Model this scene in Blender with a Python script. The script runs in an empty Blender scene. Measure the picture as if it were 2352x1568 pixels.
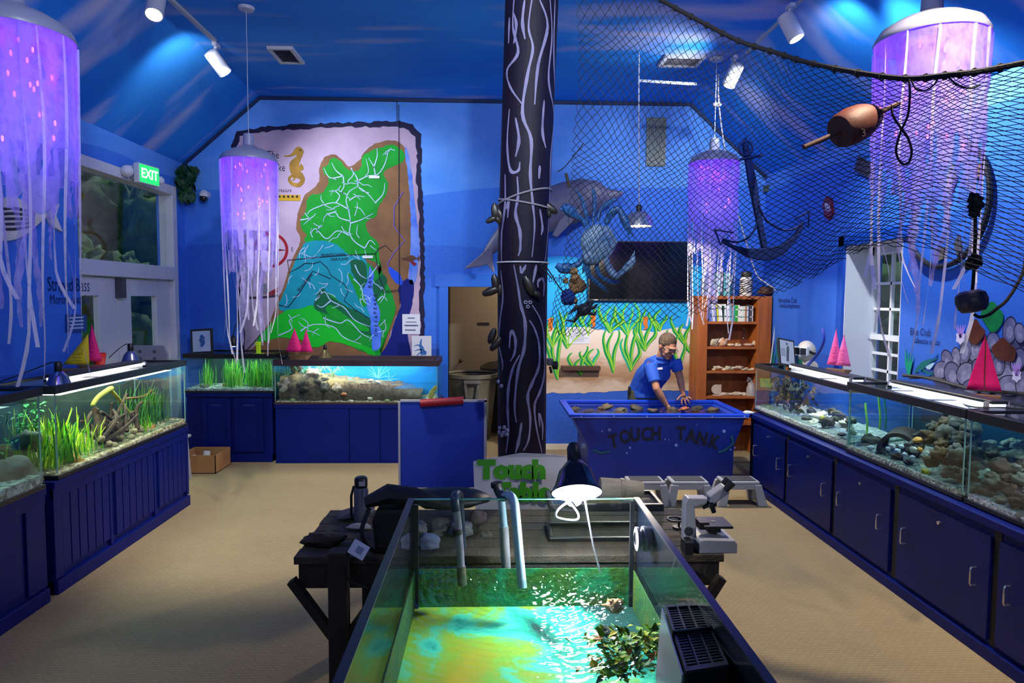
import bpy, bmesh, math, random
from mathutils import Vector, Matrix, noise
V = Vector
sc = bpy.context.scene
col = sc.collection
PI = math.pi
# ---------------------------------------------------------------- camera
F = 1540.0                       # focal length in pixels of the 2352 x 1568 frame
CX, CY = 1176.0, 784.0
CAMZ = 1.9
yaw, pitch, roll = math.atan(49/F), math.atan(99/F), 0.006
fw = V((math.sin(yaw)*math.cos(pitch), math.cos(yaw)*math.cos(pitch), -math.sin(pitch)))
r0 = V((math.cos(yaw), -math.sin(yaw), 0)); u0 = r0.cross(fw)
rt = r0*math.cos(roll) + u0*math.sin(roll); up = u0*math.cos(roll) - r0*math.sin(roll)
cam = bpy.data.cameras.new('camera'); camo = bpy.data.objects.new('camera', cam); col.objects.link(camo)
cam.sensor_width = 36; cam.lens = F/2352*36; cam.clip_start = .05; cam.clip_end = 200
mw = Matrix.Identity(4)
for i in range(3): mw[i][0], mw[i][1], mw[i][2] = rt[i], up[i], -fw[i]
mw[2][3] = CAMZ
camo.matrix_world = mw
sc.camera = camo
CAM = V((0, 0, CAMZ))
def ray(px, py): return fw + rt*((px-CX)/F) - up*((py-CY)/F)
def onY(px, py, Y): d = ray(px, py); return CAM + d*(Y/d.y)
def onX(px, py, X): d = ray(px, py); return CAM + d*(X/d.x)
def onZ(px, py, Z): d = ray(px, py); return CAM + d*((Z-CAMZ)/d.z)
def proj(p):
    d = p-CAM; z = d.dot(fw); return CX+F*d.dot(rt)/z, CY-F*d.dot(up)/z
# ---------------------------------------------------------------- view, world
sc.view_settings.view_transform = 'Standard'; sc.view_settings.look = 'None'
sc.view_settings.exposure = 0.0; sc.view_settings.gamma = 1; sc.view_settings.use_curve_mapping = False
sc.cycles.transparent_max_bounces = 40; sc.cycles.max_bounces = 9; sc.cycles.sample_clamp_indirect = 4
sc.cycles.caustics_reflective = False; sc.cycles.caustics_refractive = False
wd = bpy.data.worlds.new('world'); sc.world = wd; wd.use_nodes = True
bg = wd.node_tree.nodes['Background']; bg.inputs[0].default_value = (.50, .66, 1, 1); bg.inputs[1].default_value = .48
# ---------------------------------------------------------------- lights
def light(kind, name, loc, power, color=(1, 1, 1), to=None, size=.1, sizey=None, spot=90, blend=.4):
    l = bpy.data.lights.new(name, kind); l.energy = power; l.color = color
    if kind == 'AREA':
        l.size = size
        if sizey: l.shape = 'RECTANGLE'; l.size_y = sizey
    else: l.shadow_soft_size = size
    if kind == 'SPOT': l.spot_size = math.radians(spot); l.spot_blend = blend
    o = bpy.data.objects.new(name, l); col.objects.link(o); o.location = loc
    if to is not None: o.rotation_euler = (V(to)-V(loc)).to_track_quat('-Z', 'Y').to_euler()
    return o
WARM = (1, .80, .56); COOL = (.86, .93, 1); PURPLE = (.17, .008, 1)
SPOTS = [  # track heads and added unseen fill spots: (position, aim, power, colour, cone)
 ((-2.55, 3.30, 4.05), (-3.25, 3.75, 3.9), 26, COOL, 110), ((-2.6, 6.2, 4.05), (-3.2, 7.1, 3.9), 22, COOL, 110), ((2.48, 5.0, 4.0), (3.1, 5.6, 3.85), 22, COOL, 110), ((2.0, 6.5, 3.9), (1.6, 6.6, 4.31), 20, COOL, 130), ((-2.5, 6.4, 4.05), (-1.5, 8.36, 2.7), 260, COOL, 75),
 ((2.47, 4.7, 4.05), (3.42, 4.9, 2.6), 320, COOL, 95), ((2.45, 6.3, 4.05), (2.3, 8.3, 3.2), 120, COOL, 80),
 ((-1.25, 4.4, 4.1), (-1.7, 6.0, 0), 560, (1, .94, .84), 58), ((2.2, 2.6, 4.1), (1.75, 3.9, 0), 520, (1, .84, .60), 62),
 ((-2.3, 1.2, 4.1), (-1.7, 3.0, 0), 60, (1, .9, .76), 70), ((0.4, .9, 4.1), (.3, 8, 2.5), 420, COOL, 62),
 ((.6, .6, 4.1), (-3.6, 6.6, 2.6), 240, COOL, 62), ((2.4, .8, 3.85), (-1.2, 5.0, 4.31), 210, COOL, 66), ((-2.4, .8, 3.85), (1.4, 5.5, 4.31), 210, COOL, 66),  # the upward pair is added to brighten the ceiling, no fixture there
]
for i, (p, t, e, c, a) in enumerate(SPOTS):
    if e: light('SPOT', 'track_and_fill_beam', p, e, c, t, .06, None, a, .7)
so = light('SUN', 'daylight', (0, 20, 20), 2.2, (1, .97, .9), (4, 10, 3), .05)
# ---------------------------------------------------------------- materials
def lin(h):
    if isinstance(h, (tuple, list)): return tuple(h[:3])+(1,)
    h = h.lstrip('#'); r = []
    for i in (0, 2, 4):
        c = int(h[i:i+2], 16)/255; r.append(c/12.92 if c <= .04045 else ((c+.055)/1.055)**2.4)
    return (*r, 1)
MATS = {}
class NT:
    def __init__(s, name):
        s.m = bpy.data.materials.new(name); s.m.use_nodes = True; s.t = s.m.node_tree; s.t.nodes.clear()
        s.out = s.n('ShaderNodeOutputMaterial')
    def n(s, k, **kw):
        x = s.t.nodes.new(k)
        for a, v in kw.items(): setattr(x, a, v)
        return x
    def l(s, a, b): s.t.links.new(a, b)
    def val(s, inp, v):
        if hasattr(v, 'is_output'): s.l(v, inp)
        else: inp.default_value = v
    def math(s, op, a, b=0., c=None):
        x = s.n('ShaderNodeMath', operation=op); s.val(x.inputs[0], a); s.val(x.inputs[1], b)
        if c is not None: s.val(x.inputs[2], c)
        return x.outputs[0]
    def pos(s, scale=(1, 1, 1), obj=False):
        g = s.n('ShaderNodeTexCoord').outputs['Object'] if obj else s.n('ShaderNodeNewGeometry').outputs['Position']
        mp = s.n('ShaderNodeMapping'); mp.inputs['Scale'].default_value = scale; s.l(g, mp.inputs[0]); return mp.outputs[0]
    def noise(s, vec, scale, detail=4, rough=.55, dist=0):
        x = s.n('ShaderNodeTexNoise'); x.inputs['Scale'].default_value = scale; x.inputs['Detail'].default_value = detail
        x.inputs['Roughness'].default_value = rough; x.inputs['Distortion'].default_value = dist; s.l(vec, x.inputs['Vector']); return x.outputs[0]
    def ramp(s, fac, stops, interp='LINEAR'):
        x = s.n('ShaderNodeValToRGB'); x.color_ramp.interpolation = interp; e = x.color_ramp.elements
        while len(e) < len(stops): e.new(.5)
        for i, (p, c) in enumerate(stops): e[i].position = p; e[i].color = lin(c)
        s.val(x.inputs[0], fac); return x.outputs[0]
    def mix(s, f, a, b):
        x = s.n('ShaderNodeMix', data_type='RGBA'); s.val(x.inputs[0], f)
        for i, v in ((6, a), (7, b)):
            if hasattr(v, 'is_output'): s.l(v, x.inputs[i])
            else: x.inputs[i].default_value = lin(v)
        return x.outputs[2]
    def bump(s, h, strength=.3, dist=.01):
        x = s.n('ShaderNodeBump'); x.inputs['Strength'].default_value = strength; x.inputs['Distance'].default_value = dist
        s.l(h, x.inputs['Height']); return x.outputs[0]
    def bsdf(s, c, r=.5, m=0, nrm=None, em=None, es=0, spec=.5, trans=0):
        b = s.n('ShaderNodeBsdfPrincipled')
        if hasattr(c, 'is_output'): s.l(c, b.inputs['Base Color'])
        else: b.inputs['Base Color'].default_value = lin(c)
        s.val(b.inputs['Roughness'], r); b.inputs['Metallic'].default_value = m; b.inputs['Specular IOR Level'].default_value = spec
        if nrm is not None: s.l(nrm, b.inputs['Normal'])
        if em: b.inputs['Emission Color'].default_value = lin(em); b.inputs['Emission Strength'].default_value = es
        s.l(b.outputs[0], s.out.inputs[0]); return b
def M(c, r=.5, m=0, c2=None, ns=8, b=0, bs=40, em=None, es=0, spec=.5, st=(1, 1, 1)):
    """cached simple procedural material; colours are sRGB hex"""
    k = (c, r, m, c2, ns, b, bs, em, es, spec, st)
    if k in MATS: return MATS[k]
    t = NT('paint_%02d' % len(MATS)); c_ = c; nr = None
    if c2: c_ = t.ramp(t.noise(t.pos(st, True), ns, 5), [(.32, c), (.68, c2)])
    if b: nr = t.bump(t.noise(t.pos(st, True), bs, 4), b, .01)
    t.bsdf(c_, r, m, nr, em, es, spec); MATS[k] = t.m; return t.m
def clear(name, tint=(.93, .97, .96), ior=1.45, rough=0.0, bumpv=None):
    t = NT(name); tr = t.n('ShaderNodeBsdfTransparent'); tr.inputs[0].default_value = (*tint, 1)
    gl = t.n('ShaderNodeBsdfGlossy'); gl.inputs['Roughness'].default_value = rough
    g = t.n('ShaderNodeNewGeometry'); dt = t.n('ShaderNodeVectorMath', operation='DOT_PRODUCT'); t.l(g.outputs['Incoming'], dt.inputs[0]); t.l(g.outputs['Normal'], dt.inputs[1])
    f0 = ((ior-1)/(ior+1))**2; cs = t.math('ABSOLUTE', dt.outputs['Value']); fres = t.math('MULTIPLY_ADD', t.math('POWER', t.math('SUBTRACT', 1.0, cs), 5.0), 1-f0, f0)
    if bumpv:
        nr = t.bump(t.noise(t.pos((1, 1, 1)), bumpv[0], 3, .6, .4), bumpv[1], .02); t.l(nr, gl.inputs['Normal']); t.l(nr, dt.inputs[1])
    mx = t.n('ShaderNodeMixShader'); t.l(fres, mx.inputs[0]); t.l(tr.outputs[0], mx.inputs[1]); t.l(gl.outputs[0], mx.inputs[2])
    t.l(mx.outputs[0], t.out.inputs[0]); return t.m
GLASS = clear('glass', (.95, .98, .97)); LID = clear('glass_lid', (.72, .82, .84), 1.6, .08)
EDGE = M('#2fb08c', .15); TEALG = clear('teal_glass', (.62, .86, .84))
WATER = clear('water', (.86, .95, .94), 1.33)
def film(name, c, a, hole=.42):
    t = NT(name); ns = t.noise(t.pos((1, 1, .6)), 26, 3, .6)
    tl = t.n('ShaderNodeBsdfTranslucent'); df = t.n('ShaderNodeBsdfDiffuse'); tr = t.n('ShaderNodeBsdfTransparent')
    tl.inputs[0].default_value = lin(c); df.inputs[0].default_value = lin(c)
    m1 = t.n('ShaderNodeMixShader'); m1.inputs[0].default_value = .45; t.l(tl.outputs[0], m1.inputs[1]); t.l(df.outputs[0], m1.inputs[2])
    f = t.n('ShaderNodeMapRange'); t.l(ns, f.inputs[0]); f.inputs[1].default_value = hole-.12; f.inputs[2].default_value = hole+.16
    f.inputs[3].default_value = a*.45; f.inputs[4].default_value = a
    m2 = t.n('ShaderNodeMixShader'); t.l(f.outputs[0], m2.inputs[0]); t.l(tr.outputs[0], m2.inputs[1]); t.l(m1.outputs[0], m2.inputs[2])
    t.l(m2.outputs[0], t.out.inputs[0]); return t.m
FILM = film('crinkled_film', '#c8bef4', .62); RIB = film('satin_ribbon', '#f6f3ff', .8, .3)
def emit(c, s):
    k = ('emit', c, s)
    if k not in MATS:
        t = NT('glow_%02d' % len(MATS)); e = t.n('ShaderNodeEmission'); e.inputs[0].default_value = lin(c); e.inputs[1].default_value = s
        t.l(e.outputs[0], t.out.inputs[0]); MATS[k] = t.m
    return MATS[k]
# ---------------------------------------------------------------- mesh building
def rot_to(d):
    return V(d).to_track_quat('Z', 'Y').to_matrix()
class MB:
    def __init__(s): s.v = []; s.f = []; s.k = []; s.mi = 0
    def add(s, vs, fs):
        o = len(s.v); s.v += [V(p) for p in vs]
        for f in fs: s.f.append([i+o for i in f]); s.k.append(s.mi)
        return s
    def box(s, x0, x1, y0, y1, z0, z1):
        p = [(x, y, z) for z in (z0, z1) for y in (y0, y1) for x in (x0, x1)]
        return s.add(p, [(0, 2, 3, 1), (4, 5, 7, 6), (0, 1, 5, 4), (2, 6, 7, 3), (0, 4, 6, 2), (1, 3, 7, 5)])
    def obox(s, c, h, R=None):
        R = R or Matrix.Identity(3); c = V(c)
        p = [c + R @ V((x*h[0], y*h[1], z*h[2])) for z in (-1, 1) for y in (-1, 1) for x in (-1, 1)]
        return s.add(p, [(0, 2, 3, 1), (4, 5, 7, 6), (0, 1, 5, 4), (2, 6, 7, 3), (0, 4, 6, 2), (1, 3, 7, 5)])
    def beam(s, a, b, w, h, upv=(0, 0, 1)):
        a, b = V(a), V(b); d = (b-a).normalized(); u = V(upv)
        if abs(d.dot(u)) > .97: u = V((0, 1, 0))
        x = d.cross(u).normalized(); y = x.cross(d)
        R = Matrix((x, d, y)).transposed(); return s.obox((a+b)/2, (w/2, (b-a).length/2, h/2), R)
    def tube(s, pts, r, n=8, cap=True, sx=1., sy=1., nrm=None):
        pts = [V(p) for p in pts]; m = len(pts)
        if not hasattr(r, '__len__'): r = [r]*m
        d0 = (pts[1]-pts[0]).normalized(); u = V(nrm) if nrm else (V((0, 0, 1)) if abs(d0.z) < .9 else V((1, 0, 0)))
        vs = []; fs = []
        for i, p in enumerate(pts):
            d = (pts[min(i+1, m-1)]-pts[max(i-1, 0)]).normalized()
            if d.length < 1e-6: d = d0
            x = u.cross(d)
            if x.length < 1e-4: x = V((1, 0, 0)).cross(d)
            x.normalize(); y = d.cross(x); u = y
            for j in range(n):
                a = 2*PI*j/n; vs.append(p + x*(math.cos(a)*r[i]*sx) + y*(math.sin(a)*r[i]*sy))
        for i in range(m-1):
            for j in range(n): fs.append((i*n+j, i*n+(j+1) % n, (i+1)*n+(j+1) % n, (i+1)*n+j))
        if cap: fs.append(tuple(range(n-1, -1, -1))); fs.append(tuple(range((m-1)*n, m*n)))
        return s.add(vs, fs)
    def cyl(s, a, b, r, r2=None, n=20, cap=True): return s.tube([a, b], [r, r if r2 is None else r2], n, cap)
    def lathe(s, prof, c=(0, 0, 0), R=None, n=32, cap=True):
        c = V(c); R = R or Matrix.Identity(3); m = len(prof); vs = []; fs = []
        for r, z in prof:
            for j in range(n): a = 2*PI*j/n; vs.append(c + R @ V((r*math.cos(a), r*math.sin(a), z)))
        for i in range(m-1):
            for j in range(n): fs.append((i*n+j, i*n+(j+1) % n, (i+1)*n+(j+1) % n, (i+1)*n+j))
        if cap: fs.append(tuple(range(n-1, -1, -1))); fs.append(tuple(range((m-1)*n, m*n)))
        return s.add(vs, fs)
    def ell(s, c, r, R=None, n=14, m=9):
        if not hasattr(r, '__len__'): r = (r, r, r)
        c = V(c); R = R or Matrix.Identity(3); vs = [c + R @ V((0, 0, -r[2]))]; fs = []
        for i in range(1, m):
            t = -PI/2 + PI*i/m
            for j in range(n): a = 2*PI*j/n; vs.append(c + R @ V((r[0]*math.cos(t)*math.cos(a), r[1]*math.cos(t)*math.sin(a), r[2]*math.sin(t))))
        vs.append(c + R @ V((0, 0, r[2]))); L = len(vs)-1
        for j in range(n):
            fs.append((0, 1+(j+1) % n, 1+j)); fs.append((L, L-n+j, L-n+(j+1) % n))
            for i in range(m-2): fs.append((1+i*n+j, 1+i*n+(j+1) % n, 1+(i+1)*n+(j+1) % n, 1+(i+1)*n+j))
        return s.add(vs, fs)
    def blob(s, c, r, seed=0, amp=.25, freq=1.3, n=16, m=11, R=None):
        k = len(s.v); s.ell((0, 0, 0), 1, None, n, m); c = V(c); R = R or Matrix.Identity(3)
        if not hasattr(r, '__len__'): r = (r, r, r)
        for i in range(k, len(s.v)):
            p = s.v[i]; q = p*freq + V((seed*7.3, seed*3.1, seed*1.7))
            d = 1 + amp*(noise.noise(q) + .5*noise.noise(q*2.3) + .3*noise.noise(q*5.1))*1.4
            s.v[i] = c + R @ V((p.x*r[0]*d, p.y*r[1]*d, p.z*r[2]*d))
        return s
    def poly(s, pts): return s.add(pts, [tuple(range(len(pts)))])
    def prism(s, pts, off):
        n = len(pts); off = V(off); a = [V(p) for p in pts]
        return s.add(a + [p+off for p in a], [tuple(range(n-1, -1, -1)), tuple(range(n, 2*n))] + [(i, (i+1) % n, n+(i+1) % n, n+i) for i in range(n)])
    def strip(s, pts, w, side, taper=None):
        pts = [V(p) for p in pts]; vs = []; n = len(pts)
        for i, p in enumerate(pts):
            sd = V(side[i]) if isinstance(side, list) else V(side)
            ww = (w[i] if hasattr(w, '__len__') else w)/2
            vs += [p-sd*ww, p+sd*ww]
        return s.add(vs, [(2*i, 2*i+1, 2*i+3, 2*i+2) for i in range(n-1)])
    def stroke(s, pts, w, nrm):
        """flat brush stroke lying in the plane with normal nrm"""
        pts = [V(p) for p in pts]; n = len(pts); side = []
        for i in range(n):
            d = (pts[min(i+1, n-1)]-pts[max(i-1, 0)]); x = d.cross(V(nrm))
            side.append(x.normalized() if x.length > 1e-9 else V((1, 0, 0)))
        return s.strip(pts, w, side)
    def text(s, body, o, ux, uy, size, sx=1., shear=0, ext=0.):
        cu = bpy.data.curves.new('t', 'FONT'); cu.body = body; cu.size = size; cu.align_x = 'CENTER'; cu.align_y = 'CENTER'; cu.shear = shear; cu.resolution_u = 2; cu.offset = ext
        ob = bpy.data.objects.new('t', cu); col.objects.link(ob)
        dg = bpy.context.evaluated_depsgraph_get(); me = bpy.data.meshes.new_from_object(ob.evaluated_get(dg))
        o, ux, uy = V(o), V(ux).normalized(), V(uy).normalized()
        s.add([o + ux*(v.co.x*sx) + uy*v.co.y for v in me.vertices], [tuple(p.vertices) for p in me.polygons])
        bpy.data.objects.remove(ob); bpy.data.curves.remove(cu); bpy.data.meshes.remove(me); return s
    def build(s, name, mats, parent=None, smooth=False, bev=0, remesh=0, sub=0, ang=38):
        me = bpy.data.meshes.new(name); o = bpy.data.objects.new(name, me)
        off = V((0, 0, 0))
        if parent is not None:
            o.parent = parent; q = parent
            while q is not None: off = off + q.location; q = q.parent
        elif s.v:
            xs = [v.x for v in s.v]; ys = [v.y for v in s.v]; zs = [v.z for v in s.v]
            off = V(((min(xs)+max(xs))/2, (min(ys)+max(ys))/2, min(zs))); o.location = off
        me.from_pydata([v-off for v in s.v], [], s.f)
        if not isinstance(mats, (list, tuple)): mats = [mats]
        for m in mats: me.materials.append(m)
        me.polygons.foreach_set('material_index', s.k)
        if remesh:
            col.objects.link(o); md = o.modifiers.new('r', 'REMESH'); md.mode = 'VOXEL'; md.voxel_size = remesh
            m2 = o.modifiers.new('s', 'SMOOTH'); m2.factor = .5; m2.iterations = 3
            dg = bpy.context.evaluated_depsgraph_get(); me2 = bpy.data.meshes.new_from_object(o.evaluated_get(dg))
            o.modifiers.clear(); o.data = me2; bpy.data.meshes.remove(me); me = me2; me.name = name
            if not me.materials: me.materials.append(mats[0])
            smooth = True; ang = 180
        else: col.objects.link(o)
        if smooth:
            me.polygons.foreach_set('use_smooth', [True]*len(me.polygons))
            if ang < 180: me.set_sharp_from_angle(angle=math.radians(ang))
        if bev:
            b = o.modifiers.new('b', 'BEVEL'); b.width = bev; b.segments = 2; b.limit_method = 'ANGLE'; b.harden_normals = False
        if sub:
            b = o.modifiers.new('u', 'SUBSURF'); b.levels = sub; b.render_levels = sub
        return o
def tag(o, label, cat, group=None, kind=None):
    o['label'] = label; o['category'] = cat
    if group: o['group'] = group
    if kind: o['kind'] = kind
    return o
def thing(name, label, cat, loc=(0, 0, 0), group=None):
    o = bpy.data.objects.new(name, None); col.objects.link(o); o.location = loc; o.empty_display_size = .05
    return tag(o, label, cat, group)
def struct(o): o['kind'] = 'structure'; return o
def dup(root, loc, label=None, rz=None):
    r = root.copy(); col.objects.link(r); r.location = loc
    if rz is not None: r.rotation_euler = (0, 0, rz)
    if label: r['label'] = label
    for ch in list(root.children):
        c = ch.copy(); col.objects.link(c); c.parent = r
        for g in list(ch.children): d = g.copy(); col.objects.link(d); d.parent = c
    return r
ORD = 'first second third fourth fifth sixth seventh eighth ninth tenth eleventh twelfth thirteenth fourteenth fifteenth sixteenth seventeenth eighteenth nineteenth twentieth twenty-first twenty-second twenty-third twenty-fourth'.split()
def rank(objs, fmt, key=None):
    """give each object its place in the row, counted from the left of the photograph"""
    for i, o in enumerate(sorted(objs, key=key or (lambda o: proj(o.location)[0]))): o['label'] = fmt.format(ORD[i])
def cat_spline(p, k=6, closed=False):
    p = [V(q) if len(q) == 3 else V((*q, 0)) for q in p]; n = len(p); out = []
    for i in range(n if closed else n-1):
        g = lambda j: p[j % n] if closed else p[max(0, min(n-1, j))]
        a, b, c, d = g(i-1), g(i), g(i+1), g(i+2)
        for t in range(k):
            t /= k; out.append(.5*((2*b)+(c-a)*t+(2*a-5*b+4*c-d)*t*t+(3*b-a-3*c+d)*t**3))
    if not closed: out.append(p[-1])
    return out
def rough(pts, step, amp, seed=1):
    rnd = random.Random(seed); out = []; n = len(pts)
    for i in range(n):
        a, b = V((*pts[i][:2], 0)), V((*pts[(i+1) % n][:2], 0)); k = max(1, int((b-a).length/step))
        for j in range(k):
            q = a.lerp(b, j/k); out.append((q.x+rnd.uniform(-amp, amp), q.y+rnd.uniform(-amp, amp)))
    return out
# ---------------------------------------------------------------- setting
YB, XL, XLN, XR, ZC, ZE = 8.36, -3.73, -3.45, 3.42, 4.31, 3.5
def wall_paint(name, seed):
    t = NT(name); p = t.pos(); sx = t.n('ShaderNodeSeparateXYZ'); t.l(p, sx.inputs[0]); z = sx.outputs[2]
    fl = t.n('ShaderNodeMapping'); fl.inputs['Scale'].default_value = (.55, .55, 0); fl.inputs['Location'].default_value = (seed, seed*2, 0); t.l(p, fl.inputs[0])
    def band(h, sc_, amp):
        return t.math('GREATER_THAN', z, t.math('MULTIPLY_ADD', t.noise(fl.outputs[0], sc_, 1), amp, h-amp/2))
    cl = t.noise(t.pos((1, 1, 2)), 1.3, 3)
    top = t.ramp(cl, [(.35, '#3b86e4'), (.75, '#5d9aec')])
    c = t.mix(band(1.33, 1.1, .5), '#0a50c0', '#1160d0'); c = t.mix(band(2.5, .8, .55), c, '#2470dc'); c = t.mix(band(3.25, .7, .6), c, top)
    f = t.noise(t.pos((1, 1, 1)), 60, 2); c2 = t.mix(t.math('MULTIPLY', f, .12), c, '#bcd6ff')
    t.bsdf(c2, .62, nrm=t.bump(t.noise(t.pos(), 90, 2), .08, .004), spec=.25); return t.m
WALLM = wall_paint('hill_painted_wall', 3.1); WALLR = wall_paint('hill_painted_wall_b', 8.4)
def ceil_paint():
    t = NT('cloud_painted_ceiling')
    n1 = t.noise(t.pos((.45, 1.7, .45)), 1.3, 2.2, .5, .15); n2 = t.noise(t.pos((.35, .5, .35)), 1.1, 2)
    base = t.ramp(n2, [(.35, '#1272d4'), (.7, '#3a9cf0')])
    m = t.n('ShaderNodeMapRange'); t.l(n1, m.inputs[0]); m.inputs[1].default_value = .52; m.inputs[2].default_value = .72; m.inputs[4].default_value = .8
    t.bsdf(t.mix(m.outputs[0], base, '#c9c3dc'), .7, spec=.2); return t.m
CEILM = ceil_paint()
def carpet():
    t = NT('tan_woven_carpet'); p = t.pos()
    br = t.n('ShaderNodeTexBrick'); t.l(p, br.inputs[0]); br.inputs['Scale'].default_value = 11; br.inputs['Mortar Size'].default_value = .03
    br.inputs['Color1'].default_value = lin('#9c8c6e'); br.inputs['Color2'].default_value = lin('#938366'); br.inputs['Mortar'].default_value = lin('#80725a')
    n = t.noise(t.pos((1, 3, 1)), 40, 3, .7); n2 = t.noise(p, 1.6, 3)
    c = t.mix(t.math('MULTIPLY', n, .55), br.outputs[0], '#6d5d40'); c = t.mix(t.math('MULTIPLY', n2, .35), c, '#c0aa80')
    t.bsdf(c, .95, nrm=t.bump(n, .5, .006), spec=.1); return t.m
WHITE = M('#c9cad6', .45); BLUE = M('#0a3fb4', .5, c2='#0d49c2', ns=5)
m = MB().box(-9, 8, -2.5, YB+2.6, -.12, 0); struct(m.build('floor', carpet()))
# back wall around the doorway, with a gable top
DX0, DX1, DH = -.53, .33, 2.04
m = MB()
def wp(pts): m.prism([V((x, YB, z)) for x, z in pts], (0, .14, 0))
wp([(XL-.16, 0), (DX0, 0), (DX0, ZC), (-2.8, ZC), (XL, ZE), (XL-.16, ZE-.14)])
wp([(DX0, DH), (DX1, DH), (DX1, ZC), (DX0, ZC)])
wp([(DX1, 0), (XR+.3, 0), (XR+.3, 3.2), (XR, 3.43), (2.45, ZC), (DX1, ZC)])
struct(m.build('wall_back', WALLM))
m = MB(); T = .1
for a, b in (((-2.8, ZC), (2.45, ZC)), ((XL-.25, ZE-.22), (-2.8, ZC)), ((2.45, ZC), (XR+.4, 3.07))):
    m.prism([V((a[0], -2.5, a[1])), V((b[0], -2.5, b[1])), V((b[0], -2.5, b[1]+T)), V((a[0], -2.5, a[1]+T))], (0, YB+2.6, 0))
struct(m.build('ceiling', CEILM))
m = MB(); m.box(XLN-.3, XLN, -2.5, 5.76, 0, 3.76); struct(m.build('wall_left', WALLR))
m = MB(); D0, D1, DT = 5.86, 8.0, 3.08
m.box(XL-.16, XL, 5.5, D0, 0, ZE+.02); m.box(XL-.16, XL, D1, YB, 0, ZE+.02); m.box(XL-.16, XL, D0, D1, DT, ZE+.02)
struct(m.build('wall_entrance', WALLR))
W0, W1, WZ0, WZ1 = 5.5, 6.4, 1.0, 2.42
m = MB(); X2 = XR+.36
m.box(XR, X2, -2.5, W0, 0, 3.46); m.box(XR, X2, W1, YB, 0, 3.46); m.box(XR, X2, W0, W1, 0, WZ0); m.box(XR, X2, W0, W1, WZ1, 3.46)
struct(m.build('wall_right', WALLR))
# thin trims
m = MB(); DK = M('#08224f', .6)
for a, b in (((XL, ZE), (-2.8, ZC)), ((-2.8, ZC), (2.45, ZC)), ((2.45, ZC), (XR, 3.43))): m.beam((a[0], YB-.015, a[1]-.02), (b[0], YB-.015, b[1]-.02), .03, .035)
struct(m.build('trim_1', DK))
m = MB().box(-1.155, -1.145, YB-.004, YB+.01, .7, ZC-.02); struct(m.build('trim_2', DK))
m = MB().box(DX1+.12, XR, YB-.02, YB, 0, .07).box(XL, DX0-.12, YB-.02, YB, 0, .07); struct(m.build('baseboard_back', M('#d8cfb8', .5)))
# doorway to the store room: casing, room behind, closed beige door
m = MB().box(DX0-.11, DX0, YB-.03, YB+.15, 0, DH).box(DX1, DX1+.11, YB-.03, YB+.15, 0, DH).box(DX0-.16, DX1+.16, YB-.035, YB+.15, DH, DH+.16)
struct(m.build('trim_3', M('#1f62cc', .4)))
BE = M('#b9a98e', .6)
m = MB().box(-1.6, 2.2, 10.3, 10.4, 0, 2.7).box(-1.7, -1.6, YB+.14, 10.4, 0, 2.7).box(2.2, 2.3, YB+.14, 10.4, 0, 2.7).box(-1.7, 2.3, YB+.14, 10.4, 2.7, 2.8); struct(m.build('wall_storeroom', BE))
d2 = struct(MB().box(-.62, .6, 10.24, 10.298, 0, 2.15).build('door_2', M('#c0b094', .5), bev=.004))
kn = onY(1058, 828, 10.2); MB().cyl(kn, kn+V((0, .05, 0)), .012).ell(kn-V((0, .03, 0)), .032).build('door_knob', M('#8c7a5e', .3, .9), d2, True)
MB().box(-.2, -.02, 10.23, 10.24, 1.49, 1.53).build('name_plate', M('#4a443c', .5), d2)
light('POINT', 'storeroom_lamp', (.9, 9.3, 2.5), 26, WARM, size=.1)
# entrance double door with transom
dr = struct(MB().box(XL-.13, XL+.03, D0-.08, D0+.004, 0, DT+.1).box(XL-.13, XL+.03, D1-.004, D1+.1, 0, DT+.1).box(XL-.13, XL+.03, D0+.004, D1-.004, DT-.004, DT+.1).box(XL-.12, XL+.035, D0+.004, D1-.004, 2.09, 2.24).build('door_1', WHITE, bev=.006))
for a, b, nm in ((D0+.02, 6.885, 'left'), (6.895, D1-.007, 'right')):
    m = MB(); s = .25; xx = (XL-.09, XL-.03)
    m.box(*xx, a, a+s, 0, 2.08); m.box(*xx, b-s-.06, b, 0, 2.08); m.box(*xx, a+s, b-s-.06, 0, .3); m.box(*xx, a+s, b-s-.06, 1.9, 2.08)
    lf = m.build('door_leaf', WHITE, dr, bev=.004)
    MB().box(XL-.063, XL-.057, a+s, b-s-.06, .3, 1.9).build('door_glass', GLASS, lf)
    MB().box(XL-.03, XL+.03, b-.25 if nm == 'left' else a+.02, b-.02 if nm == 'left' else a+.06, .98, 1.02).build('push_bar', M('#777780', .3, .8), lf)
MB().box(XL-.065, XL-.055, D0+.004, D1-.004, 2.24, DT-.004).build('transom_glass', GLASS, dr)
MB().box(XL-.03, XL+.04, 6.85, 6.93, 1.88, 2.08).build('door_closer', M('#55565c', .4, .6), dr)
# window in the right wall, deep reveal
wn = struct(MB().box(XR+.25, XR+.31, W0, W0+.05, WZ0, WZ1).box(XR+.25, XR+.31, W1-.05, W1, WZ0, WZ1).box(XR+.25, XR+.31, W0, W1, WZ1-.09, WZ1).box(XR+.25, XR+.31, W0, W1, WZ0, WZ0+.06).box(XR+.24, XR+.32, W0, W1, 1.53, 1.58).build('window_1', M('#dfe3ea', .4)))
m = MB()
for i in (1, 2): m.box(XR+.265, XR+.295, W0+.05+i*.267-.012, W0+.05+i*.267+.012, WZ0+.06, WZ1-.09)
for z in (1.24, 1.40, 1.82, 2.06): m.box(XR+.265, XR+.295, W0+.05, W1-.05, z-.012, z+.012)
m.build('window_muntins', M('#dfe3ea', .4), wn)
MB().box(XR+.277, XR+.283, W0+.05, W1-.05, WZ0+.06, WZ1-.09).build('window_panes', GLASS, wn)
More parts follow.
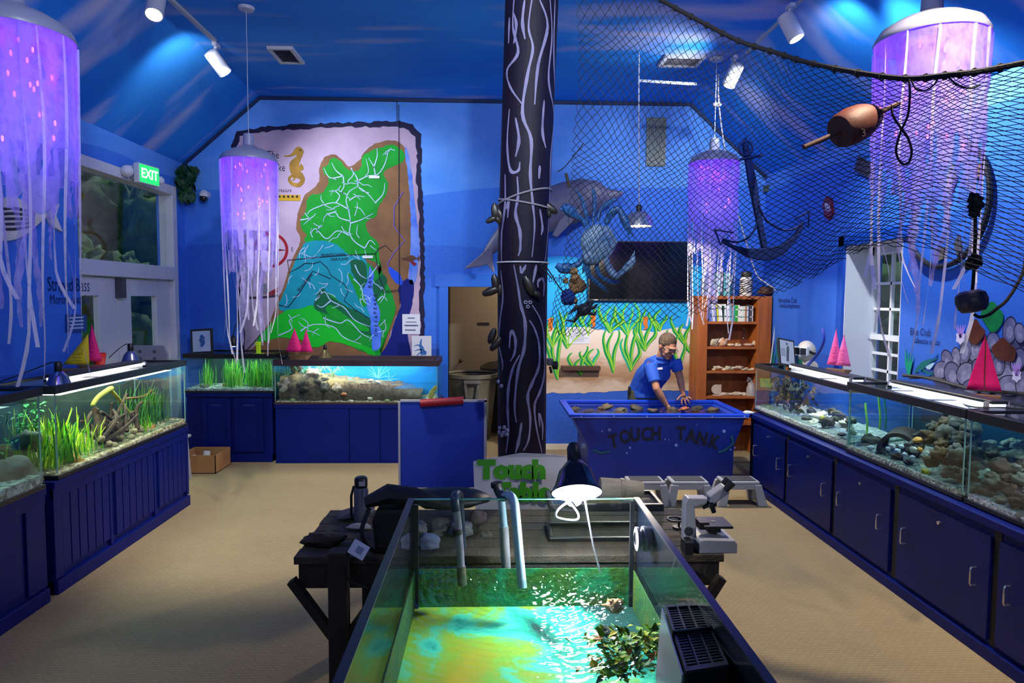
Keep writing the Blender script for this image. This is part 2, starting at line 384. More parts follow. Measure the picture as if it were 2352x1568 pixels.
m = MB().box(XR-.0, XR+.25, W1-.012, W1-.002, WZ0, WZ1).box(XR, XR+.25, W0, W1, WZ1-.01, WZ1-.002).box(XR-.03, XR+.25, W0-.02, W1, WZ0, WZ0+.03).box(XR, XR+.25, W0+.002, W0+.012, WZ0, WZ1)
struct(m.build('trim_4', M('#cfd3de', .5)))
m = MB().box(XR-.025, XR, W1, W1+.1, .9, WZ1+.1).box(XR-.025, XR, W0-.1, W1+.1, WZ1, WZ1+.1); struct(m.build('trim_5', M('#0d50bc', .5)))
# outdoors
struct(MB().box(-40, XL-.2, -10, 40, -.3, -.05).box(XR+.4, 40, -10, 40, -.3, -.05).build('ground_lawn', M('#5f8f3e', .9, c2='#41702c', ns=3)))
BUSH = M('#3d6b3a', .9, c2='#1f4426', ns=5, b=1, bs=12)
for i, (x, y, r) in enumerate(((-9, 9, 2.2), (-11, 14, 3), (-8.5, 17, 2.6), (-12, 22, 3.4), (-7.6, 12.3, 1.7), (8, 9.2, 2.0), (9.5, 13.5, 2.6), (7.8, 16.5, 2.2))):
    MBx = MB()
    rnd = random.Random(i)
    for k in range(9): MBx.blob((x+rnd.uniform(-.5, .5)*r, y+rnd.uniform(-.5, .5)*r, rnd.uniform(.3, 1.5)*r*.9), r*rnd.uniform(.35, .6), i*10+k, .5, 2.2, 36, 24)
    tag(MBx.build('shrub', BUSH, None, True, ang=180), 'dark leafy shrub outside, beyond the glass', 'shrub', 'shrubs outdoors')
m = MB()
for z in (.55, 1.0): m.box(-7.1, -7.04, 8, 26, z, z+.09)
for k in range(9): m.box(-7.13, -7.03, 8+k*2, 8.1+k*2, -.05, 1.15)
tag(m.build('rail_fence', M('#e6e8ee', .5)), 'white rail fence outside the entrance doors', 'fence')
# ---------------------------------------------------------------- ceiling fittings
def vent(px0, py0, px1, py1, lab):
    a = onZ(px0, py0, ZC-.001); b = onZ(px1, py1, ZC-.001)
    r = thing('ceiling_vent', lab, 'vent', (a+b)/2)
    x0, x1, y0, y1 = min(a.x, b.x), max(a.x, b.x), min(a.y, b.y), max(a.y, b.y)
    m = MB(); w = .035; m.box(x0, x1, y0, y0+w, ZC-.03, ZC-.001).box(x0, x1, y1-w, y1, ZC-.03, ZC-.001).box(x0, x0+w, y0+w, y1-w, ZC-.03, ZC-.001).box(x1-w, x1, y0+w, y1-w, ZC-.03, ZC-.001)
    m.build('vent_frame', M('#c3bfc4', .5), r)
    m = MB().box(x0+w, x1-w, y0+w, y1-w, ZC-.006, ZC-.002)
    k = 9
    for i in range(k): yy = y0+w+(y1-y0-2*w)*(i+.5)/k; m.obox(((x0+x1)/2, yy, ZC-.014), ((x1-x0)/2-w, .012, .0015), Matrix.Rotation(.6, 3, 'X'))
    m.build('louvres', M('#77747c', .6), r)
vent(612, 105, 700, 142, 'square ceiling vent near the left track light'); vent(1528, 124, 1600, 150, 'square ceiling vent seen through the net')
a = onY(1485, 270, YB); b = onY(1528, 383, YB)
r = thing('wall_grille', 'narrow grey grille on the back wall above the television', 'grille', (a.x, YB, b.z))
MB().box(a.x, b.x, YB-.012, YB-.001, b.z, a.z).build('back_plate', M('#5a625c', .6), r)
m = MB()
for i in range(14): x = a.x+(b.x-a.x)*(i+.5)/14; m.box(x-.004, x+.004, YB-.024, YB-.012, b.z+.01, a.z-.01)
m.build('slats', M('#9aa39a', .5), r)
def head(loc, aim, lab, lit=True):
    loc = V(loc); d = (V(aim)-loc).normalized(); r = thing('track_spotlight', lab, 'spotlight', loc, 'track spotlights')
    R = rot_to(d); WH = M('#c8c6d2', .4)
    MB().lathe([(.03, -.10), (.062, -.09), (.065, -.07), (.065, .13), (.058, .13), (.05, .02)], loc, R, 24).build('lamp_can', WH, r, True)
    MB().cyl(loc+d*-.05, (loc.x, loc.y, ZC-.05), .014).box(loc.x-.02, loc.x+.02, loc.y-.05, loc.y+.05, ZC-.06, ZC-.03).build('mount', WH, r)
    MB().lathe([(.0, .098), (.052, .1)], loc, R, 20, False).build('lamp_face', emit('#fff2dd', 14 if lit else .6), r)
def track(x, y0, y1, lab):
    m = MB().box(x-.018, x+.018, y0, y1, ZC-.03, ZC-.001); o = tag(m.build('track_rail', M('#b9b3b4', .4)), lab, 'track')
track(-2.6, -1.5, 6.55, 'light grey track rail on the ceiling, left of the post'); track(2.48, -1.5, 6.6, 'light grey track rail on the ceiling, right of the post')
head(onZ(497, 140, 4.12), (-1.6, 8.3, 2.4), 'white track spotlight hanging near the far end of the left rail')
head(onZ(358, 8, 4.14), (-2.1, 3.2, .4), 'white track spotlight with glowing face at the top edge, left rail')
head(onZ(1814, 58, 4.12), (3.3, 5.0, 2), 'white track spotlight on the right rail above the rope')
head(onZ(1686, 168, 4.12), (2.0, 8.2, 2.6), 'white track spotlight at the far end of the right rail, behind the net')
# exit sign
r = thing('exit_sign', 'green lit EXIT sign above the entrance doors', 'exit sign', (XL+.07, 7.1, 3.2))
c = V((XL+.11, 6.86, 3.27)); ux = V((.16, .98, 0)).normalized(); uy = V((0, 0, 1)); nn = ux.cross(uy)
R = Matrix((ux, -nn, uy)).transposed()
c = onX(337, 402, XL+.16)
MB().obox(c, (.16, .03, .1), R).box(XL, XL+.12, c.y-.06, c.y+.03, c.z-.05, c.z+.09).ell(c-ux*.22+V((-.05, 0, 0)), .06).ell(c+ux*.21+V((0, 0, -.02)), .045).build('housing', WHITE, r, bev=.006)
MB().obox(c+nn*.032, (.15, .001, .09), R).build('lit_face', emit('#2ee07a', 1.3), r)
MB().text('EXIT', c+nn*.035, ux, uy, .135, .95, 0, .003).build('lettering', emit('#d8ffe6', 2.2), r)
c = onY(470, 452, YB-.06); r = thing('security_camera', 'small white dome camera on the back wall beside the map', 'camera', c)
MB().cyl(c+V((0, .06, .03)), c+V((0, -.02, .03)), .05).ell(c+V((0, -.02, .02)), (.055, .055, .045)).build('housing', WHITE, r, True); MB().ell(c+V((0, -.03, -.02)), (.045, .045, .045)).build('lens_dome', M('#16181d', .15), r, True)
# ivy in the corner
rnd = random.Random(4); m = MB()
for i in range(90):
    t = rnd.random(); p = onY(438, 385+75*t, 8.2)+V((rnd.uniform(-.12, .03), rnd.uniform(-.1, .08), 0)); s = rnd.uniform(.04, .075); R = Matrix.Rotation(rnd.uniform(-1, 1), 3, 'Z') @ Matrix.Rotation(rnd.uniform(-.8, .8), 3, 'X')
    m.add([p+R @ V((0, 0, s)), p+R @ V((s*.7, 0, 0)), p+R @ V((0, .01, -s)), p+R @ V((-s*.7, 0, 0))], [(0, 1, 2, 3)])
m.tube([onY(438, 380, 8.3), onY(437, 460, 8.3)], .012)
tag(m.build('ivy', M('#17502c', .6, c2='#0c2f1c')), 'dark green ivy trailing down the corner by the entrance', 'plant')
# ---------------------------------------------------------------- painted murals
def W(px, py, k=0): return onY(px, py, YB-.003-.0012*k)
def RW(px, py, k=0): return onX(px, py, XR-.003-.0012*k)
def LW(px, py, k=0): return onX(px, py, XLN+.003+.0012*k)
NB, NR, NL = V((0, -1, 0)), V((-1, 0, 0)), V((1, 0, 0))
def inside(p, poly):
    x, y = p; c = False; n = len(poly)
    for i in range(n):
        (x1, y1), (x2, y2) = poly[i][:2], poly[(i+1) % n][:2]
        if (y1 > y) != (y2 > y) and x < (x2-x1)*(y-y1)/(y2-y1)+x1: c = not c
    return c
def area(m, pts, fn, k, step=0, amp=0, seed=1, smooth=True):
    p = [(q.x, q.y) for q in cat_spline(pts, 4, True)] if smooth else pts
    if step: p = rough(p, step, amp, seed)
    return m.poly([fn(x, y, k) for x, y in p])
def brush(m, pts, w, fn, k, nrm, smooth=True):
    """w: stroke width in metres (one number or one per point)"""
    n0 = len(pts); p = cat_spline(pts, 5) if smooth and n0 > 2 else [V((*q, 0)) for q in pts]
    if hasattr(w, '__len__'):
        ww = []
        for i in range(len(p)): t = i/(len(p)-1)*(n0-1); a = int(min(t, n0-2)); ww.append(w[a]+(w[a+1]-w[a])*(t-a))
        w = ww
    return m.stroke([fn(q.x, q.y, k) for q in p], w, nrm)
P_ = lambda c, **k: M(c, .65, spec=.2, **k)
root = thing('map_mural', 'large painted parchment map of green land and white rivers on the back wall', 'mural', (-2.0, YB, 1.2))
outl = [(531, 335), (545, 302), (600, 292), (680, 285), (760, 282), (860, 280), (915, 277), (946, 285), (966, 308), (969, 345), (967, 400), (972, 470), (973, 520), (975, 600), (975, 660), (972, 700), (976, 740), (972, 824), (548, 824), (551, 760), (545, 700), (549, 640), (546, 560), (541, 480), (534, 400)]
inn = [(541, 338), (553, 312), (605, 303), (680, 296), (760, 293), (860, 291), (912, 289), (938, 297), (954, 315), (958, 350), (956, 400), (961, 470), (962, 520), (965, 600), (965, 660), (962, 700), (965, 740), (962, 824), (560, 824), (562, 760), (556, 700), (560, 640), (556, 560), (551, 480), (545, 400)]
m = MB(); area(m, outl, W, 0, 8, 2.2, 3, False); m.mi = 1; area(m, inn, W, 1, 9, 2.5, 5, False)
m.build('parchment', [P_('#1d1a3c'), P_('#b9a2bb', c2='#a48ca8', ns=2.2)], root)
brown = [(900, 322), (862, 330), (836, 350), (826, 368), (802, 383), (785, 366), (766, 354), (745, 362), (733, 388), (734, 412), (722, 430), (700, 448), (687, 478), (682, 505), (681, 525), (690, 550), (684, 570), (670, 600), (654, 650), (638, 690), (618, 740), (589, 788), (592, 824), (875, 824), (893, 782), (905, 740), (920, 700), (926, 670), (936, 640), (941, 600), (944, 560), (948, 540), (945, 500), (942, 450), (940, 400), (938, 360), (926, 335)]
sea1 = [(930, 338), (940, 365), (948, 420), (956, 500), (964, 560), (961, 600), (952, 650), (938, 640), (944, 560), (941, 450)]
sea2 = [(915, 662), (935, 640), (950, 650), (948, 690), (941, 720), (935, 760), (940, 824), (872, 824), (890, 790), (908, 735), (920, 700)]
gr1 = [(900, 333), (870, 340), (845, 350), (832, 360), (830, 380), (820, 392), (804, 391), (794, 386), (784, 372), (768, 362), (757, 366), (754, 378), (742, 386), (745, 400), (755, 408), (750, 430), (736, 445), (715, 447), (705, 460), (702, 485), (690, 505), (692, 525), (705, 540), (702, 556), (780, 595), (862, 600), (886, 660), (905, 690), (908, 710), (900, 740), (884, 775), (872, 798), (873, 816), (856, 816), (840, 800), (848, 740), (876, 640), (870, 580), (868, 558), (846, 535), (841, 511), (865, 495), (868, 475), (885, 450), (891, 420), (880, 400), (890, 388), (918, 376), (930, 360), (920, 342)]
teal = [(702, 556), (735, 552), (775, 562), (800, 585), (838, 592), (846, 640), (852, 700), (858, 758), (838, 742), (790, 700), (742, 668), (722, 705), (700, 730), (655, 716), (640, 704), (656, 660), (672, 612), (690, 575)]
gr2 = [(650, 716), (690, 708), (722, 702), (748, 738), (800, 778), (852, 800), (862, 815), (846, 812), (826, 800), (800, 793), (760, 784), (736, 795), (716, 797), (690, 780), (640, 776), (604, 785), (592, 781), (612, 755)]
dk1 = [(740, 662), (762, 682), (802, 706), (852, 736), (856, 770), (820, 757), (770, 727), (722, 708), (728, 682)]
dk2 = [(808, 596), (838, 604), (844, 640), (838, 662), (818, 642), (806, 618)]
bay = [(850, 610), (859, 636), (856, 660), (864, 690), (874, 720), (869, 748), (877, 762), (872, 800), (856, 802), (853, 770), (850, 730), (842, 700), (835, 670), (845, 640)]
gmid = [(700, 700), (760, 640), (830, 600), (880, 640), (905, 690), (890, 740), (874, 795), (860, 812), (800, 792), (740, 740)]
m = MB()
for i, (pl, k, s) in enumerate(((brown, 2, 1), (sea1, 3, 2), (sea2, 3, 3), (gr1, 4, 4), (teal, 5, 5), (gr2, 5.5, 6), (dk1, 6, 7), (dk2, 6.3, 8), (bay, 7, 9), ([(893, 612), (920, 632), (922, 655), (905, 645), (895, 628)], 4.2, 10), (gmid, 4.6, 14))):
    m.mi = i; area(m, pl, W, k, 7, 1.2, s)
m.mi = 6; area(m, [(852, 660), (880, 630), (888, 650), (874, 676), (860, 690)], W, 6.6, 6, 1, 11); m.mi = 3
area(m, [(760, 700), (800, 728), (845, 752), (840, 762), (790, 742), (750, 715)], W, 7.3, 6, 1, 12); area(m, [(815, 640), (832, 668), (842, 700), (830, 700), (818, 672), (800, 628)], W, 7.6, 6, 1, 13)
m.build('land_areas', [P_('#6d4c38', c2='#8a6440', ns=3), P_('#2a62d8', c2='#7d9be6', ns=4), P_('#0b1a70'), P_('#0d9a2c', c2='#0b8424', ns=4), P_('#1090a6', c2='#0d7f98', ns=4), P_('#12b02a'), P_('#0b5a3c'), P_('#0b5a3c'), P_('#2b60d6', c2='#5d83e6', ns=5), P_('#2050d8'), P_('#0c8a2e')], root)
riv = [[(838, 570), (815, 555), (803, 535), (805, 510), (800, 480), (795, 460), (802, 440), (822, 428)], [(803, 482), (772, 466), (745, 470), (715, 482), (706, 492)], [(822, 428), (820, 410), (808, 388)], [(822, 415), (845, 404), (868, 400), (884, 376), (892, 346)], [(862, 402), (858, 382), (846, 362)], [(858, 385), (866, 360), (866, 340)], [(788, 404), (772, 392), (762, 374)], [(788, 404), (758, 408), (744, 386)], [(788, 404), (790, 428), (784, 440), (796, 446)], [(824, 430), (846, 446), (864, 468)], [(862, 465), (880, 445), (884, 420)], [(806, 508), (780, 500), (770, 488), (750, 494)], [(806, 512), (828, 505), (858, 490)], [(802, 540), (775, 530), (750, 548), (725, 525), (715, 535)], [(772, 465), (780, 450), (768, 438), (756, 440)], [(802, 460), (820, 450), (838, 452)], [(838, 570), (850, 552), (862, 562)], [(842, 592), (838, 574)], [(806, 385), (812, 400), (800, 415), (800, 420)], [(724, 690), (745, 670), (760, 690), (790, 706), (815, 735), (850, 750)], [(730, 685), (738, 672), (734, 662)], [(760, 690), (740, 705), (728, 700)], [(742, 730), (780, 742), (800, 735), (830, 765), (855, 778)], [(690, 760), (720, 745), (765, 750), (790, 775), (830, 790)], [(640, 770), (670, 755), (665, 735), (690, 722)], [(700, 790), (705, 760), (735, 770)], [(815, 608), (826, 630), (842, 640)], [(812, 640), (830, 660), (835, 690), (850, 700)], [(690, 505), (715, 500), (725, 490)], [(845, 640), (860, 620), (870, 605)], [(868, 690), (880, 680), (890, 692)]]
rnd = random.Random(8); pools = [gr1, gr1, teal, teal, gr2, gmid]
for i in range(420):
    pl = rnd.choice(pools); x0 = rnd.uniform(600, 925); y0 = rnd.uniform(340, 800)
    if not inside((x0, y0), pl): continue
    a = rnd.uniform(0, 6.3); q = [(x0, y0)]
    for j in range(rnd.randint(2, 4)):
        a += rnd.uniform(-.8, .8); x0 += 11*math.cos(a); y0 += 11*math.sin(a)
        if not inside((x0, y0), pl): break
        q.append((x0, y0))
    if len(q) > 1: riv.append(q)
m = MB()
for i, q in enumerate(riv): brush(m, q, [.016]+[.011]*(len(q)-2)+[.005] if i < 31 else [.009]+[.008]*(len(q)-2)+[.003], W, 9, NB)
m.build('rivers', P_('#a9c6ec'), root)
m = MB(); X_, Z_ = V((1, 0, 0)), V((0, 0, 1))
for s, x, y, h in (('The', 627, 356, .13), ('Chesapeake', 612, 385, .13), ('Bay', 625, 412, .13), ('Treasure', 652, 437, .07), ('E', 671, 573, .07), ('S', 620, 632, .06)): m.text(s, W(x, y, 3), X_, Z_, h, .72)
m.text('PENNSYLVANIA', W(765, 585, 11), V((1, 0, .06)), Z_, .052, .8).text('MARYLAND', W(780, 595, 11), V((1, 0, .06)), Z_, .05, .8)
d = V((.62, 0, .78)); dn = V((-.78, 0, .62)); m.text('West Virginia', W(700, 648, 11), d, dn, .07, .7).text('Delaware', W(897, 668, 11), V((1, 0, .1)), Z_, .065, .8)
for i, ch in enumerate('CHESAPEAKE BAY'): m.text(ch, W(862+(i < 5)*2-(i > 9)*12, 768-i*10, 11), V((.15, 0, 1)), V((-1, 0, .15)), .06)
for q in ([(660, 597), (760, 588), (862, 582)], [(862, 582), (868, 572), (885, 563), (900, 578)], [(862, 582), (872, 640), (884, 668)], [(660, 597), (664, 626), (690, 612), (700, 604), (720, 605), (735, 600), (752, 615), (760, 632), (772, 640), (790, 652)], [(640, 700), (662, 705), (690, 668), (718, 622), (760, 640)], [(790, 652), (800, 668), (790, 690), (815, 710), (850, 732)], [(916, 240), (916, 430), (917, 640), (918, 700)]): brush(m, q, .008, W, 11, NB, False)
m.mi = 1; brush(m, [(926, 440), (905, 475), (905, 520), (930, 552), (905, 580), (890, 605), (896, 625)], .008, W, 9, NB, False); m.mi = 2
for x, y in ((860, 407), (845, 590), (868, 819)): m.box(W(x-12, y).x, W(x+12, y).x, YB-.02, YB-.016, W(x, y+3).z, W(x, y-3).z)
m.build('lettering', [P_('#1a1430'), P_('#6a58c8'), P_('#d8d8e4')], root)
m = MB(); m.mi = 0; brush(m, [(653, 359), (668, 357), (676, 352), (686, 346), (694, 353)], [.012, .025, .05, .10, .06], W, 4, NB); brush(m, [(690, 346), (686, 362), (676, 378), (680, 396), (692, 406), (694, 416), (685, 425), (670, 421), (664, 411), (670, 404), (677, 410), (671, 414)], [.09, .06, .12, .12, .07, .055, .05, .04, .032, .028, .02, .008], W, 5, NB)
area(m, [(690, 376), (697, 383), (696, 390), (688, 390)], W, 4); m.mi = 1; m.poly([W(690+2*math.cos(a), 345+2*math.sin(a), 7) for a in (0, 1, 2, 3, 4, 5)])
m.build('painted_seahorse', [P_('#a37a2c', c2='#76551c', ns=9), P_('#20180a')], root)
m = MB(); c0 = (622, 574)
m.mi = 0; m.stroke([W(c0[0]+37*math.cos(a*PI/20), c0[1]+37*math.sin(a*PI/20), 3) for a in range(41)], .035, NB)
for i in range(8):
    a = i*PI/4; L = 36 if i % 2 == 0 else 26; m.mi = 0 if i % 2 == 0 else 1
    m.poly([W(c0[0]+L*math.cos(a), c0[1]+L*math.sin(a), 4), W(c0[0]+9*math.cos(a+.5), c0[1]+9*math.sin(a+.5), 4), W(*c0, 4)]); m.mi = 2; m.poly([W(c0[0]+L*math.cos(a), c0[1]+L*math.sin(a), 4), W(c0[0]+9*math.cos(a-.5), c0[1]+9*math.sin(a-.5), 4), W(*c0, 4)])
m.mi = 0; brush(m, [(611, 536), (618, 520), (614, 508)], .03, W, 4, NB)
m.build('compass_rose', [P_('#8e1526'), P_('#8f8a98'), P_('#4a3b4c')], root)
m = MB(); m.mi = 1; m.box(W(625, 450).x, W(690, 450).x, YB-.009, YB-.004, W(640, 461).z, W(640, 447).z); m.mi = 2
for i in range(6): x = 630+i*10; m.box(W(x, 455).x, W(x+5, 455).x, YB-.012, YB-.009, W(x, 454).z, W(x, 449).z)
m.build('scale_bar', [P_('#3a3342'), P_('#b38b22'), P_('#2c2318')], root); m = MB()
m.mi = 0; brush(m, [(560, 684), (600, 683), (640, 678)], .03, W, 3, NB); m.mi = 3; area(m, [(598, 655), (612, 652), (616, 672), (600, 674)], W, 4); m.mi = 4; area(m, [(616, 672), (634, 662), (640, 655), (638, 670), (618, 680)], W, 4)
m.build('painted_ship', [P_('#3a3342'), P_('#b38b22'), P_('#2c2318'), P_('#77707e'), P_('#7d2030')], root); m = MB()
m.mi = 5; area(m, [(922, 594), (934, 590), (946, 586), (958, 592), (962, 586), (962, 600), (956, 594), (946, 600), (936, 598)], W, 10); m.mi = 4; area(m, [(940, 598), (956, 604), (950, 610)], W, 11)
m.build('painted_brown_fish', [P_('#3a3342'), P_('#b38b22'), P_('#2c2318'), P_('#77707e'), P_('#7d2030'), P_('#5c3b2a')], root)
# ---- seabed mural
root = thing('seabed_mural', 'painted sandy seabed with bright green waving seaweed on the back wall behind the touch tank', 'mural', (1.0, YB, .7))
m = MB(); m.mi = 0; area(m, [(1200, 592), (1300, 588), (1400, 600), (1500, 605), (1612, 610), (1612, 770), (1200, 780)], W, 0, smooth=False)
m.mi = 1; area(m, rough([(1200, 757), (1262, 752), (1300, 760), (1350, 752), (1400, 762), (1440, 755), (1500, 762), (1560, 752), (1612, 762), (1612, 896), (1560, 898), (1450, 896), (1330, 903), (1258, 902), (1200, 905)], 12, 2, 4), W, 1, smooth=False)
t = NT('painted_sand'); sx = t.n('ShaderNodeSeparateXYZ'); t.l(t.pos(), sx.inputs[0])
hz = t.math('ADD', t.math('MULTIPLY', t.math('SUBTRACT', sx.outputs[2], .76), 1.35), t.math('MULTIPLY', t.math('SUBTRACT', t.noise(t.pos((1.2, 1, 3)), 3, 5, .65), .5), .5))
t.bsdf(t.ramp(hz, [(.0, '#cdb8a4'), (.22, '#a07c5c'), (.42, '#b8977a'), (.55, '#d8c4b2'), (1, '#ddd0c6')]), .7, spec=.2)
m.build('water_and_sand', [P_('#14a0dc', c2='#2b8ee0', ns=3), t.m], root)
rnd = random.Random(21); m = MB()
bases = [(1280, 872, 150), (1334, 862, 70), (1362, 850, 78), (1408, 856, 130), (1448, 852, 130), (1480, 806, 100), (1302, 800, 90), (1560, 862, 130), (1570, 790, 80), (1400, 764, 70), (1440, 770, 80), (1350, 772, 80), (1598, 826, 70), (1268, 800, 90), (1515, 760, 60)]
for bi, (bx, by, h) in enumerate(bases):
    for j in range(rnd.randint(3, 4)):
        o = (j-1.5)*rnd.uniform(10, 16); hh = h*rnd.uniform(.55, 1); ph = j*1.5+rnd.uniform(-.4, .4); am = rnd.uniform(7, 11)
        q = [(bx+o*min(1, t*2.2)+am*math.sin(ph+t*6)*t, by-hh*t) for t in (0, .15, .3, .45, .6, .75, .9, 1)]
        q[0] = (bx, by); wd_ = [.02, .036, .046, .05, .046, .038, .024, .004]
        m.mi = rnd.choice((0, 0, 3)); brush(m, q, wd_, W, 2+j, NB); m.mi = 1; brush(m, [(x+2, y) for x, y in q], [w*.34 for w in wd_], W, 7+j, NB)
m.mi = 2
for x, y in ((1480, 742), (1360, 738), (1592, 748), (1262, 745)): brush(m, [(x-4, y-10), (x+4, y-12), (x+2, y), (x+5, y+10), (x-2, y+14)], [.01, .05, .055, .03, .01], W, 14, NB)
m.build('seaweed', [P_('#0f8f4c'), P_('#8cc83a'), P_('#c8702a'), P_('#10a884')], root)
MB().text('Dolphin', W(1275, 640, 3), X_, Z_, .14, .7).build('lettering', P_('#0a2250'), root)
# ---- oyster reef mural on the right wall
root = thing('oyster_mural', 'painted grey oyster reef, brown fish and crab on the window wall', 'mural', (XR, 4.8, 1.2))
m = MB(); Yv = V((0, -1, 0))
m.mi = 0; area(m, [(2150, 885), (2152, 845), (2185, 830), (2225, 790), (2262, 778), (2290, 790), (2340, 760), (2400, 740), (2400, 930), (2250, 920)], RW, 0)
oy = [(2319, 759, 15, 30, .1), (2239, 797, 16, 32, .1), (2217, 806, 13, 32, .2), (2195, 824, 10, 25, 0), (2178, 832, 13, 28, -.3), (2160, 850, 15, 20, .3), (2188, 860, 18, 28, -.2), (2218, 858, 20, 25, .3), (2281, 784, 14, 20, 0), (2313, 855, 25, 26, .1), (2338, 830, 16, 30, .2), (2342, 765, 12, 22, -.1), (2294, 838, 13, 22, 0), (2318, 885, 26, 22, 0), (2250, 850, 16, 26, -.3), (2265, 880, 22, 24, .2), (2230, 890, 18, 18, .5), (2350, 880, 16, 28, .1)]
for i, (x, y, a, b, r) in enumerate(oy):
    for k, s, mi in ((0, 1.12, 1), (1, 1, 2+i % 2), (2, .5, 4)):
        m.mi = mi; m.poly([RW(x+a*s*math.cos(t)*math.cos(r)-b*s*math.sin(t)*math.sin(r), y+(k == 2)*4+a*s*math.cos(t)*math.sin(r)+b*s*math.sin(t)*math.cos(r), 1+i*.5+k*.4) for t in [j*PI/9 for j in range(18)]])
m.build('oysters', [P_('#585a80', c2='#434668', ns=7), P_('#201f3c'), P_('#75749a', c2='#55567c', ns=14), P_('#656488', c2='#8a88a8', ns=16), P_('#a3a0bc', c2='#75749a', ns=20)], root)
m = MB(); m.mi = 0; area(m, [(2222, 772), (2230, 748), (2241, 732), (2252, 748), (2263, 764), (2240, 792)], RW, 11); area(m, [(2277, 800), (2290, 785), (2303, 775), (2320, 790), (2333, 805), (2325, 830), (2290, 822)], RW, 14)
m.mi = 1; area(m, [(2252, 722), (2266, 700), (2280, 692), (2290, 702), (2304, 722), (2300, 745), (2280, 765), (2262, 742)], RW, 4)
m.build('painted_fish', [P_('#6b3426', c2='#4e2418', ns=12), P_('#0d6a3a', c2='#0a8a44', ns=9)], root)
m = MB(); m.mi = 0; area(m, [(2100, 856), (2112, 836), (2128, 826), (2155, 822), (2135, 834), (2120, 848)], RW, 3); brush(m, [(2120, 850), (2140, 858), (2152, 846), (2148, 838)], .02, RW, 3, NR); m.mi = 1
brush(m, [(2110, 848), (2122, 862), (2136, 860)], .02, RW, 4, NR); brush(m, [(2140, 826), (2150, 818), (2152, 812)], .015, RW, 4, NR); m.mi = 2; area(m, [(2126, 842), (2146, 832), (2136, 848)], RW, 5)
m.build('painted_crab', [P_('#0f6e6e'), P_('#1c5fb8'), P_('#a9d2e6')], root)
m = MB().text('Blue Crab', RW(2113, 763, 3), Yv, Z_, .085, .75).text('Callinectes sapidus', RW(2127, 784, 3), Yv, Z_, .07, .62)
m.text('Horseshoe Crab', RW(1808, 690, 3), Yv, Z_, .09, .8).text('Limulus polyphemus', RW(1812, 702, 3), Yv, Z_, .08, .8); m.build('lettering', P_('#0a1c58'), root)
m = MB()
for x, y in ((2206, 775), (2335, 862)):
    m.mi = 1; m.poly([RW(x+(9+3*(j % 2))*math.cos(j*PI/6), y+(13+4*(j % 2))*math.sin(j*PI/6), 12) for j in range(12)]); m.mi = 0
    for j in range(5): brush(m, [(x, y), (x-8+j*4, y-20), (x-12+j*6, y-30)], [.02, .012, .004], RW, 13, NR)
m.build('painted_anemones', [P_('#b48ae0'), P_('#d8d0ee')], root); m = MB()
for bx, by in ((2087, 860), (1796, 830), (1790, 835), (1830, 860), (1840, 850), (1772, 850)):
    m.mi = 0
    for j in range(4): brush(m, [(bx, by), (bx-6+j*4, by-25), (bx-8+j*6, by-62+j*6)], [.03, .025, .003], RW, 5+j, NR)
m.build('painted_grass', P_('#109878'), root)
# ---- plaques and ornaments fixed to the right wall
def plaque(pts, mat_, name, lab, cat, th=.02, extra=None):
    p = [RW(x, y) for x, y in pts]; m = MB().prism(p, (-th, 0, 0)); o = tag(m.build(name, mat_), lab, cat); return o
plaque([(1966, 392), (1975, 358), (2008, 378), (2008, 412)], M('#3a3438', .5), 'wall_plaque', 'dark brown plaque on the right wall below the hanging buoy', 'plaque')
plaque([(1893, 470), (1902, 450), (1912, 455), (1917, 490), (1908, 506), (1898, 498)], M('#7c1626', .5), 'painted_buoy_plaque', 'small dark red buoy shaped plaque above the window', 'plaque')
plaque([(1899, 465), (1910, 468), (1912, 486), (1901, 484)], M('#c9c4d8', .6), 'plaque_label', 'pale label on the dark red buoy plaque', 'label', .024)
plaque([(2243, 388), (2250, 374), (2260, 376), (2258, 402), (2246, 412)], M('#8a6a44', .6), 'fish_tile', 'brown tile on the right wall left of the black hoop', 'tile')
plaque([(2158, 600), (2150, 570), (2175, 568), (2172, 594)], M('#6a6258', .6), 'fish_tile', 'grey brown tile at the bottom of the black hoop', 'tile')
plaque([(2181, 408), (2190, 375), (2195, 392), (2202, 405), (2190, 436), (2178, 432)], M('#7d8a4c', .6), 'fish_ornament', 'olive fish ornament hanging inside the black hoop', 'ornament')
plaque([(1694, 428), (1720, 424), (1752, 430), (1768, 424), (1764, 440), (1735, 442), (1706, 440)], M('#5d6a48', .6), 'long_fish_ornament', 'long olive green fish on the right wall behind the anchor', 'ornament', .03)
plaque([(2196, 560), (2206, 540), (2212, 575), (2204, 590)], M('#4b4a50', .6), 'fish_ornament', 'dark fish ornament low inside the black hoop', 'ornament')
m = MB(); c = RW(2178, 470)+V((-.03, 0, 0)); R_ = .46
m.tube([c+V((0, -R_*math.sin(a), R_*math.cos(a))) for a in [PI*(.13+1.22*j/30) for j in range(31)]], .021, 8)
tag(m.build('black_hoop', M('#15131c', .6), None, True), 'black curved hoop on the right wall behind the net', 'hoop')
